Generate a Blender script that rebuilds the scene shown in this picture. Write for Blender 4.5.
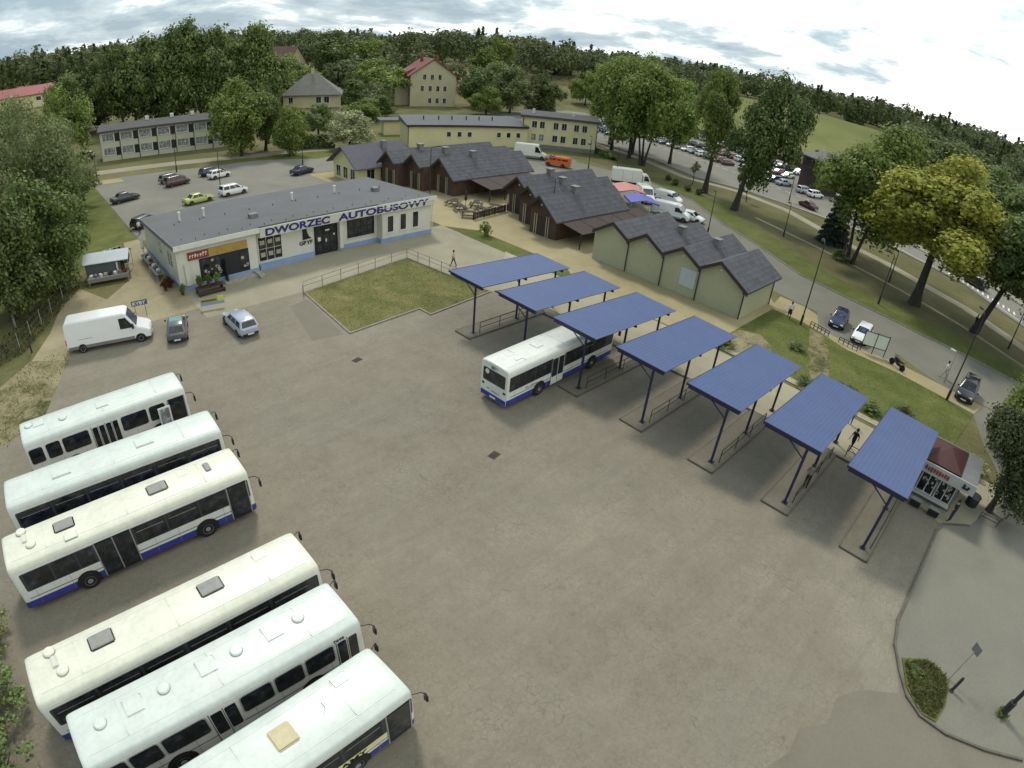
import bpy, bmesh, math, random
import numpy as np
from mathutils import Vector, Matrix
rad = math.radians
for o in list(bpy.data.objects):
    bpy.data.objects.remove(o)
C = bpy.context.scene.collection
SC = bpy.context.scene
# ---------------------------------------------------------------- camera (action camera on a mast, fisheye lens)
cd = bpy.data.cameras.new('camera')
cam = bpy.data.objects.new('camera', cd)
C.objects.link(cam)
R_ = Vector((0.72032, -0.689194, 0.078425)); U_ = Vector((0.314265, 0.425052, 0.848863)); F_ = Vector((0.618366, 0.586807, -0.522763))
m = Matrix((R_, U_, -F_)).transposed().to_4x4()
m.translation = Vector((0, 0, 21.815))
cam.matrix_world = m
cd.type = 'PANO'
cd.clip_start = 0.1
cd.clip_end = 6000
cd.sensor_fit = 'HORIZONTAL'
cd.sensor_width = 36
cd.sensor_height = 27
def setcam(k, v):
    for t in (cd, getattr(cd, 'cycles', None)):
        if t is not None and hasattr(t, k):
            try:
                setattr(t, k, v)
                return
            except Exception as e:
                print('cam', k, e)
    print('no camera property', k)
setcam('panorama_type', 'FISHEYE_LENS_POLYNOMIAL')
setcam('fisheye_fov', rad(170))
KK = (4.72446906e-02, 1.37780614e-05, -7.85600565e-06, 4.98213579e-08)
setcam('fisheye_polynomial_k0', 0.0)
for i, k in enumerate(KK):
    setcam('fisheye_polynomial_k%d' % (i + 1), -k)
SC.camera = cam
SC.view_settings.view_transform = 'Standard'
SC.view_settings.look = 'None'
SC.view_settings.exposure = 0.62
SC.view_settings.gamma = 1
SC.render.engine = 'CYCLES'
SC.cycles.max_bounces = 6
SC.cycles.transparent_max_bounces = 8
SC.cycles.use_denoising = True
# ---------------------------------------------------------------- sun and sky
SUN_AZ = math.atan2(0.90, 0.42)     # direction towards the sun in the ground plane
SUN_EL = rad(52)
sd = bpy.data.lights.new('sun', 'SUN')
sd.energy = 1.5
sd.angle = rad(10)
sd.color = (1, 0.95, 0.86)
so = bpy.data.objects.new('sun', sd)
C.objects.link(so)
so.rotation_euler = Vector((math.cos(SUN_AZ) * math.cos(SUN_EL), math.sin(SUN_AZ) * math.cos(SUN_EL), math.sin(SUN_EL))).to_track_quat('Z', 'Y').to_euler()
so.location = (0, 0, 80)
W = bpy.data.worlds.new('World')
SC.world = W
W.use_nodes = True
nt = W.node_tree
N = nt.nodes
Lk = nt.links
bg = N['Background']
bg.inputs['Strength'].default_value = 0.1
def nd(t, **kw):
    n = N.new(t)
    for k, v in kw.items():
        setattr(n, k, v)
    return n
def mth(op, a, b=None, clamp=False):
    n = nd('ShaderNodeMath', operation=op, use_clamp=clamp)
    for i, x in enumerate((a, b)):
        if x is None:
            continue
        if isinstance(x, (int, float)):
            n.inputs[i].default_value = x
        else:
            Lk.new(x, n.inputs[i])
    return n.outputs[0]
sky = nd('ShaderNodeTexSky')
sky.sky_type = 'NISHITA'
sky.sun_disc = False
sky.sun_elevation = SUN_EL
sky.sun_rotation = math.pi / 2 - SUN_AZ
sky.air_density = 1.2
sky.dust_density = 2.0
tc = nd('ShaderNodeTexCoord')
sp = nd('ShaderNodeSeparateXYZ')
Lk.new(tc.outputs['Generated'], sp.inputs[0])
zz = mth('MAXIMUM', sp.outputs[2], 0.0)
den = mth('ADD', zz, 0.19)
px = mth('DIVIDE', sp.outputs[0], den)
py = mth('DIVIDE', sp.outputs[1], den)
cb = nd('ShaderNodeCombineXYZ')
Lk.new(px, cb.inputs[0])
Lk.new(py, cb.inputs[1])
n1 = nd('ShaderNodeTexNoise')
n1.inputs['Scale'].default_value = 1.15
n1.inputs['Detail'].default_value = 7
n1.inputs['Roughness'].default_value = 0.62
n1.inputs['Distortion'].default_value = 0.25
Lk.new(cb.outputs[0], n1.inputs['Vector'])
n2 = nd('ShaderNodeTexNoise')
n2.inputs['Scale'].default_value = 0.34
n2.inputs['Detail'].default_value = 4
Lk.new(cb.outputs[0], n2.inputs['Vector'])
# thicker, brighter cloud towards the right of the view (+x side), thinner grey-blue sheets to the left
side = mth('MULTIPLY', mth('SUBTRACT', sp.outputs[0], sp.outputs[1]), 0.115)
den2 = mth('ADD', mth('SUBTRACT', mth('ADD', mth('MULTIPLY', n1.outputs[0], 1.15), mth('MULTIPLY', n2.outputs[0], 0.6)), 0.35), side)
rp = nd('ShaderNodeValToRGB')
e = rp.color_ramp.elements
e[0].position = 0.38
e[0].color = (.20, .28, .345, 1)
e[1].position = 0.73
e[1].color = (.93, .957, .92, 1)
x = rp.color_ramp.elements.new(0.50)
x.color = (.36, .44, .485, 1)
x = rp.color_ramp.elements.new(0.58)
x.color = (.70, .76, .75, 1)
Lk.new(den2, rp.inputs[0])
mx = nd('ShaderNodeMix', data_type='RGBA')
mx.inputs[0].default_value = 0.88
Lk.new(sky.outputs[0], mx.inputs[6])
vs = nd('ShaderNodeVectorMath', operation='SCALE')
vs.inputs[3].default_value = 11.5
Lk.new(rp.outputs[0], vs.inputs[0])
Lk.new(vs.outputs[0], mx.inputs[7])
Lk.new(mx.outputs[2], bg.inputs['Color'])
# ================================================================ helpers
def tag(o, label=None, cat=None, group=None, kind=None):
    if label: o['label'] = label
    if cat: o['category'] = cat
    if group: o['group'] = group
    if kind: o['kind'] = kind
    return o
def thing(name, label, cat, loc=(0, 0, 0), rz=0, group=None):
    o = bpy.data.objects.new(name, None)
    o.empty_display_size = 0.3
    C.objects.link(o)
    o.location = loc
    o.rotation_euler = (0, 0, rz)
    return tag(o, label, cat, group)
def dup(root, loc, rz, label=None, group=None, paint=None):
    def cp(o, parent):
        c = o.copy()
        C.objects.link(c)
        if parent: c.parent = parent
        if paint and c.get('paintable'):
            c.material_slots[0].link = 'OBJECT'
            c.material_slots[0].material = paint
        for ch in [x for x in ALLKIDS.get(o.name, ())]:
            cp(ch, c)
        return c
    r = cp(root, None)
    r.location = loc
    r.rotation_euler = (0, 0, rz)
    return tag(r, label, None, group)
ALLKIDS = {}
class MB:
    def __init__(s):
        s.v = []; s.f = []; s.mi = []
    def add(s, vs, fs, mi=0):
        n = len(s.v)
        s.v += [tuple(x) for x in vs]
        for f in fs:
            s.f.append([n + i for i in f])
        s.mi += mi if isinstance(mi, list) else [mi] * len(fs)
        return s
    def box(s, x0, x1, y0, y1, z0, z1, mi=0):
        vs = [(x0, y0, z0), (x1, y0, z0), (x1, y1, z0), (x0, y1, z0), (x0, y0, z1), (x1, y0, z1), (x1, y1, z1), (x0, y1, z1)]
        return s.add(vs, [(0, 3, 2, 1), (4, 5, 6, 7), (0, 1, 5, 4), (1, 2, 6, 5), (2, 3, 7, 6), (3, 0, 4, 7)], mi)
    def rbox(s, cx, cy, rz, lx, ly, z0, z1, mi=0):
        c, q = math.cos(rz), math.sin(rz)
        p = [(cx + c * u - q * v, cy + q * u + c * v) for u, v in ((-lx / 2, -ly / 2), (lx / 2, -ly / 2), (lx / 2, ly / 2), (-lx / 2, ly / 2))]
        return s.prism(p, z0, z1, mi)
    def prism(s, p, z0, z1, mi=0, side=None):
        n = len(p)
        ar = sum(p[i][0] * p[(i + 1) % n][1] - p[(i + 1) % n][0] * p[i][1] for i in range(n))
        if ar < 0: p = list(reversed(p))
        vs = [(x, y, z0) for x, y in p] + [(x, y, z1) for x, y in p]
        fs = [list(range(n - 1, -1, -1)), list(range(n, 2 * n))] + [(i, (i + 1) % n, n + (i + 1) % n, n + i) for i in range(n)]
        return s.add(vs, fs, [mi, mi] + [mi if side is None else side] * n)
    def prismy(s, p, y0, y1, mi=0):     # polygon in the xz plane pushed along y
        n = len(p)
        ar = sum(p[i][0] * p[(i + 1) % n][1] - p[(i + 1) % n][0] * p[i][1] for i in range(n))
        if ar < 0: p = list(reversed(p))
        a, b = min(y0, y1), max(y0, y1)
        vs = [(x, a, z) for x, z in p] + [(x, b, z) for x, z in p]
        fs = [list(range(n)), list(range(2 * n - 1, n - 1, -1))] + [(i, n + i, n + (i + 1) % n, (i + 1) % n) for i in range(n)]
        return s.add(vs, fs, mi)
    def prismx(s, p, x0, x1, mi=0):     # polygon in the yz plane pushed along x
        n = len(p)
        ar = sum(p[i][0] * p[(i + 1) % n][1] - p[(i + 1) % n][0] * p[i][1] for i in range(n))
        if ar < 0: p = list(reversed(p))
        a, b = min(x0, x1), max(x0, x1)
        vs = [(a, y, z) for y, z in p] + [(b, y, z) for y, z in p]
        fs = [list(range(n - 1, -1, -1)), list(range(n, 2 * n))] + [(i, (i + 1) % n, n + (i + 1) % n, n + i) for i in range(n)]
        return s.add(vs, fs, mi)
    def tube(s, pts, r, n=8, mi=0):
        pts = [Vector(p) for p in pts]
        rs = r if isinstance(r, (list, tuple)) else [r] * len(pts)
        rings = []
        up = None
        for i, p in enumerate(pts):
            d = (pts[min(i + 1, len(pts) - 1)] - pts[max(i - 1, 0)]).normalized()
            a = d.cross(Vector((0, 0, 1)) if abs(d.z) < 0.9 else Vector((1, 0, 0))).normalized()
            if up is not None:
                a = (up - d * up.dot(d)).normalized()
            up = a
            b = d.cross(a)
            rings.append([p + (a * math.cos(2 * math.pi * k / n) + b * math.sin(2 * math.pi * k / n)) * rs[i] for k in range(n)])
        return s.loft(rings, mi)
    def loft(s, rings, mi=0, bands=None, cap=True, capmi=None):
        n = len(rings[0])
        vs = [tuple(p) for r in rings for p in r]
        fs = []; ms = []
        for i in range(len(rings) - 1):
            for k in range(n):
                fs.append((i * n + k, i * n + (k + 1) % n, (i + 1) * n + (k + 1) % n, (i + 1) * n + k))
                ms.append(bands[k] if bands else mi)
        if cap:
            fs.append(list(range(n - 1, -1, -1))); fs.append([(len(rings) - 1) * n + k for k in range(n)])
            ms += [mi if capmi is None else capmi] * 2
        return s.add(vs, fs, ms)
    def lathe(s, prof, c=(0, 0, 0), n=12, mi=0):
        rings = [[(c[0] + r * math.cos(2 * math.pi * k / n), c[1] + r * math.sin(2 * math.pi * k / n), c[2] + z) for k in range(n)] for r, z in prof]
        return s.loft(rings, mi)
    def diskx(s, c, prof, n=18, mi=0, bands=None):   # lathe about an axis along y: prof of (radius, y)
        rings = [[(c[0] + r * math.cos(2 * math.pi * k / n), c[1] + y, c[2] + r * math.sin(2 * math.pi * k / n)) for k in range(n)] for r, y in prof]
        return s.loft(rings, mi)
    def build(s, name, mats, parent=None, smooth=False, bevel=0, kind=None, loc=None, rz=None, fixn=True, seg=2):
        me = bpy.data.meshes.new(name)
        me.from_pydata(s.v, [], s.f)
        mats = mats if isinstance(mats, (list, tuple)) else [mats]
        for m in mats: me.materials.append(m)
        me.polygons.foreach_set('material_index', s.mi)
        if fixn or bevel:
            bm = bmesh.new(); bm.from_mesh(me)
            if bevel:
                es = [e for e in bm.edges if len(e.link_faces) == 2 and e.calc_face_angle(0) > 0.6]
                bmesh.ops.bevel(bm, geom=es, offset=bevel, segments=seg, affect='EDGES', clamp_overlap=True)
            bmesh.ops.recalc_face_normals(bm, faces=bm.faces)
            bm.to_mesh(me); bm.free()
        if smooth:
            me.polygons.foreach_set('use_smooth', [True] * len(me.polygons))
            try: me.set_sharp_from_angle(angle=rad(38))
            except Exception: pass
        me.update()
        o = bpy.data.objects.new(name, me)
        C.objects.link(o)
        if parent:
            o.parent = parent
            ALLKIDS.setdefault(parent.name, []).append(o)
        if loc is not None: o.location = loc
        if rz is not None: o.rotation_euler = (0, 0, rz)
        if kind: o['kind'] = kind
        return o
def each(mb, name, mats, parent, **kw):
    """every separate piece collected in mb becomes a part of its own"""
    p = list(range(len(mb.v)))
    def find(i):
        while p[i] != i:
            p[i] = p[p[i]]; i = p[i]
        return i
    for f in mb.f:
        r0 = find(f[0])
        for i in f[1:]: p[find(i)] = r0
    gr = {}
    for f, mi in zip(mb.f, mb.mi): gr.setdefault(find(f[0]), []).append((f, mi))
    out = []
    for g in gr.values():
        ids = sorted({i for f, _ in g for i in f}); mp = {i: k for k, i in enumerate(ids)}
        q = MB(); q.add([mb.v[i] for i in ids], [[mp[i] for i in f] for f, _ in g], [m for _, m in g])
        out.append(q.build(name, mats, parent, **kw))
    return out
def rrect(x0, x1, z0, z1, r, n=4):
    p = []
    for cx, cz, a0 in ((x1 - r, z1 - r, 0), (x0 + r, z1 - r, 90), (x0 + r, z0 + r, 180), (x1 - r, z0 + r, 270)):
        for k in range(n + 1):
            a = rad(a0 + 90 * k / n)
            p.append((cx + r * math.cos(a), cz + r * math.sin(a)))
    return p
def text(name, body, size, mt, parent, loc, rot, ext=0.01, bold=0.0, sx=1.0, align='LEFT', shear=0):
    cu = bpy.data.curves.new(name, 'FONT')
    cu.body = body; cu.size = size; cu.extrude = ext; cu.offset = bold; cu.align_x = align; cu.shear = shear
    t = bpy.data.objects.new(name + '_src', cu)
    C.objects.link(t)
    bpy.context.view_layer.update()
    me = bpy.data.meshes.new_from_object(t.evaluated_get(bpy.context.evaluated_depsgraph_get()))
    bpy.data.objects.remove(t)
    bpy.data.curves.remove(cu)
    me.materials.clear(); me.materials.append(mt)
    o = bpy.data.objects.new(name, me)
    C.objects.link(o)
    o.location = loc; o.rotation_euler = rot; o.scale = (sx, 1, 1)
    if parent:
        o.parent = parent
        ALLKIDS.setdefault(parent.name, []).append(o)
    return o
# ================================================================ materials
def newmat(name):
    m = bpy.data.materials.new(name); m.use_nodes = True
    t = m.node_tree
    return m, t, t.nodes, t.links, t.nodes['Principled BSDF']
def ramp(nt, src, stops):
    r = nt.nodes.new('ShaderNodeValToRGB')
    el = r.color_ramp.elements
    while len(el) < len(stops): el.new(0.5)
    for e, (p, c) in zip(el, stops):
        e.position = p; e.color = (*c, 1) if len(c) == 3 else c
    nt.links.new(src, r.inputs[0])
    return r.outputs[0]
def noise(nt, scale, detail=4, rough=0.55, vec=None, dist=0):
    n = nt.nodes.new('ShaderNodeTexNoise')
    n.inputs['Scale'].default_value = scale; n.inputs['Detail'].default_value = detail
    n.inputs['Roughness'].default_value = rough; n.inputs['Distortion'].default_value = dist
    if vec is not None: nt.links.new(vec, n.inputs['Vector'])
    return n.outputs[0]
def geo(nt): return nt.nodes.new('ShaderNodeNewGeometry').outputs['Position']
def objc(nt): return nt.nodes.new('ShaderNodeTexCoord').outputs['Object']
def mixc(nt, f, a, b, mode='MIX'):
    n = nt.nodes.new('ShaderNodeMix'); n.data_type = 'RGBA'; n.blend_type = mode
    for i, x in ((0, f), (6, a), (7, b)):
        if isinstance(x, (int, float)): n.inputs[i].default_value = x
        elif isinstance(x, tuple): n.inputs[i].default_value = (*x, 1)
        else: nt.links.new(x, n.inputs[i])
    return n.outputs[2]
def mm(nt, op, a, b=None, clamp=False):
    n = nt.nodes.new('ShaderNodeMath'); n.operation = op; n.use_clamp = clamp
    for i, x in ((0, a), (1, b)):
        if x is None: continue
        if isinstance(x, (int, float)): n.inputs[i].default_value = x
        else: nt.links.new(x, n.inputs[i])
    return n.outputs[0]
def bump(nt, h, strength, dist, b):
    n = nt.nodes.new('ShaderNodeBump')
    n.inputs['Strength'].default_value = strength; n.inputs['Distance'].default_value = dist
    nt.links.new(h, n.inputs['Height']); nt.links.new(n.outputs[0], b.inputs['Normal'])
def pm(name, col, rough=0.7, var=0.15, scale=2.0, world=True, metal=0, spec=0.4, bmp=0, coat=0, streak=0):
    """painted or mineral surface: two noise sizes shift the base colour, dirt marks optional"""
    m, t, n, l, b = newmat(name)
    co = geo(t) if world else objc(t)
    f = mm(t, 'ADD', mm(t, 'MULTIPLY', noise(t, scale, 5, 0.6, co), 0.65), mm(t, 'MULTIPLY', noise(t, scale * 7, 3, 0.6, co), 0.35))
    lo = tuple(c * (1 - var) for c in col); hi = tuple(min(0.9, c * (1 + var)) for c in col)
    c = ramp(t, f, [(0.33, lo), (0.67, hi)])
    if streak:
        mp = t.nodes.new('ShaderNodeMapping'); mp.inputs['Scale'].default_value = (2.2, 2.2, 0.12)
        l.new(co, mp.inputs[0])
        s = ramp(t, noise(t, 2.0, 5, 0.65, mp.outputs[0]), [(0.5, (0, 0, 0)), (0.8, (1, 1, 1))])
        c = mixc(t, mm(t, 'MULTIPLY', s, streak), c, tuple(x * 0.5 for x in col))
    l.new(c, b.inputs['Base Color'])
    b.inputs['Roughness'].default_value = rough; b.inputs['Metallic'].default_value = metal
    b.inputs['Specular IOR Level'].default_value = spec
    if coat: b.inputs['Coat Weight'].default_value = coat; b.inputs['Coat Roughness'].default_value = 0.08
    if bmp: bump(t, f, bmp, 0.03, b)
    return m
def flat(name, col, rough=0.6, metal=0, spec=0.4):
    return pm(name, col, rough, 0.06, 3.0, False, metal, spec)
def glass(name, col=(0.012, 0.014, 0.016), rough=0.08):
    m, t, n, l, b = newmat(name)
    f = noise(t, 2.2, 4, 0.65, objc(t))
    l.new(ramp(t, f, [(0.35, tuple(c * 0.6 for c in col)), (0.55, tuple(c * 1.6 for c in col)), (0.72, tuple(c * 4.0 for c in col))]), b.inputs['Base Color'])
    b.inputs['Roughness'].default_value = rough; b.inputs['Specular IOR Level'].default_value = 0.6
    return m
def leafmat(name, a, bcol, c, trans=0.35, bs=0.35, bmix=0.45, bf=0.8):
    m, t, n, l, b = newmat(name)
    g = t.nodes.new('ShaderNodeNewGeometry')
    oi = t.nodes.new('ShaderNodeObjectInfo')
    base = ramp(t, g.outputs['Random Per Island'], [(0.0, a), (0.55, bcol), (1.0, c)])
    big = noise(t, bs, 3, 0.6, g.outputs['Position'])
    base = mixc(t, mm(t, 'MULTIPLY', ramp(t, big, [(0.35, (0, 0, 0)), (0.7, (1, 1, 1))]), bmix), base, tuple(0.5 * (x + y) * bf for x, y in zip(a, c)))
    hs = t.nodes.new('ShaderNodeHueSaturation')
    l.new(mm(t, 'ADD', mm(t, 'MULTIPLY', oi.outputs['Random'], 0.014), 0.495), hs.inputs['Hue'])
    l.new(mm(t, 'ADD', mm(t, 'MULTIPLY', oi.outputs['Random'], 0.35), 0.82), hs.inputs['Value'])
    hs.inputs['Saturation'].default_value = 0.9
    l.new(base, hs.inputs['Color'])
    l.new(hs.outputs[0], b.inputs['Base Color'])
    b.inputs['Roughness'].default_value = 0.62; b.inputs['Specular IOR Level'].default_value = 0.25
    tr = t.nodes.new('ShaderNodeBsdfTranslucent'); l.new(hs.outputs[0], tr.inputs['Color'])
    ms = t.nodes.new('ShaderNodeMixShader'); ms.inputs[0].default_value = trans
    l.new(b.outputs[0], ms.inputs[1]); l.new(tr.outputs[0], ms.inputs[2])
    l.new(ms.outputs[0], n['Material Output'].inputs['Surface'])
    return m
def mat_plaza():
    m, t, n, l, b = newmat('hexagonal_concrete_paving')
    p = geo(t)
    big = noise(t, 0.06, 5, 0.6, p, 0.4); mid = noise(t, 0.45, 5, 0.65, p); fine = noise(t, 6.5, 5, 0.8, p)
    f = mm(t, 'ADD', mm(t, 'MULTIPLY', big, 0.36), mm(t, 'ADD', mm(t, 'MULTIPLY', mid, 0.28), mm(t, 'MULTIPLY', fine, 0.36)))
    c = ramp(t, f, [(0.34, (0.120, 0.102, 0.073)), (0.45, (0.177, 0.154, 0.113)), (0.54, (0.210, 0.184, 0.137)), (0.67, (0.288, 0.254, 0.192))])
    # greyer worn lanes
    lane = ramp(t, noise(t, 0.11, 3, 0.5, p, 1.2), [(0.52, (0, 0, 0)), (0.68, (1, 1, 1))])
    c = mixc(t, mm(t, 'MULTIPLY', lane, 0.22), c, (0.19, 0.187, 0.16))
    vo = t.nodes.new('ShaderNodeTexVoronoi'); vo.feature = 'DISTANCE_TO_EDGE'
    vo.inputs['Scale'].default_value = 3.1; vo.inputs['Randomness'].default_value = 0.7
    l.new(p, vo.inputs['Vector'])
    line = ramp(t, vo.outputs['Distance'], [(0.0, (1, 1, 1)), (0.05, (0, 0, 0))])
    where = ramp(t, noise(t, 0.22, 4, 0.7, p), [(0.46, (0, 0, 0)), (0.66, (1, 1, 1))])
    c = mixc(t, mm(t, 'MULTIPLY', line, mm(t, 'ADD', mm(t, 'MULTIPLY', where, 0.5), 0.15)), c, (0.085, 0.083, 0.055))
    vc = t.nodes.new('ShaderNodeTexVoronoi'); vc.inputs['Scale'].default_value = 3.1; vc.inputs['Randomness'].default_value = 0.7
    l.new(p, vc.inputs['Vector'])
    sp2 = t.nodes.new('ShaderNodeSeparateColor'); l.new(vc.outputs['Color'], sp2.inputs[0])
    c = mixc(t, mm(t, 'MULTIPLY', sp2.outputs[0], 0.20), c, (0.27, 0.243, 0.182))
    mp = t.nodes.new('ShaderNodeMapping'); mp.inputs['Scale'].default_value = (0.07, 1.1, 1); mp.inputs['Rotation'].default_value = (0, 0, 0.12)
    l.new(p, mp.inputs[0])
    tr = ramp(t, noise(t, 1.0, 4, 0.6, mp.outputs[0], 0.8), [(0.50, (0, 0, 0)), (0.66, (1, 1, 1))])
    c = mixc(t, mm(t, 'MULTIPLY', tr, 0.17), c, (0.12, 0.102, 0.075))
    sp3 = ramp(t, noise(t, 14.0, 2, 0.9, p), [(0.60, (0, 0, 0)), (0.72, (1, 1, 1))])
    c = mixc(t, mm(t, 'MULTIPLY', sp3, 0.35), c, (0.36, 0.33, 0.26))
    # oil drips
    oil = ramp(t, noise(t, 0.9, 4, 0.75, p, 0.6), [(0.66, (0, 0, 0)), (0.74, (1, 1, 1))])
    c = mixc(t, mm(t, 'MULTIPLY', oil, 0.35), c, (0.06, 0.055, 0.045))
    l.new(c, b.inputs['Base Color']); b.inputs['Roughness'].default_value = 0.85; b.inputs['Specular IOR Level'].default_value = 0.3
    bump(t, mm(t, 'SUBTRACT', fine, mm(t, 'MULTIPLY', line, 0.6)), 0.35, 0.02, b)
    return m
def mat_ground(name, stops, s1=0.25, s2=4.0, rough=0.95, bmp=0.5, fl=(0.4, 0.3, 0.3)):
    m, t, n, l, b = newmat(name)
    p = geo(t)
    f1 = noise(t, s1, 5, 0.65, p, 0.5); f2 = noise(t, s2, 5, 0.7, p); f3 = noise(t, s1 * 0.2, 3, 0.5, p)
    f = mm(t, 'ADD', mm(t, 'MULTIPLY', f1, fl[0]), mm(t, 'ADD', mm(t, 'MULTIPLY', f2, fl[1]), mm(t, 'MULTIPLY', f3, fl[2])))
    l.new(ramp(t, f, stops), b.inputs['Base Color'])
    b.inputs['Roughness'].default_value = rough; b.inputs['Specular IOR Level'].default_value = 0.2
    bump(t, f2, bmp, 0.05, b)
    return m
def mat_rows(name, col, period, axis, var=0.25, depth=0.6, rough=0.6, second=None, coat=0, world=False, spec=0.4):
    """ridged sheet or tiled roof: rows across one axis of the object, shifted shade per row"""
    m, t, n, l, b = newmat(name)
    co = geo(t) if world else objc(t)
    s = t.nodes.new('ShaderNodeSeparateXYZ'); l.new(co, s.inputs[0])
    ph = mm(t, 'DIVIDE', s.outputs[axis], period)
    fr = mm(t, 'FRACT', ph)
    tri = mm(t, 'ABSOLUTE', mm(t, 'SUBTRACT', fr, 0.5))
    f = noise(t, 0.8, 5, 0.6, co); f2 = noise(t, 9.0, 3, 0.7, co)
    ff = mm(t, 'ADD', mm(t, 'MULTIPLY', f, 0.6), mm(t, 'MULTIPLY', f2, 0.4))
    c = ramp(t, ff, [(0.35, tuple(x * (1 - var) for x in col)), (0.68, tuple(x * (1 + var) for x in col))])
    edge = ramp(t, fr, [(0.0, (1, 1, 1)), (0.2, (0, 0, 0))])
    c = mixc(t, mm(t, 'MULTIPLY', edge, 0.6), c, tuple(x * 0.35 for x in col))
    h = tri
    if second is not None:
        ph2 = mm(t, 'ADD', mm(t, 'DIVIDE', s.outputs[second[0]], second[1]), mm(t, 'MULTIPLY', mm(t, 'FLOOR', ph), 0.5))
        wn = t.nodes.new('ShaderNodeTexWhiteNoise'); wn.noise_dimensions = '2D'
        cv = t.nodes.new('ShaderNodeCombineXYZ'); l.new(mm(t, 'FLOOR', ph), cv.inputs[0]); l.new(mm(t, 'FLOOR', ph2), cv.inputs[1])
        l.new(cv.outputs[0], wn.inputs['Vector'])
        c = mixc(t, mm(t, 'MULTIPLY', wn.outputs['Value'], 0.35), c, tuple(x * 1.9 for x in col))
    wx = ramp(t, noise(t, 0.55, 5, 0.7, geo(t), 0.5), [(0.42, (0, 0, 0)), (0.66, (1, 1, 1))])
    c = mixc(t, mm(t, 'MULTIPLY', wx, 0.30), c, tuple(x * 0.6 + 0.03 for x in col))
    l.new(c, b.inputs['Base Color']); b.inputs['Roughness'].default_value = rough; b.inputs['Specular IOR Level'].default_value = spec
    if coat: b.inputs['Coat Weight'].default_value = coat
    bump(t, h, depth, 0.04, b)
    return m
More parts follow.
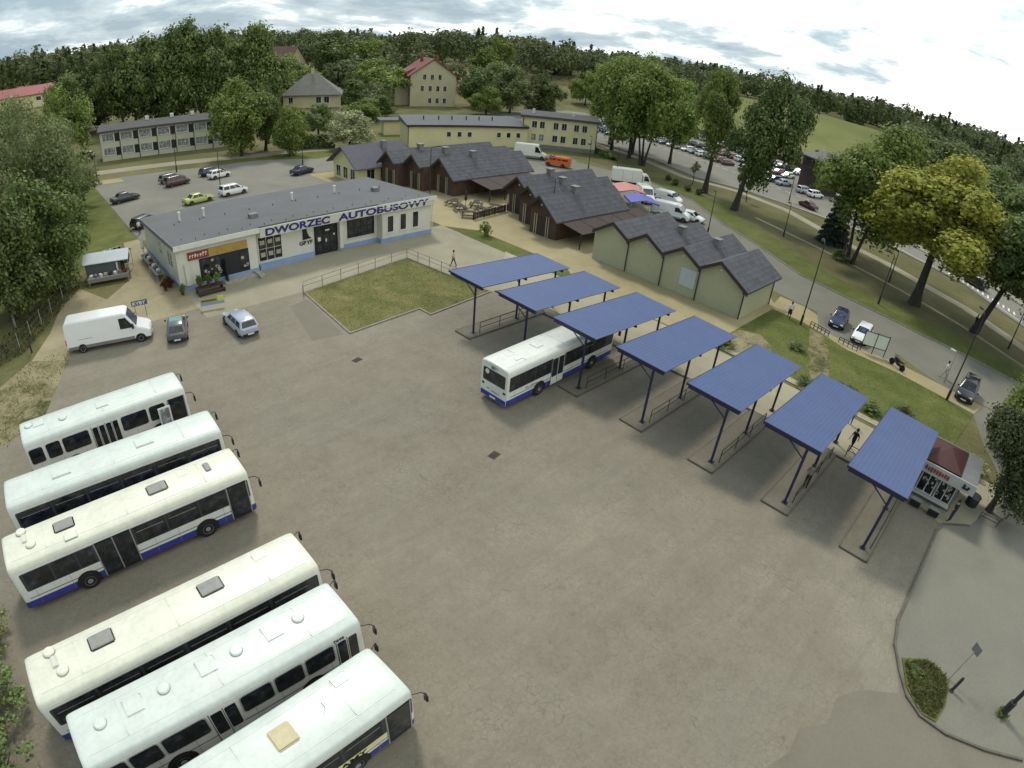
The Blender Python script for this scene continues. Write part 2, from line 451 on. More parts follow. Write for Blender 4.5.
M = dict(
    plaza=mat_plaza(),
    asphalt=mat_ground('asphalt', [(0.34, (0.142, 0.135, 0.108)), (0.5, (0.178, 0.17, 0.136)), (0.66, (0.22, 0.21, 0.168))], 0.18, 6.0, 0.9, 0.25),
    lotasphalt=mat_ground('car_park_asphalt', [(0.34, (0.15, 0.14, 0.118)), (0.5, (0.19, 0.18, 0.15)), (0.66, (0.235, 0.22, 0.18))], 0.15, 5.0, 0.9, 0.25),
    patch=mat_ground('patched_concrete', [(0.36, (0.148, 0.131, 0.100)), (0.64, (0.195, 0.175, 0.134))], 0.3, 5.0, 0.9, 0.25),
    island=mat_ground('platform_concrete', [(0.34, (0.12, 0.105, 0.08)), (0.5, (0.16, 0.145, 0.11)), (0.68, (0.21, 0.19, 0.145))], 0.5, 6.0, 0.9, 0.3),
    apron=mat_ground('pale_paving', [(0.34, (0.215, 0.192, 0.132)), (0.5, (0.275, 0.25, 0.178)), (0.68, (0.34, 0.312, 0.225))], 0.25, 5.0, 0.88, 0.25),
    beige=mat_ground('beige_pavers', [(0.34, (0.25, 0.212, 0.11)), (0.5, (0.31, 0.262, 0.145)), (0.68, (0.37, 0.32, 0.185))], 0.4, 7.0, 0.88, 0.25),
    walk=mat_ground('walkway_slabs', [(0.34, (0.25, 0.225, 0.15)), (0.5, (0.32, 0.29, 0.20)), (0.68, (0.40, 0.365, 0.26))], 0.35, 6.0, 0.88, 0.25),
    dirt=mat_ground('sandy_dirt', [(0.32, (0.17, 0.14, 0.075)), (0.45, (0.26, 0.222, 0.135)), (0.58, (0.33, 0.288, 0.185)), (0.7, (0.40, 0.355, 0.24))], 0.3, 3.0, 0.95, 0.6),
    terrain=mat_ground('dry_grass_ground', [(0.32, (0.055, 0.065, 0.022)), (0.46, (0.10, 0.10, 0.038)), (0.56, (0.15, 0.135, 0.058)), (0.7, (0.21, 0.18, 0.09))], 0.12, 2.0, 0.95, 0.8),
    lawn=mat_ground('worn_lawn', [(0.34, (0.06, 0.075, 0.02)), (0.45, (0.105, 0.112, 0.032)), (0.55, (0.165, 0.15, 0.056)), (0.68, (0.26, 0.22, 0.105))], 0.35, 4.0, 0.95, 1.0, (0.5, 0.3, 0.2)),
    green=mat_ground('green_lawn', [(0.34, (0.055, 0.068, 0.016)), (0.48, (0.088, 0.104, 0.024)), (0.58, (0.13, 0.138, 0.04)), (0.70, (0.22, 0.19, 0.09))], 0.35, 4.0, 0.95, 1.0),
    verge=mat_ground('tan_verge_grass', [(0.32, (0.06, 0.064, 0.024)), (0.46, (0.095, 0.094, 0.036)), (0.57, (0.135, 0.118, 0.055)), (0.70, (0.19, 0.16, 0.085))], 0.2, 3.0, 0.95, 1.0),  # the grass's own olive to tan tones, mixed by noise
    field=mat_ground('meadow', [(0.34, (0.08, 0.09, 0.025)), (0.5, (0.14, 0.15, 0.042)), (0.66, (0.20, 0.185, 0.075))], 0.03, 1.0, 0.95, 0.5),
    kerb=pm('kerb_concrete', (0.22, 0.205, 0.165), 0.9, 0.25, 2.0),
    kerbmid=pm('worn_kerb', (0.115, 0.102, 0.078), 0.9, 0.3, 2.0),
    kerbdark=pm('dark_kerb', (0.06, 0.05, 0.04), 0.9, 0.3, 2.0),
    line=pm('road_paint', (0.62, 0.60, 0.54), 0.8, 0.25, 3.0),
    white=pm('white_coach_paint', (0.64, 0.65, 0.585), 0.34, 0.11, 0.8, False, spec=0.5, streak=0.16),
    cool=pm('cool_white_coach_paint', (0.575, 0.615, 0.56), 0.36, 0.11, 0.8, False, spec=0.5, streak=0.16),
    warm=pm('cream_white_coach_paint', (0.65, 0.64, 0.525), 0.38, 0.12, 0.8, False, spec=0.5, streak=0.16),
    busblue=pm('coach_blue', (0.040, 0.042, 0.24), 0.4, 0.15, 1.0, False),
    busgrey=pm('coach_side_grey_white', (0.66, 0.66, 0.60), 0.4, 0.08, 1.0, False, streak=0.15),
    hatch=pm('grey_hatch', (0.24, 0.24, 0.215), 0.6, 0.2, 4.0, False),
    tan=pm('tan_hatch', (0.52, 0.45, 0.27), 0.6, 0.12, 4.0, False),
    glass=glass('dark_glass'),
    glassb=glass('bluish_glass', (0.03, 0.035, 0.06)),
    paleglass=glass('pale_glass', (0.14, 0.15, 0.15), 0.12),
    rubber=flat('rubber', (0.012, 0.012, 0.012), 0.8),
    rim=pm('wheel_rim', (0.28, 0.28, 0.27), 0.5, 0.2, 3, False, metal=0.3),
    black=flat('black_plastic', (0.018, 0.018, 0.02), 0.5),
    alu=flat('pale_metal', (0.5, 0.5, 0.47), 0.4, 0.4),
    lampw=flat('headlight_glass', (0.7, 0.72, 0.7), 0.15, 0, 0.8),
    lampr=flat('red_light_lens', (0.30, 0.02, 0.015), 0.25),
    plate=flat('number_plate', (0.7, 0.7, 0.68)),
    canopy=mat_rows('blue_corrugated_sheet', (0.060, 0.092, 0.208), 0.26, 1, 0.10, 0.5, 0.5),
    canopyunder=pm('canopy_underside', (0.06, 0.07, 0.13), 0.8, 0.2, 1.0, False),
    post=pm('dark_blue_steel', (0.020, 0.021, 0.055), 0.5, 0.25, 2.0, False),
    cream=pm('cream_render', (0.55, 0.54, 0.455), 0.85, 0.08, 0.6, True, streak=0.12),
    plinth=pm('blue_plinth', (0.22, 0.29, 0.45), 0.8, 0.12, 1.0),
    felt=pm('grey_roofing_felt', (0.115, 0.116, 0.120), 0.9, 0.12, 0.3),
    trim=pm('pale_trim', (0.58, 0.57, 0.50), 0.7, 0.1, 2.0),
    letter=flat('blue_letters', (0.022, 0.022, 0.16), 0.5),
    ink=flat('black_letters', (0.012, 0.012, 0.014), 0.5),
    tiles=mat_rows('grey_roof_shingles', (0.066, 0.066, 0.075), 0.5, 1, 0.25, 1.0, 0.75, (0, 0.42)),
    slate=mat_rows('purple_grey_roof_sheet', (0.075, 0.07, 0.092), 0.35, 1, 0.18, 0.5, 0.7),
    greenwall=pm('pale_yellow_green_render', (0.375, 0.37, 0.24), 0.85, 0.08, 0.5, True, streak=0.12),
    yellow=pm('yellow_render', (0.58, 0.53, 0.29), 0.85, 0.07, 0.4, True, streak=0.10),
    ochre=pm('ochre_render', (0.42, 0.38, 0.24), 0.85, 0.1, 0.3, True, streak=0.15),
    timber=mat_rows('brown_timber_boards', (0.085, 0.05, 0.034), 0.18, 1, 0.3, 0.5, 0.8),
    timberdk=pm('dark_timber', (0.045, 0.03, 0.024), 0.8, 0.3, 2.0),
    redroof=mat_rows('red_roof_tiles', (0.18, 0.052, 0.038), 0.5, 1, 0.2, 0.6, 0.8),
    brownroof=mat_rows('brown_roof_tiles', (0.13, 0.075, 0.055), 0.5, 1, 0.25, 0.6, 0.85),
    greyroof=mat_rows('grey_roof_sheets', (0.15, 0.145, 0.13), 0.7, 0, 0.2, 0.4, 0.85),
    darkred=pm('maroon_sheet_roof', (0.062, 0.019, 0.017), 0.6, 0.2, 1.0, False),
    grey=pm('grey_sheet', (0.17, 0.17, 0.165), 0.7, 0.15, 1.0, False),
    palesheet=pm('pale_tarpaulin', (0.42, 0.45, 0.47), 0.6, 0.1, 1.0, False),
    lampmetal=pm('dark_lamp_post', (0.03, 0.03, 0.028), 0.6, 0.25, 2.0, False),
    concretepost=pm('concrete_post', (0.30, 0.29, 0.25), 0.9, 0.2, 2.0, False),
    bark=pm('tree_bark', (0.045, 0.038, 0.03), 0.95, 0.35, 1.5, True, bmp=0.8),
    leaf=leafmat('broad_leaves', (0.096, 0.143, 0.021), (0.186, 0.257, 0.037), (0.336, 0.404, 0.064)),
    leafd=leafmat('dark_leaves', (0.055, 0.085, 0.018), (0.109, 0.153, 0.030), (0.227, 0.281, 0.060), 0.25),
    leafp=leafmat('pale_willow_leaves', (0.121, 0.152, 0.050), (0.202, 0.246, 0.084), (0.342, 0.374, 0.144)),
    leafy=leafmat('yellow_green_leaves', (0.20, 0.215, 0.02), (0.37, 0.37, 0.03), (0.56, 0.53, 0.06)),
    leaff=leafmat('cream_blossom_leaves', (0.123, 0.150, 0.048), (0.229, 0.255, 0.096), (0.845, 0.827, 0.480)),
    leafg=leafmat('grey_green_leaves', (0.100, 0.135, 0.038), (0.175, 0.227, 0.061), (0.282, 0.342, 0.100)),
    needle=leafmat('spruce_needles', (0.016, 0.022, 0.016), (0.035, 0.046, 0.029), (0.072, 0.088, 0.053), 0.15),
    skin=flat('skin', (0.42, 0.26, 0.18)), hair=flat('brown_hair', (0.03, 0.02, 0.014)),
)
def paint(name, c): return pm(name, c, 0.28, 0.04, 1.0, False, spec=0.5, coat=0.5)
PAINT = dict(white=paint('white_car_paint', (0.72, 0.72, 0.70)), black=paint('black_car_paint', (0.016, 0.017, 0.018)),
    silver=paint('silver_car_paint', (0.42, 0.43, 0.45)), red=paint('red_car_paint', (0.22, 0.04, 0.035)), brown=paint('brown_car_paint', (0.085, 0.04, 0.034)),
    blue=paint('blue_car_paint', (0.05, 0.06, 0.17)), navy=paint('navy_car_paint', (0.018, 0.022, 0.055)), lime=paint('yellow_green_car_paint', (0.42, 0.46, 0.13)),
    olive=paint('olive_brown_car_paint', (0.10, 0.09, 0.06)), grey=paint('grey_car_paint', (0.09, 0.095, 0.10)), green=paint('dark_green_car_paint', (0.025, 0.035, 0.03)),
    orange=paint('orange_van_paint', (0.62, 0.13, 0.025)), pale=paint('pale_blue_silver_car_paint', (0.36, 0.39, 0.46)), cream=paint('cream_white_van_paint', (0.70, 0.70, 0.62)),
    maroon=paint('maroon_car_paint', (0.12, 0.028, 0.03)))
# ================================================================ ground
def sstep(x): 
    x = np.clip(x, 0, 1); return x * x * (3 - 2 * x)
def hterr(a, b):
    r = np.hypot(a, b)
    w = np.sin(a * 0.013 + 1.0) * np.cos(b * 0.011) + 0.6 * np.sin(a * 0.031 - b * 0.023)
    return 9.0 * sstep((r - 228) / 140) + 1.6 * w * sstep((r - 260) / 150) + 3.0 * sstep((r - 420) / 500)
def terrain():
    rs = [0.0] + list(np.geomspace(6, 4500, 90))
    na = 180
    vs = [(0, 0, 0)]; fs = []
    for r in rs[1:]:
        for k in range(na):
            t = 2 * math.pi * k / na
            a, b = r * math.cos(t), r * math.sin(t)
            vs.append((a, b, float(hterr(a, b))))
    for k in range(na): fs.append((0, 1 + k, 1 + (k + 1) % na))
    for i in range(len(rs) - 2):
        o = 1 + i * na
        for k in range(na): fs.append((o + k, o + na + k, o + na + (k + 1) % na, o + (k + 1) % na))
    mb = MB(); mb.add(vs, fs)
    return mb.build('ground', M['terrain'], kind='structure', smooth=True)
terrain()
def sheet(name, poly, z, mt):
    mb = MB(); mb.prism(poly, -0.03, z)
    return mb.build(name, mt, kind='structure', fixn=False)
def strip(pts, w):
    """polygon along a polyline, w wide"""
    l, r = [], []
    for i, p in enumerate(pts):
        q0 = Vector(pts[max(i - 1, 0)]); q1 = Vector(pts[min(i + 1, len(pts) - 1)])
        d = (q1 - q0).normalized(); n = Vector((-d.y, d.x)) * (w / 2)
        l.append((p[0] + n.x, p[1] + n.y)); r.append((p[0] - n.x, p[1] - n.y))
    return l + r[::-1]
def kerbrun(name, pts, w=0.14, h=0.10, mt=None, closed=False):
    mb = MB()
    pts = list(pts) + ([pts[0]] if closed else [])
    for p, q in zip(pts, pts[1:]):
        d = Vector(q) - Vector(p)
        mb.rbox((p[0] + q[0]) / 2, (p[1] + q[1]) / 2, math.atan2(d.y, d.x), d.length + w * 0.98, w, -0.03, h)
        h += 0.0021
    return mb.build(name, mt or M['kerb'], kind='structure', fixn=False)
M['tufts'] = mat_ground('stony_ground_with_tufts', [(0.30, (0.03, 0.035, 0.012)), (0.43, (0.085, 0.085, 0.03)), (0.50, (0.19, 0.165, 0.085)), (0.60, (0.27, 0.235, 0.14)), (0.72, (0.36, 0.32, 0.22))], 0.7, 3.5, 0.95, 0.9)
# bus yard
sheet('yard_paving', [(-14, 9), (-6, 12), (6, 3), (10.5, 1.2), (12.3, -.2), (13.3, -.4), (14.1, -1.5), (15.6, -2.0), (16.8, -1.8), (17.9, -2.7), (19.4, -2.5), (20.6, -3.3), (21.6, -4.9), (22.9, -4.4), (25.9, -3.3), (36, -3.5), (37.2, 0), (37.2, 34), (36.2, 38), (34, 50), (12.4, 50.4), (2, 50), (0, 46.5), (-2.5, 40), (-10, 36), (-18, 28)], 0.006, M['plaza'])
sheet('yard_asphalt', [(-8, 2), (6, 3.5), (14.1, -1.2), (15.3, -1.7), (21, -2.2), (22.9, -4.0), (25.9, -3.25), (36.0, -3.4), (37.5, -5.2), (41.5, -5.6), (44, -7.5), (50, -4.5), (54.5, -3), (57.2, -1.5), (58, -14), (70, -40), (10, -40), (-8, -20)], 0.002, M['asphalt'])
sheet('concrete_patch_paving', [(19.1, 45.3), (17.7, 38.3), (20.2, 37.8), (21.0, 45.6)], 0.010, M['patch'])
sheet('pavement_along_station', [(12.3, 47.6), (21.2, 47.4), (34.4, 49.4), (35.6, 37.3), (36.4, 37.3), (44.4, 45), (44.4, 56.5), (12.3, 56.5)], 0.011, M['apron'])
sheet('dirt_track', [(0.5, 47.5), (2.5, 50), (12.3, 50), (12.3, 75), (10.5, 75), (8.8, 62), (5.5, 58), (3.5, 63), (2.2, 63), (-0.4, 54), (-2.5, 49.5)], 0.014, M['dirt'])
sheet('dirt_verge', [(-2.4, 40), (0, 46.6), (2, 49), (-2.6, 49.6), (-6, 46), (-14, 42), (-22, 30), (-10, 35)], 0.003, M['tufts'])
sheet('verge_near_street', strip([(99, 60), (94.5, 48), (86, 37), (81.5, 29.5), (75.2, 20.5), (73.8, 15), (72.0, 5.2), (71.6, 0), (70.4, -8)], 5.2), 0.0075, M['green'])
sheet('lawn_beside_station', [(4.2, 68), (12.0, 76), (12.3, 118), (6, 122), (2, 95), (1, 75)], 0.010, M['green'])
# lawn with railing
LW = [(20.7, 37.6), (21.4, 47.1), (34.2, 49.1), (35.4, 37.4), (27.9, 36.6), (27.85, 38.1)]
sheet('railed_lawn', LW, 0.05, M['lawn'])
kerbrun('railed_lawn_kerb', LW, 0.16, 0.09, M['kerb'], closed=True)
# pedestrian ground behind the bays
sheet('platform_walkway', [(37.2, -3.4), (41.8, -3.5), (43.2, 1.5), (43.6, 20), (43.8, 34), (44.4, 45), (36.4, 37.3), (37.2, 33)], 0.04, M['walk'])
kerbrun('bay_end_kerb', [(37.15, 0.3), (37.2, 16.0), (36.9, 21), (36.2, 26.5), (36.0, 31.6), (35.9, 37.2)], 0.2, 0.06, M['kerbdark'])
sheet('green_beds', [(44.0, -2), (55.0, -3), (55.6, 5), (55.6, 10), (57.5, 15.5), (57.5, 19.0), (43.9, 19.0)], 0.045, M['green'])
sheet('trodden_path', [(43.6, 6.0), (45.2, 7.6), (46.9, 8.6), (48.5, 9.5), (50.3, 9.9), (52.2, 10.6), (54, 11.5), (56.3, 12.9), (56.6, 14.4), (54.4, 13.6), (52.6, 12.9), (51.2, 12.6), (49.7, 11.6), (48.1, 11.5), (46.6, 10.4), (45.1, 11.0), (43.6, 10.6)], 0.052, M['tufts'])
sheet('bare_patch', [(44, 12.4), (45.8, 12.8), (47.2, 14.6), (48.8, 15.2), (50.2, 17), (49.2, 18.7), (46, 18.8), (44, 18.2)], 0.0525, M['tufts'])
sheet('beige_border', strip([(43.9, -1.5), (44.2, 3), (44.3, 8), (44.4, 12), (44.4, 19)], .8), 0.056, M['walk'])
sheet('grass_strip', [(43.9, 34.5), (46.6, 38), (46.6, 52.5), (44.3, 52.5)], 0.03, M['green'])
sheet('market_paving', [(43.9, 19), (58.5, 19), (62.5, 22), (66.5, 33), (66, 43), (70, 58), (78, 75), (58, 92), (44, 92), (44.4, 56), (46.8, 52.5), (46.7, 38), (43.8, 34)], 0.022, M['beige'])
sheet('pavement_by_street', [(57.2, -3.5), (58.0, 8), (59.5, 12), (62.0, 17), (62, 20), (57.5, 19.3), (57.5, 15.5), (55.5, 10), (55.6, 5), (54.6, -3)], 0.055, M['beige'])
# side street
ST = [(58.5, -16), (57.4, 0.4), (60.2, 6), (62.2, 16), (63.0, 21.6), (67, 32), (67, 43), (71, 58), (79, 76), (78, 97), (93, 91), (95.5, 76), (96.5, 62), (91.7, 49.2), (83, 38.5), (78.6, 30.8), (72.4, 21.7), (71.0, 16), (69.0, 5.2), (68.8, 0), (67.5, -8), (68, -20)]
sheet('side_street', ST, 0.008, M['asphalt'])
sheet('lay_by', [(57.0, 9.2), (57.6, 13.8), (62.1, 15.6), (60.1, 6.2), (57.9, 5.4)], 0.062, M['asphalt'])
kerbrun('side_street_kerb', [(96.5, 62), (91.7, 49.2), (83, 38.5), (78.6, 30.8), (72.4, 21.7), (71.0, 16), (69.0, 5.2), (68.8, 0), (67.5, -8)], 0.16, 0.10)
sheet('verge', [(96.5, 62), (91.7, 49.2), (83, 38.5), (78.6, 30.8), (72.4, 21.7), (71.0, 16), (69.0, 5.2), (68.8, 0), (67.5, -8), (66, -30), (82, -30), (88, -8), (94.5, -2), (101, 4.3), (106, 14.5), (111, 23.3), (112.3, 38), (113.5, 50), (112, 60), (119, 76), (123, 96), (116, 100), (100, 80)], 0.004, M['verge'])
sheet('trodden_strip', strip([(94, 38), (90, 28), (87.7, 21.9), (83.4, 10.9), (79.1, 1.8), (74.6, -6), (70, -16)], 0.7), 0.009, M['dirt'])
FP = [(122, 100), (116, 77), (109, 61), (110.8, 50), (107.8, 38), (98.5, 24.3), (95.4, 16.4), (91, 8.8), (87.8, 2.2), (82, -5.6), (76, -14), (72, -26)]
sheet('footpath', strip(FP, 2.1), 0.012, M['apron'])
# main road and the long car park
RN = [(78, -26), (88, -10), (94.5, -2.3), (101.2, 4), (106, 14.3), (111, 23), (112.3, 38), (113.5, 50), (112, 60), (119, 76), (123, 96), (128, 116), (136, 150)]
RF = [(88, -30), (97, -14), (105.9, -1.5), (112, 10.5), (120, 22.8), (134, 36), (165, 52), (175, 66), (184, 96), (196, 112), (186, 150)]
sheet('main_road', RN + RF[::-1], 0.006, M['lotasphalt'])
for off, nm in ((1.3, 'edge_line_marking'),):
    sheet(nm, strip([(p[0] + off, p[1] - off * 0.4) for p in RN[1:7]], 0.16), 0.011, M['line'])
mb = MB()
for i in range(14):
    t = i / 13; a = 95.0 + 8.6 * t; b = -3.6 + 11.5 * t
    mb.rbox(a + 1.6, b - 0.8, rad(5), 1.7, 0.3, -0.03, 0.0125)
mb.build('hatched_road_marking', M['line'], kind='structure', fixn=False)
mb = MB()
for i in range(26):
    t = i / 25; mb.rbox(125 + 21 * t, 40 + 66 * t, rad(72), 1.5, 0.16, -0.03, 0.011)
mb.build('dashed_road_marking', M['line'], kind='structure', fixn=False)
mb = MB()
for a, b, q, w in ((84, -9, 60, 2.2), (91.5, -8, 58, 0.5)):
    for i in range(5): mb.rbox(a + i * 0.9, b - i * 0.25, rad(q), 2.6, 0.4, -0.03, 0.0115)
mb.build('crossing_marking', M['line'], kind='structure', fixn=False)
sheet('far_pavement', strip([(100, -14), (107.5, -2.5), (113.5, 9.5), (121, 21), (135, 34)], 2.4), 0.013, M['apron'])
kerbrun('main_road_kerb', RN[1:12], 0.16, 0.10)
kerbrun('far_road_kerb', RF[1:6], 0.16, 0.10)
# car park behind the station
sheet('rear_car_park', [(12.4, 74), (12.4, 118), (24, 114.5), (34, 111), (52, 109), (75, 106), (76, 97), (62, 96), (54, 93), (44.4, 92), (44.4, 70), (30, 68)], 0.016, M['lotasphalt'])
sheet('access_lane', strip([(-4, 130), (12, 126), (30, 120), (50, 113), (70, 110)], 4.2), 0.012, M['apron'])
sheet('car_park_island', [(12.7, 113), (17.5, 111.5), (17.6, 114.8), (12.8, 117)], 0.07, M['beige'])
sheet('car_park_verge', [(38, 112.5), (52, 104), (60, 106), (60, 109.5), (48, 112.5)], 0.06, M['green'])
sheet('yard_behind_market', [(72, 60), (78, 60), (97, 80), (92, 96), (78, 100), (66, 100), (60, 92), (72, 80)], 0.014, M['asphalt'])
mb = MB(); A0 = math.atan2(F_.y, F_.x); NA, NR = 30, 24
for i in range(NR + 1):
    r = 226 + 160 * i / NR
    for k in range(NA + 1):
        q = A0 + rad(-36 + 24 * k / NA + 1.2 * math.sin(i * .9)); x, y = r * math.cos(q), r * math.sin(q)
        mb.v.append((x, y, float(hterr(x, y)) + .12))
for i in range(NR):
    for k in range(NA):
        o = i * (NA + 1) + k; mb.f.append([o, o + NA + 1, o + NA + 2, o + 1]); mb.mi.append(0)
mb.build('meadow', M['field'], kind='structure', smooth=True)
sheet('yard_apron', [(14.1, -.8), (15.6, -1.2), (17.9, -2), (20.6, -2.6), (22.9, -4.3), (21.05, -6.2), (21.0, -7.6), (21.5, -9.6), (22.2, -11.5), (15, -22), (4, -10), (8, 2)], 0.004, M['patch'])
sheet('kiosk_paving', [(36.0, -3.4), (37.4, 0), (42, 0), (44.5, -3), (44, -7.2), (41, -6.4), (37.4, -5.2)], 0.0075, M['walk'])
# kerb of the exit road and its grass triangle
kerbrun('exit_kerb', [(37.4, -5.2), (36.1, -3.65), (35.0, -3.35), (25.9, -3.35), (24.2, -3.75), (22.9, -4.45), (21.7, -5.3), (21.15, -6.2), (21.05, -7.6), (21.5, -9.6), (22.2, -11.5)], 0.12, 0.10, M['kerbmid'])
sheet('grass_triangle', [(23.7, -4.35), (24.55, -5.55), (24.45, -6.3), (24.05, -6.95), (22.6, -7.15), (21.35, -7.0), (21.3, -6.2), (22.2, -5.1)], 0.06, M['green'])
# drain covers
for (a, b), lb in (((19.5, 19.4), 'rusty drain cover in the middle of the bus yard'), ((18.95, 33.65), 'small dark drain cover in the yard near the railed lawn')):
    t = thing('drain_cover', lb, 'drain cover', (a, b, 0.006), 0.2)
    mb = MB(); mb.box(-.35, .35, -.25, .25, -0.02, .008); mb.build('frame', M['kerbdark'], t)
    mb = MB()
    for i in range(6): mb.box(-.29 + i * .1, -.23 + i * .1, -.2, .2, 0.0085, .02)
    mb.build('grate', M['timberdk'], t)
# short grass blades on the nearest grass (nobody could count them)
def blades(name, label, poly, n, hgt, mt, seed, z=0.05):
    rng = np.random.default_rng(seed)
    P = np.array(poly); lo, hi = P.min(0), P.max(0)
    pts = []
    while len(pts) < n:
        q = rng.uniform(lo, hi, (n, 2)); ins = np.zeros(n, bool); j = len(P) - 1
        for i in range(len(P)):
            c = ((P[i, 1] > q[:, 1]) != (P[j, 1] > q[:, 1])) & (q[:, 0] < (P[j, 0] - P[i, 0]) * (q[:, 1] - P[i, 1]) / (P[j, 1] - P[i, 1] + 1e-12) + P[i, 0])
            ins ^= c; j = i
        pts += list(q[ins])
    q = np.array(pts[:n]); k = 0.5 + 0.5 * np.sin(q[:, 0] * 2.1 + seed) * np.cos(q[:, 1] * 1.7); q = q[rng.uniform(0, 1, n) < 0.35 + 0.65 * k]
    n = len(q); ang = rng.uniform(0, 6.28, n); h = hgt * rng.uniform(.4, 1.3, n); w = .02 + hgt * .12
    dx, dy = np.cos(ang) * w, np.sin(ang) * w; lx, ly = rng.normal(size=n) * h * .5, rng.normal(size=n) * h * .5
    V = np.stack([np.stack([q[:, 0] - dx, q[:, 1] - dy, np.full(n, z - .01)], 1), np.stack([q[:, 0] + dx, q[:, 1] + dy, np.full(n, z - .01)], 1), np.stack([q[:, 0] + lx, q[:, 1] + ly, z + h], 1)], 1).reshape(-1, 3)
    me = bpy.data.meshes.new(name); me.from_pydata(V.tolist(), [], np.arange(3 * n).reshape(n, 3).tolist()); me.materials.append(M[mt])
    o = bpy.data.objects.new(name, me); C.objects.link(o); tag(o, label, 'grass', None, 'stuff')
M['blade'] = leafmat('grass_blades', (0.07, 0.085, 0.02), (0.14, 0.15, 0.04), (0.28, 0.25, 0.11), 0.4)
M['dryblade'] = leafmat('dry_grass_blades', (0.07, 0.075, 0.022), (0.15, 0.135, 0.05), (0.30, 0.25, 0.12), 0.3)
blades('grass', 'long grass on the small triangle beside the exit kerb', [(23.6, -4.5), (24.45, -5.55), (24.35, -6.3), (24.0, -6.85), (22.6, -7.05), (21.45, -6.9), (21.4, -6.2), (22.2, -5.2)], 3000, .18, 'blade', 3, .06)
blades('grass', 'worn dry grass on the railed lawn beside the station', [(20.8, 37.8), (21.5, 46.9), (34.1, 48.9), (35.3, 37.6), (28, 36.8), (27.95, 38.2)], 9000, .07, 'dryblade', 5, .05)
blades('grass', 'bright mown grass behind the platform walkway', [(44.1, -1.9), (54.9, -2.9), (55.5, 5), (55.5, 10), (57.3, 15.5), (57.3, 18.8), (44.0, 18.8)], 9000, .07, 'blade', 6, .045)
blades('grass', 'rough tufts of grass on the stony ground at the left edge', [(-2.4, 40), (0, 46.6), (1.5, 49), (-2.6, 49.6), (-6, 46), (-14, 42), (-22, 30), (-10, 35)], 2600, .16, 'blade', 7, .0)
blades('grass', 'tall weeds along the wire fence under the dark trees', [(-6, 50), (-3, 51.5), (.8, 58), (3.8, 63.5), (2.4, 66), (-2, 60), (-6, 54)], 3600, .36, 'blade', 8, .0)
# ================================================================ trees
def quadcloud(name, cen, nrm, size, mt, rng, asp=1.0):
    n = len(cen)
    nrm = nrm / (np.linalg.norm(nrm, axis=1, keepdims=True) + 1e-9)
    ref = rng.normal(size=(n, 3))
    u = np.cross(nrm, ref); u /= (np.linalg.norm(u, axis=1, keepdims=True) + 1e-9)
    v = np.cross(nrm, u)
    s = (size * rng.uniform(0.45, 1.5, n))[:, None]
    u *= s * asp; v *= s
    k = nrm * s * 0.25
    P = np.stack([cen - u - v * .3, cen + v * -.9 + k, cen + u + v * .2, cen + v + k], 1).reshape(-1, 3).astype(np.float32)
    me = bpy.data.meshes.new(name)
    me.vertices.add(4 * n); me.vertices.foreach_set('co', P.ravel())
    me.loops.add(4 * n); me.loops.foreach_set('vertex_index', np.arange(4 * n, dtype=np.int32))
    me.polygons.add(n); me.polygons.foreach_set('loop_start', np.arange(0, 4 * n, 4, dtype=np.int32))
    try: me.polygons.foreach_set('loop_total', np.full(n, 4, dtype=np.int32))
    except Exception: pass
    me.update(calc_edges=True); me.validate()
    me.materials.append(mt)
    return me
def lobes(rng, kind):
    """lobe centres and radii inside the unit crown (x, y in -1..1, z in -1..1)"""
    L = []
    n = {'round': 26, 'tall': 28, 'spread': 34, 'willow': 22, 'loose': 26}[kind]
    f1, f2, f3 = rng.uniform(0, 6.28, 3)
    for i in range(n):
        p = rng.normal(size=3); p /= np.linalg.norm(p); p *= rng.uniform(0, 1) ** 0.45
        th = math.atan2(p[1], p[0])
        w = 1 + 0.20 * math.sin(2 * th + f1) + 0.14 * math.sin(3 * th + f2 + 2 * p[2])
        if kind == 'tall': w *= 0.95 + .25 * (abs(p[2]) ** 2)
        if kind == 'round': w *= 1.0 + .22 * max(0, -p[2])
        rr = rng.uniform(0.20, 0.36) if kind not in ('loose', 'spread') else rng.uniform(0.16, 0.30)
        q = 0.80
        L.append((p[0] * w * q, p[1] * w * q, p[2] * 0.82 + 0.05 * math.sin(th * 2 + f3), rr))
    return L
def crown_mesh(name, seed, kind, nl, size, mt):
    rng = np.random.default_rng(seed)
    L = lobes(rng, kind)
    tot = sum(l[3] ** 2 for l in L)
    cs, ns = [], []
    for x, y, z, r in L:
        k = int(nl * r * r / tot)
        ncl = max(6, k // 22)
        d = rng.normal(size=(ncl, 3)); d[:, 2] += 0.25; d /= np.linalg.norm(d, axis=1, keepdims=True)
        cc = np.array([x, y, z]) + d * r * rng.uniform(0.55, 1.08, (ncl, 1))
        idx = rng.integers(0, ncl, k)
        off = rng.normal(size=(k, 3)) * r * (0.22 if kind != 'spread' else 0.2)
        if kind == 'willow': off[:, 2] = -np.abs(off[:, 2]) * 2.6
        c = cc[idx] + off
        nn = d[idx] * 0.9 + off / r * 1.5 + rng.normal(size=(k, 3)) * 0.55 + np.array([0, 0, 0.35])
        cs.append(c); ns.append(nn)
    return quadcloud(name, np.concatenate(cs), np.concatenate(ns), size, mt, rng, 0.8 if kind != 'willow' else 0.55)
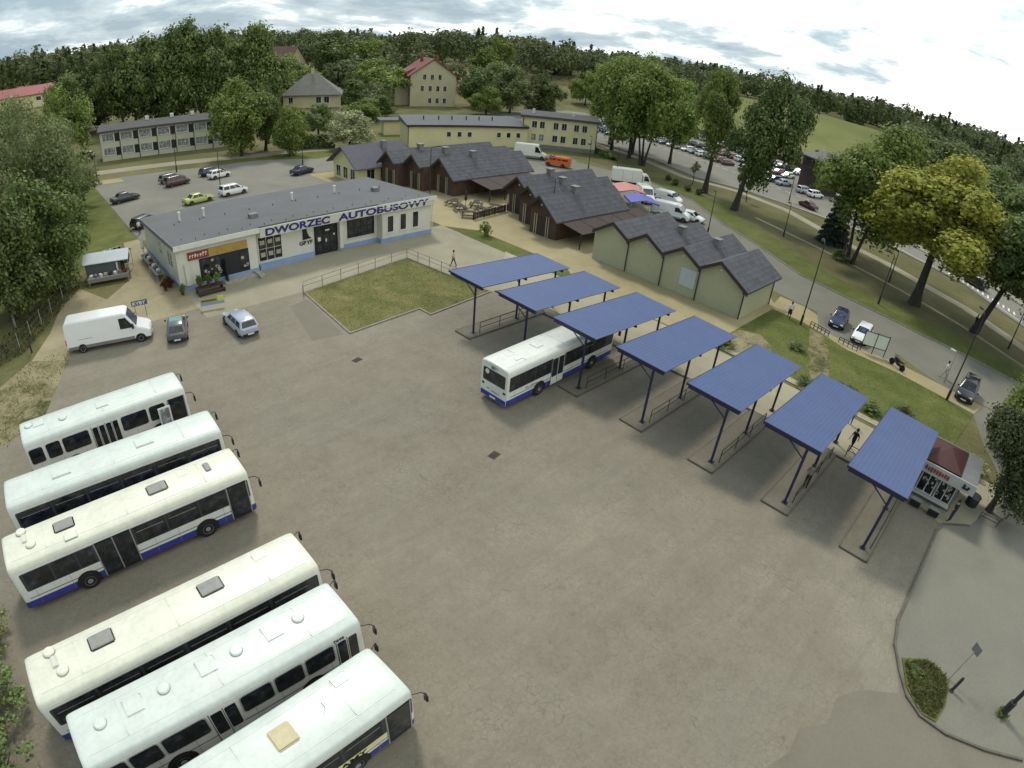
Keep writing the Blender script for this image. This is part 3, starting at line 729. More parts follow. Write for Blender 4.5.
def spruce_mesh(name, seed, nl, size, mt):
    rng = np.random.default_rng(seed)
    z = 1 - 2 * rng.uniform(0, 1, nl) ** 0.62
    tier = np.round((z + 1) * 6) / 6 - 1
    z = tier * 0.75 + z * 0.25
    R = (1 - z) / 2 * 0.95 + 0.05
    br = rng.integers(0, 13, nl) + (tier * 7).astype(int) * 0.37
    th = br * 2 * np.pi / 13 + rng.normal(size=nl) * 0.13
    rr = R * rng.uniform(0.15, 1.0, nl) ** 0.6
    c = np.stack([rr * np.cos(th), rr * np.sin(th), z - rr * 0.22 + rng.normal(size=nl) * 0.02], 1)
    n = np.stack([np.cos(th) * .5, np.sin(th) * .5, np.ones(nl)], 1) + rng.normal(size=(nl, 3)) * 0.4
    return quadcloud(name, c, n, size, mt, rng, 0.7)
CR = {}
M['leafd2'] = leafmat('forest_leaves', (0.060, 0.076, 0.023), (0.098, 0.119, 0.036), (0.165, 0.182, 0.060), 0.3, .045, .8, .62)
def crown(kind, var, mt, nl, size):
    nl = int(nl * 3.9); size *= 0.50
    k = (kind, var, mt, nl)
    if k not in CR:
        CR[k] = spruce_mesh('crown', 300 + var, nl, size, M[mt]) if kind == 'spruce' else crown_mesh('crown', 100 + var * 7 + len(kind), kind, nl, size, M[mt])
    return CR[k]
TREES = 0
def tree(name, label, a, b, h, r, base=0.3, kind='round', var=0, mt='leaf', nl=3600, size=0.075, lean=(0, 0), trunk=0.28, stems=1, group=None, z0=None, squash=1.0):
    """base: share of the height below the crown; lean: shift of the crown's middle from the foot"""
    global TREES
    TREES += 1
    rng = random.Random(TREES * 13 + 5)
    z = float(hterr(a, b)) if z0 is None else z0
    t = thing(name, label, 'tree', (a, b, z - 0.05), rng.uniform(0, 6.28) if lean == (0, 0) else 0, group)
    if kind != 'spruce' and name != 'sapling': base *= 0.72; r *= 1.12
    cz0 = h * base; ch = h - cz0
    c = bpy.data.objects.new('crown', crown(kind, var, mt, nl, size)); C.objects.link(c)
    c.parent = t; c.location = (lean[0], lean[1], cz0 + ch / 2 + 0.05); c.scale = (r, r * squash, ch / 2)
    c.rotation_euler = (0, 0, rng.uniform(0, 6.28) if squash == 1 else 0)
    mb = MB()
    for s in range(stems):
        an = rng.uniform(0, 6.28) + s * 2.1
        ox, oy = (0.0, 0.0) if stems == 1 else (0.35 * math.cos(an), 0.35 * math.sin(an))
        tx, ty = (lean[0], lean[1]) if stems == 1 else (lean[0] + r * 0.35 * math.cos(an), lean[1] + r * 0.35 * math.sin(an))
        pts = []; rs = []
        for i in range(7):
            u = i / 6
            bend = 0.25 * math.sin(u * 5 + an)
            pts.append((ox + (tx - ox) * u ** 1.2 + bend * 0.5, oy + (ty - oy) * u ** 1.2 + bend * 0.4, -0.15 + u * (cz0 + ch * 0.62)))
            rs.append((trunk * (1.5 if i == 0 else 1) * (1 - 0.75 * u) + 0.03) * (1 if stems == 1 else 0.75))
        mb.tube(pts, rs, 9)
        if kind != 'spruce':
            for k in range(6):
                u = rng.uniform(0.45, 0.95); p = Vector(pts[0]).lerp(Vector(pts[-1]), u)
                i0 = min(5, int(u * 6)); p = Vector(pts[i0]).lerp(Vector(pts[i0 + 1]), u * 6 - i0)
                q = rng.uniform(0, 6.28); L = r * rng.uniform(0.45, 0.75)
                e = p + Vector((math.cos(q) * L, math.sin(q) * L, L * rng.uniform(0.3, 0.8)))
                mid = p.lerp(e, 0.5) + Vector((0, 0, L * 0.08))
                mb.tube([p, mid, e], [trunk * 0.38, trunk * 0.22, 0.03], 6)
    mb.build('trunk', M['bark'], t, smooth=True, fixn=False)
    return t
def bush(name, label, a, b, r, h, mt='leaf', var=0, group=None, nl=900, size=0.16):
    t = thing(name, label, 'bush', (a, b, 0), random.Random(int(a * 31 + b * 17)).uniform(0, 6), group)
    c = bpy.data.objects.new('foliage', crown('round', var, mt, nl, size)); C.objects.link(c)
    c.parent = t; c.location = (0, 0, h * 0.47); c.scale = (r, r, h / 2)
    mb = MB()
    for k in range(5):
        q = k * 1.3; mb.tube([(0, 0, -.1), (.3 * r * math.cos(q), .3 * r * math.sin(q), h * .35), (.6 * r * math.cos(q), .6 * r * math.sin(q), h * .65)], [.05, .035, .012], 6)
    mb.build('stem', M['bark'], t, fixn=False)
    return t
# --- left edge, near
tree('oak_tree', 'dark bushy tree at the left edge, right beside the wire fence', 1.2, 64.4, 11.6, 5.0, .03, 'round', 0, 'leafd', 7000, .055)
tree('oak_tree', 'dark bushy tree nearest the white lamp at the left edge', -3.4, 59.8, 11.4, 4.6, .03, 'round', 1, 'leafd', 7000, .055)
tree('willow_tree', 'tall pale willow at the left edge behind the dark bushy trees', 2.6, 88.5, 17.6, 6.6, .05, 'willow', 0, 'leafp', 7000, .05)
tree('willow_tree', 'second pale willow half out of the picture at the left edge', -4.0, 84.0, 17.0, 6.4, .05, 'willow', 1, 'leafp', 5000, .055)
tree('slender_tree', 'slender open tree with a visible trunk beside the pale willow', 7.8, 117, 17.5, 5.8, .20, 'loose', 0, 'leaf', 3600, .055, trunk=.3)
tree('small_tree', 'low dark round tree at the corner of the bright lawn', 8.0, 99.5, 6.4, 3.4, .05, 'round', 2, 'leafd', 3600, .075)
tree('small_tree', 'dark tree between the low round tree and the wire fence', 4.6, 84, 7.5, 3.4, .06, 'round', 1, 'leafd', 3600, .075)
tree('willow_tree', 'pale willow in front of the pinkish red roof at the left edge', 0.5, 135, 16.5, 6.6, .05, 'willow', 2, 'leafp', 5000, .055)
tree('leafy_tree', 'dark tree at the left end of the dark wood by the clearing', 17, 188, 16, 6.5, .06, 'round', 2, 'leafd', 3600, .075)
# --- the dark wood behind the long two-storey block
WOOD = [(25.8, 196, 19.9, 8.0), (30.6, 182, 22.6, 7.8), (37, 177.5, 25, 8.3), (43, 173.5, 27, 8.3), (49.5, 170.5, 27, 8.1), (54.5, 163.5, 25.5, 7.9), (60.5, 157, 26, 7.7), (63, 161, 24.5, 7.0)]
ORD = ['first', 'second', 'third', 'fourth', 'fifth', 'sixth', 'seventh', 'eighth', 'ninth', 'tenth', 'eleventh', 'twelfth', 'thirteenth', 'fourteenth', 'fifteenth', 'sixteenth', 'seventeenth', 'eighteenth', 'nineteenth', 'twentieth', 'twenty-first', 'twenty-second', 'twenty-third', 'twenty-fourth', 'twenty-fifth', 'twenty-sixth', 'twenty-seventh', 'twenty-eighth', 'twenty-ninth', 'thirtieth']
for i, (a, b, h, r) in enumerate(WOOD):
    tree('tall_tree', 'tall dark tree in the wood behind the long grey-roofed block, %s from the left' % ORD[i], a, b, h, r, .12, 'round', i % 3, 'leafd', 4200, .07, trunk=.4, group='tall trees of the dark wood')
WOOD2 = [(36, 192, 22), (47, 186, 25), (57, 180, 26), (66, 174, 25.5), (72, 186, 22), (20, 205, 17)]
for i, (a, b, h) in enumerate(WOOD2):
    tree('tall_tree', 'mid green tree in the back row of the dark wood, %s from the left' % ORD[[1, 2, 3, 4, 5, 0][i]], a, b, h, 8.2, .12, 'round', (i + 1) % 3, 'leaf', 3000, .08, trunk=.4, group='back row of the dark wood')
tree('leafy_tree', 'mid green tree hiding the right end of the long two-storey block', 41.5, 117, 14.6, 6.0, .06, 'round', 2, 'leaf', 5200, .065)
tree('leafy_tree', 'dark slim tree between the block and the grey-roofed house', 47.5, 119, 13.2, 3.8, .06, 'tall', 0, 'leafd', 4200, .07)
tree('leafy_tree', 'low dark tree standing at the car park beside the slim dark tree', 49, 110, 10.0, 4.1, .05, 'round', 0, 'leaf', 3600, .07)
tree('leafy_tree', 'small tree right in front of the grey-roofed house', 64, 128, 7.5, 4.0, .08, 'loose', 1, 'leafg', 3600, .075)
# --- around the grey house and the red-roofed house
for (a, b, h, r, k, mt, lb) in [
    (101, 222, 15, 9, 1, 'leaf', 'broad tree behind the grey-roofed house, below the brown roof'),
    (136, 252, 22, 11.5, 2, 'leafd', 'dark round tree between the brown roof and the red roof'),
    (137, 224, 21, 11, 0, 'leaf', 'big bright tree left of the red-roofed house'),
    (113, 179, 15.2, 8.6, 2, 'leaf', 'mid green tree touching the left wall of the red-roofed house'),
    (96.7, 172, 9, 7.2, 1, 'leafd', 'dark low tree between the grey house and the red-roofed house'),
    (101, 163, 9.4, 6, 0, 'leafg', 'grey-green tree in front of the red-roofed house'),
    (85.7, 144, 6.2, 5.0, 2, 'leaf', 'low tree to the right of the grey-roofed house'),
    (93, 150, 6.5, 5.5, 1, 'leafd', 'dark low tree left of the small flat-roofed shed'),
    (86, 190, 15, 8, 0, 'leafd', 'dark tree just behind the grey-roofed house'),
    (72, 172, 17, 7.5, 1, 'leaf', 'tree rising behind the left side of the grey roof'),
    (141, 163, 14.3, 7.1, 0, 'leafd', 'dark tree to the right of the red-roofed house'),
    (141, 146, 14.5, 7.7, 1, 'leafg', 'grey-green tree behind the low yellow building'),
    (181, 200, 22, 9.5, 2, 'leaf', 'distant broad tree right of the small blue-roofed house'),
    (150, 139, 13.5, 6.2, 2, 'leafd', 'dark tree behind the joint of the two yellow buildings'),
    (128, 143, 8.5, 5.0, 1, 'leaf', 'low green tree beside the right corner of the red-roofed house'),
    (160, 176, 15.5, 7.5, 0, 'leafg', 'grey-green tree on the rise behind the yellow buildings'),
    (196, 160, 13, 7.0, 1, 'leaf', 'round tree at the far edge of the brown field')]:
    tree('leafy_tree', lb, a, b, h, r, .08, 'round', k, mt, 3600, .075, trunk=.3)
tree('flowering_tree', 'round tree full of cream blossom behind the purple-grey roof', 61.5, 109, 7.6, 5.0, .1, 'round', 1, 'leaff', 5200, .06)
tree('spruce_tree', 'slim spruce behind the two-storey yellow building', 163, 150, 14.5, 3.6, .04, 'spruce', 0, 'needle', 2600, .07)
# --- cluster with bare stems behind the market
for i, (a, b, h, r, st, k, lb) in enumerate([
    (117.6, 86.5, 22.5, 7.2, 1, 0, 'tall tree with one bare trunk, leftmost of the cluster behind the vans'),
    (118, 81, 21.5, 7.0, 3, 1, 'three-stemmed tall tree in the cluster beside the car park'),
    (113, 78, 22.5, 7.2, 1, 2, 'forked tall tree in the middle of the cluster behind the vans'),
    (108.6, 71.5, 21.8, 7.2, 3, 0, 'tall tree with several thin stems, nearest of the cluster'),
    (119, 71, 19, 6.6, 1, 1, 'paler tree at the right side of the cluster, above the car park'),
    (124, 92, 20.5, 6.2, 1, 2, 'tall tree at the back of the cluster near the yellow building')]):
    tree('tall_tree', lb, a, b, h, r, .24, 'tall' if i != 4 else 'loose', k, 'leaf', 4400, .065, trunk=.32, stems=st)
tree('tall_tree', 'tall narrow tree with a long bare trunk by the footpath', 100.3, 51.3, 22.0, 4.4, .36, 'tall', 1, 'leaf', 4400, .07, trunk=.45)
tree('tall_tree', 'dark tall tree with a forked trunk between street and car park', 94.3, 42.3, 23.0, 6.0, .28, 'round', 0, 'leafd', 6000, .06, lean=(2.2, -1.6), trunk=.5)
tree('leafy_tree', 'large dark green tree left of the yellow-green tree', 87, 19.5, 19.4, 7.6, .22, 'round', 2, 'leaf', 7000, .058, lean=(2.4, .5), trunk=.34, stems=2)
tree('spruce_tree', 'low dark spruce with drooping boughs by the footpath', 94.9, 24.8, 10.9, 3.0, .03, 'spruce', 1, 'needle', 4200, .085)
tree('maple_tree', 'big yellow-green tree with a thick trunk on the verge', 79.2, 8.0, 18.4, 9.6, .36, 'spread', 0, 'leafy', 11000, .052, lean=(1.3, 0.3), trunk=.62)
tree('leaning_tree', 'dull green tree with a leaning trunk right of the yellow-green tree', 78.4, 0.0, 18.0, 6.6, .36, 'loose', 2, 'leafg', 8000, .06, lean=(2.6, -3.2), trunk=.42)
tree('leaning_tree', 'dark tree cut off by the right edge, its trunk beside the street', 72.5, -7.5, 16.5, 6.4, .30, 'round', 1, 'leafd', 6000, .06, lean=(1.0, -3.0), trunk=.45)
tree('small_tree', 'bushy tree with a dark trunk beside the kiosk and the round bin', 40.5, -6.2, 8.6, 3.3, .17, 'round', 2, 'leafd2', 9000, .05, lean=(.9, -.7), trunk=.2)
tree('small_tree', 'pale bushy tree behind the kiosk tree at the right edge', 49.5, -7.0, 7.4, 3.2, .06, 'round', 1, 'leaf', 7000, .055, trunk=.18)
for (a, b, h, r, k, mt, lb) in [
    (205, 40, 19, 12, 0, 'leafg', 'large grey-green tree at the near edge of the hill forest'),
    (196, 22, 17, 10, 1, 'leafg', 'grey-green tree above the small dark barn'),
    (188, 8, 15, 9.0, 2, 'leafg', 'grey-green tree behind the large dark green tree'),
    (178, -6, 15, 9.0, 0, 'leafg', 'rounded grey-green tree behind the yellow-green crown'),
    (165, -18, 14, 8.5, 1, 'leafg', 'rounded grey tree rising right of the yellow-green crown'),
    (150, -26, 14, 8.0, 2, 'leaf', 'green tree near the right edge below the hill forest'),
    (128, -20, 12, 7.0, 0, 'leafd', 'dark tree beyond the main road at the right edge'),
    (140, 12, 10, 6.0, 1, 'leafd', 'dark tree beyond the main road behind the yellow-green tree')]:
    tree('hillside_tree', lb, a, b, h, r, .06, 'round', k, mt, 3600, .075, trunk=.35)
for i, (a, b) in enumerate([(104.3, 56.5), (107.5, 48.0), (103.5, 44.5)]):
    tree('sapling', ['young staked tree on the verge left of the narrow tall tree', 'young tree between the narrow tall tree and the dark tall tree', 'thin young tree beside the dark forked tree'][i], a, b, 4.6, 1.1, .5, 'loose', i % 2, 'leaff' if i == 0 else 'leaf', 500, .2, trunk=.06)
# --- bushes
for i, (px, (a, b)) in enumerate([(0, (101.5, 60.2)), (1, (99.3, 57.2)), (2, (97.6, 53.5)), (3, (97.2, 51.0))]):
    bush('round_bush', 'small round bush beside the van yard, %s from the left' % ORD[i], a, b, .85, 1.2, 'leafd', i % 3, 'row of small round bushes')
for i, (a, b, r, h, mt, lb) in enumerate([
    (-8.1, 22.4, 2.0, 2.3, 'leaf', 'leafy shrub at the left edge beside the rear of the third bus'),
    (-8.5, 18.6, 2.0, 2.2, 'leafg', 'grey-green shrub behind the rear of the fourth bus'),
    (-8.7, 15.2, 2.0, 2.2, 'leafg', 'grey shrub in the bottom left corner of the yard'),
    (2.6, 63.5, 1.0, 1.5, 'leaff', 'yellow-green bush beside the back wall of the clothes hut'),
    (45.5, 27.0, 0.9, 0.9, 'leafg', 'low grey shrub by the walkway below the green gables'),
    (44.6, 10.2, 1.0, 0.9, 'leafg', 'low grey shrub between the walkway and the trodden path'),
    (45.5, 4.6, 1.1, 0.9, 'leafg', 'straggly shrub at the back end of the two right canopies'),
    (43.2, -2.6, 1.1, 1.0, 'leaff', 'pale flowering shrub just behind the kiosk'),
    (44.6, -4.2, 1.3, 1.2, 'leaff', 'pale shrub between the kiosk and the bushy tree'),
    (46.2, 50.2, .9, 2.0, 'leaf', 'small bushy plant by the market tables'),
    (86.5, 20.8, 1.6, 1.4, 'leafd', 'dark low shrub at the foot of the twin-stemmed tree'),
    (23.3, -5.2, .45, .35, 'leafd', 'dark weedy clump on the grass triangle'),
    (46.6, 7.4, 1.3, .8, 'leafp', 'straw-coloured low plant beside the trodden path'),
    (47.6, 2.2, 1.2, .9, 'leafg', 'grey-green plant on the lawn behind the second canopy from the right'),
    (50.6, 13.4, 1.0, .8, 'leafp', 'dry plant on the lawn near the lamp post by the street'),
    (45.0, 15.2, 1.2, 1.0, 'leafd', 'dark low shrub at the back end of the fourth canopy from the right'),
    (44.8, 18.0, 1.0, .9, 'leaf', 'green low shrub at the right corner of the green gabled hall'),
    (24.0, -9.95, .4, .4, 'leaf', 'weeds round the foot of the black lamp post')]):
    bush('shrub', lb, a, b, r, h, mt, i % 3, None, 2200 if r > 2 else 1200, .085)
# --- hedges
def hedge(label, pts, w, h, mt, n):
    rng = np.random.default_rng(int(pts[0][0] * 10 + 999))
    cs = []; ns = []
    for (p, q) in zip(pts, pts[1:]):
        p = np.array(p); q = np.array(q); L = np.linalg.norm(q - p); k = int(n * L)
        u = rng.uniform(0, 1, k)[:, None]; c = p + (q - p) * u
        d = (q - p) / L; nn = np.array([-d[1], d[0]])
        ang = rng.uniform(-0.3, math.pi + 0.3, k)
        o = np.cos(ang) * w / 2 * rng.uniform(.75, 1.1, k); z = np.clip(h * 0.15 + np.sin(ang) * h * .85, .05, None) * rng.uniform(.8, 1.08, k)
        cs.append(np.stack([c[:, 0] + nn[0] * o, c[:, 1] + nn[1] * o, z], 1))
        ns.append(np.stack([nn[0] * np.cos(ang), nn[1] * np.cos(ang), np.sin(ang) + .2], 1) + rng.normal(size=(k, 3)) * .5)
    me = quadcloud('hedge', np.concatenate(cs), np.concatenate(ns), .28, M[mt], rng)
    o = bpy.data.objects.new('hedge', me); C.objects.link(o)
    return tag(o, label, 'hedge')
hedge('dark clipped hedge beyond the lane left of the long block', [(2, 146), (16, 142)], 2.4, 1.8, 'leafd', 130)
hedge('tall dark green hedge in front of the grey-roofed house', [(52.5, 116), (60, 113)], 2.0, 2.6, 'leafd', 160)
hedge('rough low hedge on the slope below the far car park edge', [(124, 112), (116, 99), (106, 77)], 1.4, 1.0, 'leafd', 90)
# --- far forest: one mass that nobody could count
def forest():
    rng = np.random.default_rng(7)
    F2 = Vector((F_.x, F_.y)).normalized(); az0 = math.atan2(F2.y, F2.x)
    cs = []; ns = []; ss = []
    n = 0
    def rmin(q):
        if q < -33: return 222
        if q < -15: return 372
        if q < -8: return 300
        if q < 2: return 310
        if q < 7.5: return 330
        if q < 19: return 232
        if q < 27: return 306
        if q < 30: return 240
        return 322
    while n < 1500:
        az = az0 + rng.uniform(-1.15, 1.15); u = rng.uniform(0, 1)
        r = 222 + 400 * u ** 1.25
        a, b = r * math.cos(az), r * math.sin(az)
        rel = math.degrees(az - az0)
        if r < rmin(rel) + rng.uniform(0, 6): continue
        if any((a - q[0]) ** 2 + (b - q[1]) ** 2 < q[2] ** 2 for q in ((126, 275, 19), (206, 240, 18), (17, 298, 24), (43, 305, 17), (57, 300, 14))): continue
        n += 1
        h = rng.uniform(10, 16.5) + (2.0 if rel > 0 else 0) + (3 if rng.uniform() < .08 else 0); rr = rng.uniform(4.5, 9.0)
        if r < 300: h *= .85
        z = float(hterr(a, b))
        con = rng.uniform() < 0.2
        k = 560 if r < 330 else (340 if r < 430 else 170)
        d = rng.normal(size=(k, 3)); d[:, 2] = np.abs(d[:, 2]) * 1.1 - 0.35; d /= np.linalg.norm(d, axis=1, keepdims=True)
        sc = rng.uniform(.78, 1.05, (k, 1))
        if con:
            zz = rng.uniform(0, 1, k) ** 1.4; th = rng.uniform(0, 6.28, k)
            p = np.stack([(1 - zz) * rr * .55 * np.cos(th), (1 - zz) * rr * .55 * np.sin(th), zz * (h + 2)], 1)
        else:
            lob = 1 + 0.22 * np.sin(d[:, :1] * 7 + a) * np.cos(d[:, 1:2] * 6 + b)
            p = d * sc * lob * np.array([rr, rr, h * .55]) + np.array([0, 0, h * .45])
        cs.append(p + np.array([a, b, z])); ns.append(d + rng.normal(size=(k, 3)) * .4); ss.append(np.full(k, .62 if r < 330 else (.8 if r < 430 else 1.1)))
    me = quadcloud('forest', np.concatenate(cs), np.concatenate(ns), np.concatenate(ss), M['leafd2'], rng)
    o = bpy.data.objects.new('forest', me); C.objects.link(o)
    tag(o, 'dense dark green forest covering the hills along the horizon', 'forest', None, 'stuff')
forest()
# ================================================================ buildings
def wall_window(par, x0, x1, z0, z1, y, nx=2, nz=1, frame='trim', gl='glass', sill=True, d=-1, name='window'):
    """a window in a wall whose outer face lies at y and looks towards d (-1: -y)"""
    mb = MB(); f = 0.06
    mb.box(x0 - f, x1 + f, min(y, y + d * .04), max(y, y + d * .04), z0 - f, z0); mb.box(x0 - f, x1 + f, min(y, y + d * .04), max(y, y + d * .04), z1, z1 + f)
    for i in range(nx + 1):
        x = x0 + (x1 - x0) * i / nx; w = f if i in (0, nx) else f * .6
        mb.box(x - w / 2 - (f / 2 if i == 0 else 0), x + w / 2 + (f / 2 if i == nx else 0), min(y, y + d * .037), max(y, y + d * .037), z0, z1)
    for i in range(1, nz):
        z = z0 + (z1 - z0) * i / nz
        mb.box(x0, x1, min(y, y + d * .033), max(y, y + d * .033), z - f * .3, z + f * .3)
    w = mb.build(name, M[frame], par, fixn=False)
    mb = MB(); mb.box(x0, x1, min(y - d * .05, y + d * .012), max(y - d * .05, y + d * .012), z0, z1)
    mb.build('pane', M[gl], w, fixn=False)
    if sill:
        mb = MB(); mb.box(x0 - .1, x1 + .1, min(y, y + d * .12), max(y, y + d * .12), z0 - f - .05, z0 - f - .002)
        mb.build('sill', M['trim'], w, fixn=False)
    return w
def wall_window_x(par, y0, y1, z0, z1, x, ny=2, nz=1, frame='trim', gl='glass', d=-1, name='window'):
    mb = MB(); f = 0.06
    X = (min(x, x + d * .04), max(x, x + d * .04))
    mb.box(*X, y0 - f, y1 + f, z0 - f, z0); mb.box(*X, y0 - f, y1 + f, z1, z1 + f)
    for i in range(ny + 1):
        y = y0 + (y1 - y0) * i / ny
        mb.box(min(x, x + d * .037), max(x, x + d * .037), y - f / 2, y + f / 2, z0, z1)
    for i in range(1, nz):
        z = z0 + (z1 - z0) * i / nz
        mb.box(min(x, x + d * .033), max(x, x + d * .033), y0, y1, z - f * .3, z + f * .3)
    w = mb.build(name, M[frame], par, fixn=False)
    mb = MB(); mb.box(min(x - d * .05, x + d * .012), max(x - d * .05, x + d * .012), y0, y1, z0, z1)
    mb.build('pane', M[gl], w, fixn=False)
    return w
# ---------------------------------------------------------------- bus station hall
def station():
    t = thing('bus_station_hall', 'long cream bus station hall with grey flat roof and blue roof lettering', 'building', (12.2, 54.7, 0))
    D = 14.5
    mb = MB()   # local x along the front, y to the rear
    q = [(0, 0), (7.9, 0), (7.9, .8), (22.4, .8), (22.4, 0), (29.2, 0), (29.2, D), (0, D)]
    mb.add([(x, y, .45) for x, y in q] + [(x, y, 4.2 - .6 * y / D) for x, y in q], [list(range(7, -1, -1)), list(range(8, 16))] + [(i, (i + 1) % 8, 8 + (i + 1) % 8, 8 + i) for i in range(8)])
    mb.build('wall', M['cream'], t, fixn=False)
    mb = MB()
    e = .05
    mb.prism([(-e, -e), (7.9 + e, -e), (7.9 + e, .8 - e), (22.4 - e, .8 - e), (22.4 - e, -e), (29.2 + e, -e), (29.2 + e, D + e), (-e, D + e)], -.05, .5)
    mb.build('plinth', M['plinth'], t, fixn=False)
    # roof falls towards the back
    mb = MB()
    zf, zb = 4.5, 3.9
    def rz_(y): return zf + (zb - zf) * y / D
    pr = [(-.3, -.35), (8.2, -.35), (8.2, .25), (22.0, .25), (22.0, -.35), (29.6, -.35), (29.6, D + .4), (-.3, D + .4)]
    n = len(pr)
    mb.add([(x, y, rz_(y) - .32) for x, y in pr] + [(x, y, rz_(y)) for x, y in pr], [list(range(n - 1, -1, -1)), list(range(n, 2 * n))] + [(i, (i + 1) % n, n + (i + 1) % n, n + i) for i in range(n)])
    r = mb.build('roof', M['felt'], t, fixn=False)
    mb = MB()
    for (x0, y0, x1, y1) in [(-.36, -.42, 8.2, -.36), (22.0, -.42, 29.66, -.36)]:
        mb.box(x0, x1, y0, y1, 4.08, 4.56)
    each(mb, 'fascia', M['trim'], r, fixn=False)
    mb = MB()
    mb.prismx([(-.37, 4.12), (-.37, 4.56), (D + .42, 3.98), (D + .42, 3.56)], -.37, -.31)
    mb.build('verge_trim', M['grey'], r, fixn=False)
    mb = MB()
    rg = random.Random(4)
    for i in range(24):
        x = 1.0 + i * 1.17; y = .7 if i % 2 else 1.6
        mb.tube([(x, y, rz_(y) - .1), (x, y, rz_(y) + .16)], .035, 6)
    for i in range(10):
        x = 2 + i * 2.8; mb.tube([(x, 8, rz_(8) - .1), (x, 8, rz_(8) + .2)], .045, 6)
    each(mb, 'vent_pipe', M['black'], r, fixn=False)
    mb = MB()
    for x, y, h in ((3.0, 9.5, .9), (5.6, 9.2, .9), (16, 9.0, .8), (21.5, 9, .8)):
        mb.tube([(x, y, rz_(y) - .1), (x, y, rz_(y) + h)], .13, 8); mb.tube([(x, y, rz_(y) + h), (x, y, rz_(y) + h + .12)], [.2, .05], 8)
    each(mb, 'chimney_pipe', M['trim'], r, fixn=False)
    mb = MB(); mb.box(9, 9.9, 4, 4.8, 4.2, 4.75); mb.box(25.2, 26.0, 6, 6.8, 4.1, 4.7)
    each(mb, 'roof_hatch', M['grey'], r, bevel=.03)
    # sign band above the recess
    mb = MB(); mb.prismx([(-.30, 3.50), (-.42, 4.50), (-.30, 4.50), (-.18, 3.50)], 8.25, 29.4)
    sb = mb.build('sign_band', M['cream'], t, fixn=False)
    tilt = math.atan2(1, .12)
    for s, x0 in (('DWORZEC', 8.75), ('AUTOBUSOWY', 17.0)):
        w = {'DWORZEC': 7.1, 'AUTOBUSOWY': 11.6}[s]
        o = text('lettering', s, 1.02, M['letter'], sb, (x0, -.33, 3.65), (tilt + .24, 0, 0), .03, .03)
        bb = [v.co.x for v in o.data.vertices]; o.scale = (w / (max(bb) - min(bb)), 1, 1)
    # shop at the left
    mb = MB(); mb.box(2.0, 7.0, -.05, .10, .5, 2.75)
    fr = mb.build('shop_window', M['black'], t, fixn=False)
    mb = MB()
    for x0, x1 in ((2.1, 3.15), (3.25, 4.3), (6.05, 6.9)): mb.box(x0, x1, -.075, -.045, .75, 2.65)
    each(mb, 'pane', M['glass'], fr, fixn=False)
    mb = MB(); rg = random.Random(9)
    for i in range(16):
        x = rg.uniform(2.2, 4.1) if i < 12 else rg.uniform(6.1, 6.7); z = rg.uniform(.9, 2.4); s = rg.uniform(.12, .3)
        mb.box(x, x + s, -.082, -.073, z, z + s)
    each(mb, 'window_poster', [M['poster']], fr, fixn=False)
    mb = MB(); mb.box(4.45, 5.95, -.03, .3, .1, 2.7)
    dr = mb.build('door', M['ink'], t, fixn=False)
    mb = MB(); mb.box(4.32, 4.42, -.9, -.06, .2, 2.3); mb.build('open_leaf', M['black'], dr, fixn=False)
    mb = MB(); mb.box(.95, 3.0, -.14, -.03, 2.85, 3.6, 0); mb.box(3.0, 6.9, -.142, -.03, 2.85, 3.6, 1)
    sg = mb.build('shop_sign', [M['signred'], M['signyellow']], t, fixn=False)
    mb = MB(); rg = random.Random(3)
    for i in range(7):
        x = 1.1 + i * .26; h = rg.uniform(.25, .4)
        mb.box(x, x + .07, -.15, -.139, 3.05, 3.05 + h); mb.box(x, x + .17, -.151, -.138, 3.05 + h * rg.uniform(.3, .9), 3.05 + h)
    each(mb, 'pale_mark', M['trim'], sg, fixn=False)
    mb = MB(); mb.box(.5, 1.0, -.20, -.05, .5, 2.6)
    mb.build('corner_pier', M['cream'], t, fixn=False)
    mb = MB()
    mb.box(4.0, 7.3, -1.2, -.06, -.05, .16); mb.box(7.3, 7.7, -1.9, -.06, -.05, .3); mb.box(7.7, 8.0, -1.5, -.06, -.05, .2)
    each(mb, 'step', M['concretepost'], t, fixn=False)
    # glazed part with coloured posters
    w = wall_window(t, 8.35, 10.9, .75, 3.2, .8, 3, 2, 'trim', 'glass', False)
    mb = MB(); rg = random.Random(5)
    for i in range(3):
        for k in range(2):
            mb.box(8.55 + i * .85, 9.05 + i * .85, .775, .787, 1.0 + k * 1.25 + rg.uniform(0, .2), 1.6 + k * 1.25)
    each(mb, 'window_poster', M['poster'], w, fixn=False)
    mb = MB(); mb.prism([(8.2, .74), (14.2, .74), (14.2, .2), (8.2, .2)], -.05, .42); mb.build('front_ledge', M['plinth'], t, fixn=False)
    # emblem: black bird over the operator's name
    em = MB(); em.prismy([(13.25, 2.0), (14.25, 2.05), (13.95, 2.3), (13.75, 2.85), (13.72, 3.12), (13.95, 3.26), (13.7, 3.42), (13.45, 3.40), (13.25, 3.2), (13.3, 2.7)], .70, .79)
    e = em.build('bird_emblem', M['ink'], t, fixn=False)
    text('operator_name', 'GRYF', .55, M['ink'], e, (12.85, .77, 1.45), (math.pi / 2, 0, 0), .012, .02, 1.15)
    # entrance
    mb = MB(); mb.box(14.6, 17.3, .70, .95, .05, 3.35); dr = mb.build('door', M['ink'], t, fixn=False)
    mb = MB()
    for i in range(3):
        mb.box(14.7 + i * .86, 15.46 + i * .86, .672, .69, .2, 2.2); mb.box(14.7 + i * .86, 15.46 + i * .86, .672, .69, 2.35, 3.2)
    each(mb, 'door_glass', M['glass'], dr, fixn=False)
    mb = MB()
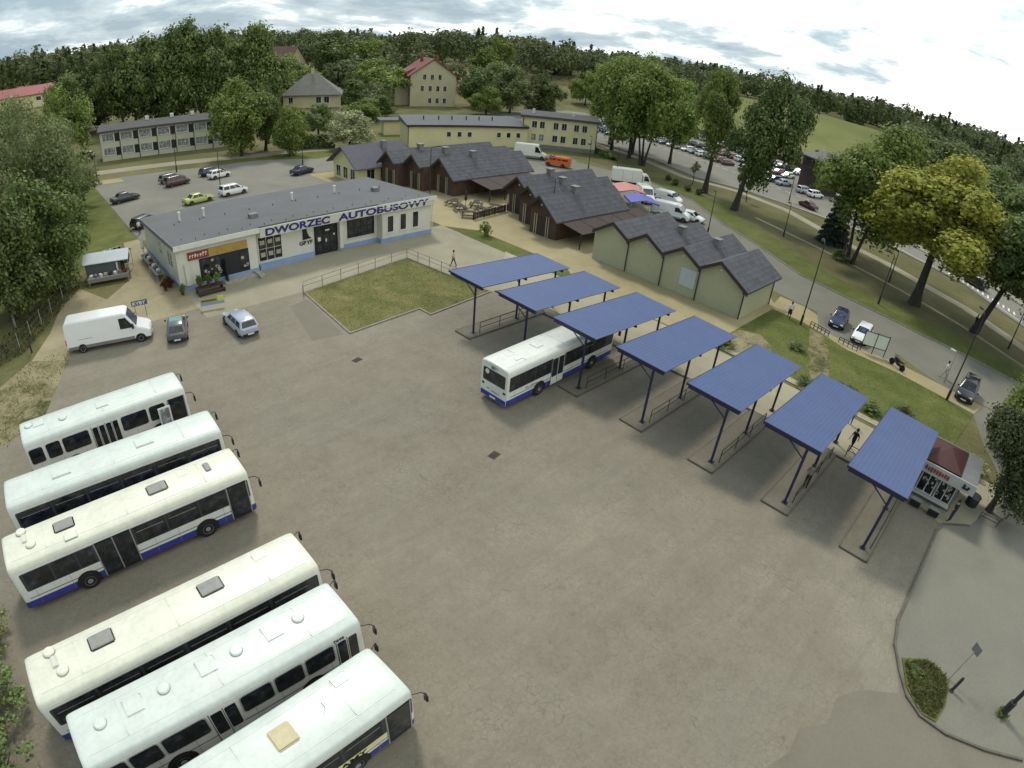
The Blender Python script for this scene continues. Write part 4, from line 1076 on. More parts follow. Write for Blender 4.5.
    for x, z, w_, h in ((14.95, 1.5, .32, .42), (15.85, 2.5, .5, .16), (15.85, 1.3, .14, .35), (16.8, 1.9, .15, .2)): mb.box(x, x + w_, .655, .668, z, z + h)
    each(mb, 'notice', M['line'], dr, fixn=False)
    mb = MB(); mb.box(17.35, 17.75, .2, .74, .4, 3.5); each(mb, 'pier', M['cream'], t, fixn=False)
    wall_window(t, 18.6, 21.9, 1.15, 3.2, .8, 4, 2, 'black', 'glass')
    for x in (23.2, 24.9, 26.6): wall_window(t, x, x + .8, 1.15, 2.95, 0, 1, 1, 'trim', 'glass')
    # gable side
    for y0, y1, z0, z1 in ((2.2, 4.1, 1.7, 3.1), (6.2, 7.6, 1.9, 3.1)):
        wall_window_x(t, y0, y1, z0, z1, 0, 2, 2, 'trim', 'paleglass')
    mb = MB(); mb.tube([(-.08, -.09, .2), (-.08, -.09, 4.1)], .06, 6); mb.tube([(29.32, -.08, .2), (29.32, -.08, 4.1)], .06, 6)
    each(mb, 'downpipe', M['trim'], t, fixn=False)
    mb = MB(); mb.box(22.36, 22.40, -.3, .74, .5, 3.9); mb.build('return_trim', M['cream'], t, fixn=False)
M['poster'] = mat_ground('window_posters', [(0.3, (0.08, 0.07, 0.06)), (0.45, (0.35, 0.30, 0.2)), (0.55, (0.42, 0.42, 0.38)), (0.68, (0.10, 0.16, 0.10))], 2.0, 9.0, 0.6, 0.0)
M['signred'] = pm('red_sign', (0.20, 0.035, 0.03), 0.5, 0.25, 2.0)
M['signyellow'] = mat_ground('yellow_green_sign', [(0.32, (0.32, 0.10, 0.03)), (0.44, (0.36, 0.24, 0.06)), (0.56, (0.29, 0.28, 0.08)), (0.68, (0.17, 0.19, 0.08))], 0.8, 5.0, 0.5, 0.0)
station()
M['paleblue'] = pm('pale_blue_sheet_roof', (0.34, 0.42, 0.62), 0.5, 0.1, 0.5)
M['hallred'] = pm('pinkish_red_sheet_roof', (0.26, 0.06, 0.06), 0.6, 0.15, 0.3)
# ---------------------------------------------------------------- long two-storey block
def long_block():
    t = thing('two_storey_block', 'long low two-storey block with pale panels, purple-blue ends and a dark grey roof', 'building', (17.7, 137.0, 0), rad(-14.3))
    L = 27.0; D = 9
    mb = MB(); mb.box(0, L, 0, D, -.1, 6.0); mb.build('wall', M['yellow2'], t, fixn=False)
    mb = MB(); mb.prismx([(-.5, 5.9), (-.5, 6.25), (D / 2, 7.1), (D + .5, 6.25), (D + .5, 5.9)], -.4, L + .4)
    r = mb.build('roof', M['roofdark'], t, fixn=False)
    mb = MB()
    for x in (9.5, 14.8, 19.2): mb.box(x, x + .8, D / 2 - .4, D / 2 + .3, 6.7, 7.8)
    each(mb, 'chimney', M['trim'], r, fixn=False)
    mb = MB(); mb.box(-.06, .0, -.05, D, .2, 5.9); mb.build('end_panel', M['endblue'], t, fixn=False)
    n = 7
    for i in range(n):
        x0 = .25 + i * L / n
        for z in (1.25, 4.1):
            w = wall_window(t, x0 + .2, x0 + 2.6, z, z + 1.45, 0, 3, 1, 'line', 'paleglass')
        mb = MB(); mb.box(x0 + 2.8, x0 + 3.7, -.05, 0, 1.0, 2.7); mb.box(x0 + 2.8, x0 + 3.7, -.05, 0, 3.9, 5.6); each(mb, 'dark_panel', M['ink'], t, fixn=False)
        mb = MB(); mb.tube([(x0 + 3.78, -.1, 0), (x0 + 3.78, -.1, 6)], .07, 6); each(mb, 'downpipe', M['black'], t, fixn=False)
    mb = MB(); mb.lathe([(.05, -.1), (.5, 0), (.55, .08), (.05, .1)], (24.6, -.35, 4.8), 10); each(mb, 'satellite_dish', M['trim'], t, fixn=False)
M['yellow2'] = pm('pale_cream_panels', (0.48, 0.47, 0.34), 0.85, 0.08, 0.5, True, streak=0.15)
M['roofdark'] = pm('dark_grey_roofing', (0.075, 0.072, 0.07), 0.9, 0.2, 0.4)
M['endblue'] = pm('purple_blue_panel', (0.07, 0.07, 0.22), 0.8, 0.15, 1.0)
long_block()
# ---------------------------------------------------------------- grey hipped house
def gray_house():
    t = thing('grey_roofed_house', 'two-storey ochre house with a steep grey hipped roof among trees', 'house', (70.2, 161.5, .3), rad(-30))
    a, d = 15.5, 12
    mb = MB(); mb.box(0, a, 0, d, -.8, 6.6); mb.build('wall', M['ochre'], t, fixn=False)
    e = .7; zr = 12.2
    mb = MB()
    mb.add([(-e, -e, 6.5), (a + e, -e, 6.5), (a + e, d + e, 6.5), (-e, d + e, 6.5), (a / 2 - 1.2, d / 2, zr), (a / 2 + 1.2, d / 2, zr), (-e, -e, 6.3), (a + e, -e, 6.3), (a + e, d + e, 6.3), (-e, d + e, 6.3)],
           [(0, 1, 5, 4), (1, 2, 5), (2, 3, 4, 5), (3, 0, 4), (9, 8, 7, 6), (0, 6, 7, 1), (1, 7, 8, 2), (2, 8, 9, 3), (3, 9, 6, 0)])
    r = mb.build('roof', M['greyroof'], t)
    mb = MB(); mb.box(a / 2 - .4, a / 2 + .5, d / 2 - .4, d / 2 + .4, 11.5, 13.4); each(mb, 'chimney', M['ochre'], r, fixn=False)
    mb = MB(); mb.box(3.0, a, -.6, .0, 2.95, 3.25); mb.build('cornice', M['ochre'], t, fixn=False)
    for x, w_ in ((1.5, 1.2), (9, 1.4), (11.2, 1.4)):
        wall_window(t, x, x + w_, 4.2, 5.9, 0, 2, 1, 'line', 'glass')
    for x in (7.6, 9.4, 11.8): wall_window(t, x, x + 1.3, 1.2, 2.8, 0, 2, 1, 'line', 'glass')
    for y in (2.5, 7.5): wall_window_x(t, y, y + 1.3, 4.2, 5.8, a, 2, 1, 'line', 'glass', 1)
gray_house()
def red_house():
    t = thing('red_roofed_house', 'three-storey beige house with a red tiled gable roof', 'house', (119.5, 171.5, 0), rad(-24))
    # local x along the gable front, y to the rear
    w, d, h, rg = 15.5, 19, 10.3, 15.6
    mb = MB(); mb.prismy([(0, -2), (w, -2), (w, h), (w / 2, rg), (0, h)], 0, d); mb.build('wall', M['ochre'], t)
    mb = MB()
    for s in (0, 1):
        ex = -.9 if s == 0 else w + .9; ez = h - .9 * (rg - h) / (w / 2)
        mb.prismy([(ex, ez), (w / 2, rg + .05), (w / 2, rg + .4), (ex, ez + .35)], -.5, d + .5)
    r = mb.build('roof', M['redroof'], t)
    mb = MB(); mb.box(w * .35, w * .35 + .9, 11, 12, 14, 17.6); mb.box(w * .62, w * .62 + .9, 6, 7, 13, 17.0); each(mb, 'chimney', M['redroof'], r, fixn=False)
    for z, xs in ((8.9, (4.6, 7.2, 9.8)), (5.1, (3.9, 6.6, 9.2, 11.6)), (1.0, (6.6, 9.1, 11.6))):
        for x in xs: wall_window(t, x - .45, x + .65, z, z + 1.75, 0, 2, 1, 'line', 'glass')
    for z in (1.0, 5.0):
        for y in (3, 8): wall_window_x(t, y, y + 1.2, z, z + 1.7, 0, 2, 1, 'line', 'glass')
    # lower wing at the left under the same red roof
    mb = MB(); mb.box(-4.5, -.01, 4, 16, -2, 9.2); mb.build('side_wing', M['ochre'], t, fixn=False)
    mb = MB(); mb.add([(-5.2, 3.4, 9.1), (-5.2, 16.6, 9.1), (2.5, 15, 12.7), (2.5, 5, 12.7), (-5.2, 3.4, 8.85), (-5.2, 16.6, 8.85), (2.5, 15, 11.7), (2.5, 5, 11.7)], [(0, 3, 2, 1), (4, 5, 6, 7), (0, 1, 5, 4), (1, 2, 6, 5), (2, 3, 7, 6), (3, 0, 4, 7)]); mb.build('wing_roof', M['redroof'], t)
red_house()
def far_house(name, label, a, b, rz, w, d, h, rg, wall, roof, z=None, hip=False):
    t = thing(name, label, 'house', (a, b, (float(hterr(a, b)) if z is None else z) - .3), rz)
    mb = MB(); mb.prismy([(0, -2), (w, -2), (w, h), (w / 2, rg), (0, h)], 0, d); mb.build('wall', M[wall], t)
    mb = MB()
    for s in (0, 1):
        ex = -.6 if s == 0 else w + .6; ez = h - .6 * (rg - h) / (w / 2)
        mb.prismy([(ex, ez), (w / 2, rg + .05), (w / 2, rg + .35), (ex, ez + .3)], -.6, d + .6)
    mb.build('roof', M[roof], t)
    for x in (w * .25, w * .62): wall_window(t, x, x + 1.3, h * .35, h * .35 + 1.5, 0, 2, 1, 'line', 'glass')
    return t
far_house('brown_roofed_house', 'far house with a steep brown tiled roof above the grey house', 119, 268, rad(20), 13, 16, 7, 15, 'ochre', 'brownroof')
far_house('blue_roofed_house', 'tiny far house with a pale blue roof right of the red roof', 212, 236, rad(-55), 12, 14, 5, 9, 'yellow', 'paleblue', 3.0)

def hall(label, a, b, rz, w, d, h, rg, wall, roof, z):
    t = thing('low_hall', label, 'hall', (a, b, z), rz)
    mb = MB(); mb.prismx([(0, -3), (d, -3), (d, h), (d / 2, rg), (0, h)], 0, w); mb.build('wall', M[wall], t)
    mb = MB()
    mb.prismx([(-.6, h - .2), (d / 2, rg + .05), (d / 2, rg + .4), (-.6, h + .15)], -.5, w + .5)
    mb.prismx([(d + .6, h - .2), (d / 2, rg + .05), (d / 2, rg + .4), (d + .6, h + .15)], -.5, w + .5)
    mb.build('roof', M[roof], t)
    for i in range(3): wall_window(t, w * (.15 + .28 * i), w * (.15 + .28 * i) + 2, h * .4, h * .75, 0, 2, 1, 'line', 'glass', False)
# ---------------------------------------------------------------- yellow buildings
def yellow_low():
    t = thing('low_yellow_building', 'long single-storey yellow building with a grey felt roof and six small windows', 'building', (72.6, 104.6, 0), rad(-24.5))
    L, D = 26.2, 10
    mb = MB(); mb.box(0, L, 0, D, -.1, 4.5); mb.build('wall', M['yellow'], t, fixn=False)
    mb = MB(); mb.prismx([(-.4, 4.4), (-.4, 4.75), (D + .3, 5.6), (D + .3, 4.4)], -.3, L + .1); r = mb.build('roof', M['felt'], t, fixn=False)
    mb = MB(); mb.box(-.36, L + .1, -.5, -.41, 4.33, 4.72); each(mb, 'fascia', M['black'], r, fixn=False)
    mb = MB()
    for x in (4.2, 7.5, 10.4, 13.6, 16.5, 19.5): mb.tube([(x, 5, 4.8), (x, 5, 6.0)], .14, 7)
    each(mb, 'vent_pipe', M['black'], r, fixn=False)
    for x in (8.2, 10.5, 12.7, 19.2, 21.4, 23.6): wall_window(t, x, x + .9, 2.2, 3.2, 0, 1, 1, 'trim', 'glass')
    mb = MB(); mb.tube([(.05, -.12, 0), (.05, -.12, 4.4)], .08, 6); each(mb, 'downpipe', M['black'], t, fixn=False)
yellow_low()
def yellow_two():
    t = thing('two_storey_yellow_building', 'two-storey yellow building with a dark flat roof beside the orange van', 'building', (96.3, 95.6, 0), rad(-47))
    L, D = 16.6, 11
    mb = MB(); mb.box(0, L, 0, D, .9, 6.7); mb.build('wall', M['yellow'], t, fixn=False)
    mb = MB(); mb.box(-.03, L + .04, -.04, D, -.1, .93); mb.build('plinth', M['grey'], t, fixn=False)
    mb = MB(); mb.box(-.4, L + .4, -.45, D + .4, 6.7, 7.2); r = mb.build('roof', M['roofdark'], t, fixn=False)
    mb = MB(); mb.box(2.0, 2.6, 4, 4.6, 7.15, 8.2); mb.box(11, 11.6, 5, 5.6, 7.15, 8.1); each(mb, 'chimney', M['trim'], r, fixn=False)
    for z in (1.7, 4.5):
        for i, x in enumerate((2.2, 3.9, 6.9, 8.7, 11.4, 13.2)):
            wall_window(t, x, x + 1.1, z, z + 1.45, 0, 2, 1, 'line' if (i + int(z)) % 3 else 'trim', 'paleglass' if (z < 2 and i < 2) else 'glass')
    mb = MB(); mb.tube([(L - .1, -.15, 0), (L - .1, -.15, 6.7)], .09, 6); mb.tube([(.3, -.15, 0), (.3, -.15, 6.7)], .09, 6); each(mb, 'downpipe', M['black'], t, fixn=False)
    mb = MB(); mb.box(14.9, 15.6, -.06, 0, 2.0, 2.25); mb.build('name_plate', M['ink'], t, fixn=False)
yellow_two()
def shed():
    t = thing('flat_roofed_shed', 'tiny yellow shed with an overhanging grey flat roof', 'shed', (77.5, 121.5, 0), rad(-24))
    mb = MB(); mb.box(0, 5.6, 0, 4.5, -.1, 3.2); mb.build('wall', M['yellow'], t, fixn=False)
    mb = MB(); mb.box(-1.0, 6.2, -.6, 5, 3.2, 3.55); mb.build('roof', M['felt'], t, fixn=False)
    mb = MB(); mb.box(3.9, 4.9, -.05, 0, 0, 2.1); mb.build('door', M['ochre'], t, fixn=False)
shed()
def barn():
    t = thing('dark_barn', 'narrow dark timber building half hidden by the large dark green tree', 'barn', (134.6, 41.8, 0), rad(-38))
    mb = MB(); mb.box(0, 5.5, 0, 8, -.1, 7.6); mb.build('wall', M['timberdk'], t, fixn=False)
    mb = MB(); mb.add([(-1, -1, 7.6), (6.5, -1, 7.6), (6.5, 9, 7.6), (-1, 9, 7.6), (2.7, 4, 9.2), (-1, -1, 7.35), (6.5, -1, 7.35), (6.5, 9, 7.35), (-1, 9, 7.35)], [(0, 1, 4), (1, 2, 4), (2, 3, 4), (3, 0, 4), (8, 7, 6, 5), (0, 5, 6, 1), (1, 6, 7, 2), (2, 7, 8, 3), (3, 8, 5, 0)]); mb.build('roof', M['greyroof'], t)
    wall_window(t, 3, 4.2, 3.5, 5, 0, 2, 1)
barn()
# ---------------------------------------------------------------- market: rows of gabled stalls
def gable_unit(x0, x1, y, hw_l, hw_r, zr, slope, t, wall, front='wall', z_eave_min=2.4):
    """one gabled bay, ridge along +x at y; hw: half widths to the left (+y) and right (-y)"""
    zl = zr - hw_l * slope; zq = zr - hw_r * slope
    mb = MB(); mb.prismx([(y - hw_r, -.1), (y - hw_r, zq), (y, zr), (y + hw_l, zl), (y + hw_l, -.1)], x0, x1)
    w = mb.build('wall', M[wall], t)
    return w
def gable_roof(x0, x1, y, hw_l, hw_r, zr, slope, t, over=.35, over_r=.35, mat='tiles'):
    mb = MB()
    for s, hw, o in ((1, hw_l, 0), (-1, hw_r, over_r)):
        ye = y + s * (hw + o); ze = zr - (hw + o) * slope
        mb.prismx([(y, zr + .03), (y, zr + .22), (ye, ze + .22), (ye, ze + .03)], x0 - over, x1 + over)
    return mb.build('roof', M[mat], t)
def market_green():
    t = thing('green_gabled_market_hall', 'yellow-green market hall with four grey zigzag gables behind the canopies', 'market hall', (0, 0, 0))
    ys = [(22.9, 2.15, 2.9), (27.2, 2.15, 2.15), (31.6, 2.2, 2.25), (35.9, 2.6, 2.1)]
    S = .60
    for i, (y, hl, hr) in enumerate(ys):
        x1 = 58.6 if i == 0 else 61.3
        gable_unit(51.5, x1, y, hl - .01, hr - .01, 4.75, S, t, 'greenwall')
        r = gable_roof(51.5, x1 + (.0 if i else .4), y, hl, hr, 4.75, S, t, .45, .45 if i == 0 else 0)
        mb = MB()
        for s, hw in ((1, hl), (-1, hr + (.45 if i == 0 else 0))):
            mb.prismx([(y, 4.75 - .12), (y, 4.75 + .26), (y + s * hw, 4.75 + .26 - hw * S), (y + s * hw, 4.75 - .12 - hw * S)], 51.5 - .56, 51.5 - .46)
        mb.build('barge_board', M['timberdk'], r, fixn=False)
        if i in (1, 2):
            mb = MB(); mb.box(56.4, 57.1, y - 1.1, y - .45, 4.2, 5.2); mb.box(56.3, 57.2, y - 1.2, y - .35, 5.2, 5.3); each(mb, 'chimney', M['grey'], r, fixn=False)
        mb = MB(); mb.tube([(51.38, y - hr + .05, .0), (51.38, y - hr + .05, 4.75 - hr * S - .1)], .06, 6); mb.tube([(50.98, y - hr + .05, 4.75 - hr * S - .15), (51.38, y - hr + .05, 4.75 - hr * S - .45)], .06, 6)
        each(mb, 'downpipe', M['black'], t, fixn=False)
        mb = MB(); mb.box(51.42, 51.5, y - .12, y + .12, 3.9, 4.1); each(mb, 'lamp_box', M['trim'], t, fixn=False)
    mb = MB(); mb.box(51.42, 51.49, 25.4, 27.2, 1.0, 2.9); mb.build('pale_panel', M['palesheet'], t, fixn=False)
    mb = MB(); mb.box(51.35, 51.49, 20.4, 20.75, 3.0, 3.35); mb.build('red_alarm_box', M['signred'], t, fixn=False)
    mb = MB(); mb.tube([(51.7, 19.94, 3.02), (58.9, 19.94, 3.02)], .07, 6); mb.tube([(58.5, 19.9, 0), (58.5, 19.9, 3)], .06, 6); mb.build('gutter', M['black'], t, fixn=False)
market_green()
def market_brown(label, units, xs1, right, slope=.62):
    t = thing('brown_gabled_market_hall', label, 'market hall', (0, 0, 0))
    for i, (x0, y, hl, hr, zr) in enumerate(units):
        gable_unit(x0, xs1[i], y, hl - .01, hr - .01, zr, slope, t, 'timber')
        last = i == right
        r = gable_roof(x0, xs1[i], y, hl, hr, zr, slope, t, .8, .7 if last else 0)
        mb = MB()
        for s, hw in ((1, hl), (-1, hr + (.7 if last else 0))):
            mb.prismx([(y, zr - .15), (y, zr + .25), (y + s * hw, zr + .25 - hw * slope), (y + s * hw, zr - .15 - hw * slope)], x0 - .93, x0 - .81)
        mb.build('barge_board', M['timberdk'], r, fixn=False)
        mb = MB(); mb.box(x0 - .05, x0, y - .75, y + .75, .0, 2.3); d = mb.build('shutter_door', M['timberdk'], t, fixn=False)
        mb = MB()
        for k in (-1.15, -.8, .8, 1.15): mb.box(x0 - .10, x0 - .055, y + k - .05, y + k + .05, .0, 2.6)
        each(mb, 'timber_post', M['ochre'], d, fixn=False)
        mb = MB(); mb.box(x0 - .3, x0 - .1, y - .14, y + .14, zr - 1.05, zr - .9); mb.build('wall_lamp', M['trim'], t, fixn=False)
        mb = MB(); mb.box(x0 + 5, x0 + 5.8, y - .5, y + .3, zr - .3, zr + .75); mb.box(x0 + 4.9, x0 + 5.9, y - .6, y + .4, zr + .75, zr + .85); each(mb, 'chimney', M['grey'], r, fixn=False)
    return t
M2 = market_brown('brown timber market hall with three stepped gables and a grey shingle roof', [(52.2, 47.1, 1.95, 2.3, 4.85), (54.2, 51.0, 1.95, 1.95, 4.95), (56.4, 55.2, 2.4, 2.25, 5.05)], [65, 68.5, 70], 0, .84)
M1 = market_brown('brown timber market hall with a broad grey shingle roof behind the market tables', [(54.6, 69.5, 2.05, 2.7, 5.1), (52.6, 73.6, 2.0, 2.05, 5.15), (50.8, 77.6, 2.6, 2.0, 5.2)], [69.5, 70, 70], 0, .80)
# lean-to awnings along the two courts
def awning(label, x0, x1, y0, y1, z0, z1, n):
    t = thing('awning', label, 'awning', (0, 0, 0))
    mb = MB()
    for i in range(n):
        a = x0 + (x1 - x0) * i / n + .05; b = x0 + (x1 - x0) * (i + 1) / n - .05
        mb.prismx([(y0, z0), (y0, z0 + .06), (y1, z1 + .06), (y1, z1)], a, b)
    mb.build('sheet_roof', M['timberdk'], t)
    for i in range(n + 1):
        x = x0 + (x1 - x0) * i / n
        mb = MB(); mb.box(x - .06, x + .06, y1 + (.12 if y0 > y1 else -.24), y1 + (.24 if y0 > y1 else -.12), 0, z1); mb.build('post', M['timberdk'], t, fixn=False)
awning('dark sheet awning along the right side of the brown timber hall with stepped gables', 52.4, 68.0, 44.4, 40.9, 2.35, 1.8, 5)
awning('dark sheet awning in the market court below the broad grey roof', 57.0, 69.0, 66.3, 61.6, 2.4, 1.8, 4)
def small_house():
    t = thing('purple_roofed_pavilion', 'small yellow pavilion with a purple-grey gable roof beside the rear car park', 'pavilion', (0, 0, 0))
    x0, x1, y0, y1 = 46.9, 56.5, 80.8, 88.6
    zr = 5.3; yc = (y0 + y1) / 2; s = .62
    mb = MB(); mb.prismx([(y0, -.1), (y0, zr - (yc - y0) * s), (yc, zr), (y1, zr - (y1 - yc) * s), (y1, -.1)], x0, x1); mb.build('wall', M['yellow'], t)
    mb = MB()
    for q in (-1, 1):
        ye = yc + q * (y1 - yc + .9); ze = zr - (y1 - yc + .9) * s
        mb.prismx([(yc, zr + .03), (yc, zr + .2), (ye, ze + .2), (ye, ze + .03)], x0 - .9, x1 + .9)
    r = mb.build('roof', M['slate'], t)
    mb = MB(); mb.box(53.0, 53.8, 83.3, 84.1, 4.2, 5.9); each(mb, 'chimney', M['grey'], r, fixn=False)
    for y in (81.7, 84.0, 86.3): wall_window_x(t, y, y + 1.3, .4, 2.1, x0, 2, 1, 'trim', 'glass')
    for x in (48.5, 51.0, 53.5): wall_window(t, x, x + 1.4, .6, 2.1, y0, 2, 1, 'trim', 'glass')
small_house()

hall('long low hall with a pinkish red roof far away at the left edge', -5, 292, rad(-8), 26, 14, 4.2, 7.2, 'yellow', 'hallred', 4.6)
hall('far pale-roofed hall beside the pinkish red roof', 36, 300, rad(-10), 15, 12, 4, 6.2, 'ochre', 'greyroof', 5.4)
hall('small far grey-roofed shed beside the dark wood', 53, 296, rad(-12), 9, 9, 3.4, 5.2, 'ochre', 'greyroof', 5.6)
hall('small dark red-brown shed in the clearing behind the slender tree', 20.5, 262, rad(-10), 8, 6, 3.6, 4.8, 'darkred', 'brownroof', 2.2)
hall('low grey garage row beyond the far road', 196, 62, rad(-55), 22, 6, 3.0, 3.6, 'concretepost', 'greyroof', 0)
# retaining bank and rails beyond the car park
def bank(label, pts, w, h, mt):
    t = thing('retaining_wall', label, 'wall', (0, 0, 0))
    mb = MB()
    for p, q in zip(pts, pts[1:]):
        d = Vector(q) - Vector(p); mb.rbox((p[0] + q[0]) / 2, (p[1] + q[1]) / 2, math.atan2(d.y, d.x), d.length + .2, w, -.2, h); h += .004
    mb.build('wall', M[mt], t, fixn=False)
bank('long low brown retaining wall along the far side of the car park', [(166, 51), (176, 66), (185, 96), (197, 112)], .7, 1.3, 'timberdk')
bank('low grey wall beyond the brown retaining wall, along the far road', [(184, 44), (200, 66), (212, 100), (224, 122)], .5, .9, 'concretepost')
M['band'] = flat('dark_window_band', (0.045, 0.046, 0.048), 0.35)
M['adcream'] = pm('cream_advert_panel', (0.62, 0.58, 0.30), 0.5, 0.08, 1.0, False)
M['adyellow'] = pm('yellow_green_advert_strip', (0.50, 0.50, 0.10), 0.5, 0.2, 3.0, False)
M['alu2'] = pm('weathered_pipe', (0.22, 0.21, 0.18), 0.6, 0.2, 3.0, False)
# ================================================================ canopies, islands, railings
CAN = [(29.48, 0.11), (29.46, 5.32), (29.29, 10.46), (29.31, 15.86), (29.06, 21.18), (28.87, 26.55), (28.55, 31.84)]
CLAB = ['blue sheet canopy nearest the kiosk, first from the right', 'second blue canopy from the right, people waiting beside it', 'third blue canopy from the right', 'fourth blue canopy from the right, in the middle of the row',
        'blue canopy over the parked bus, fifth from the right', 'sixth blue canopy from the right, next to the parked bus', 'blue canopy at the far left end of the row, beside the railed lawn']
def canopy_proto():
    t = thing('bus_canopy', CLAB[0], 'canopy', (0, 0, 0), 0, 'blue bus stand canopies')
    L0, L1 = -.15, 10.0
    yl, yr = 2.78, -.82
    def zt(x, y): return 4.33 - .047 * x + .085 * y      # thin roof, a little higher on its left edge
    def slab(x0, x1, y0, y1, d0, d1):
        vs = [(x - .11 * y, y, zt(x, y) + d) for d in (d0, d1) for x, y in ((x0, y0), (x1, y0), (x1, y1), (x0, y1))]
        return vs, [(0, 3, 2, 1), (4, 5, 6, 7), (0, 1, 5, 4), (1, 2, 6, 5), (2, 3, 7, 6), (3, 0, 4, 7)]
    mb = MB(); mb.add(*slab(L0, L1, yr, yl, 0, .035)); rf = mb.build('roof', M['canopy'], t)
    mb = MB(); mb.add(*slab(L0 - .02, L0 + .03, yr - .01, yl + .01, -.09, .05)); mb.build('edge_trim', M['post'], rf)
    mb = MB(); mb.add(*slab(L0 + .03, L1, yl - .02, yl + .02, -.08, .05)); mb.build('edge_trim', M['post'], rf)
    for y in (-.6, .9, 2.5):
        mb = MB(); mb.add(*slab(L0 + .06, L1 - .05, y - .05, y + .05, -.13, -.003)); mb.build('purlin', M['canopyunder'], t)
    for x in (0, 4.75, 9.2):
        mb = MB(); mb.tube([(x, 0, .1), (x, 0, zt(x, 0) - .27)], .085, 10); p = mb.build('post', M['post'], t, smooth=True)
        mb = MB(); mb.box(x - .17, x + .17, -.17, .17, .1, .14); mb.build('base_plate', M['post'], p)
        mb = MB(); mb.add(*slab(x - .07, x + .07, yr + .1, yl - .1, -.29, -.135)); mb.build('rafter', M['post'], t)
        mb = MB(); mb.tube([(x, .05, 3.35), (x, 1.35, zt(x, 1.35) - .26)], .04, 6); mb.build('brace', M['post'], t)
    return t
cp = canopy_proto()
RY = []
for i, (a, b) in enumerate(CAN):
    if i == 0: cp.location = (a, b, 0)
    else: dup(cp, (a, b, 0), 0, CLAB[i])
def island(i, a, b):
    w = 1.75
    P = [(a - .88, b - .6), (a + 7.6, b - .62), (a + 7.9, b - .1), (a + 7.9, b + .9), (a + 7.6, b + w - .6), (a - .88, b + w - .6)]
    mb = MB(); mb.prism(P, -.03, .12, 0); mb.build('platform_paving', M['island'], kind='structure', fixn=False)
    mb = MB()
    for p, q in zip(P, P[1:] + P[:1]):
        d = Vector(q) - Vector(p); mb.rbox((p[0] + q[0]) / 2, (p[1] + q[1]) / 2, math.atan2(d.y, d.x), d.length + .05, .07, -.03, .125)
    mb.build('platform_kerb', M['kerbmid'], kind='structure', fixn=False)
for i, (a, b) in enumerate(CAN): island(i, a, b)
def railing(name, label, pts, h=1.0, step=2.0, mt='lampmetal', r=.028, group=None, z=.05, bars=(1.0, .55)):
    t = thing(name, label, 'railing', (pts[0][0], pts[0][1], z), 0, group)
    o = Vector(pts[0])
    for k in bars:
        mb = MB()
        for p, q in zip(pts, pts[1:]):
            p2 = Vector(p) - o; q2 = Vector(q) - o
            mb.tube([(p2.x, p2.y, h * k), (q2.x, q2.y, h * k)], r, 6)
        each(mb, 'rail', M[mt], t, fixn=False)
    for p, q in zip(pts, pts[1:]):
        d = Vector(q) - Vector(p); n = max(1, round(d.length / step))
        for k in range(n + (1 if q == pts[-1] else 0)):
            u = Vector(p) - o + d * (k / n)
            mb = MB(); mb.tube([(u.x, u.y, -.05), (u.x, u.y, h)], r * 1.15, 6); mb.build('post', M[mt], t, fixn=False)
    return t
RLAB = ['under the canopy beside the kiosk', 'under the second canopy from the right', 'under the third canopy from the right', 'under the fourth canopy from the right', 'on the island right of the parked bus', 'on the island left of the parked bus', 'under the far left canopy']
for i, (a, b) in enumerate(CAN):
    railing('pipe_railing', 'dark pipe railing along the island ' + RLAB[i], [(a + .35, b - .38), (a + 6.8, b - .38)], .95, 2.1, 'lampmetal', .025, 'railings along the platform islands', .11)
railing('pipe_railing', 'pipe railing along the back edge of the station lawn', [(20.95, 46.4), (21.4, 47.3), (34.3, 49.3), (34.75, 44), (35.25, 39)], 1.0, 2.1, 'alu2', .03)
railing('pipe_railing', 'short pipe railing closing the walkway beside the waiting people', [(37.6, 4.2), (37.6, 1.4), (36.9, .3)], .95, 1.4, 'lampmetal', .025)
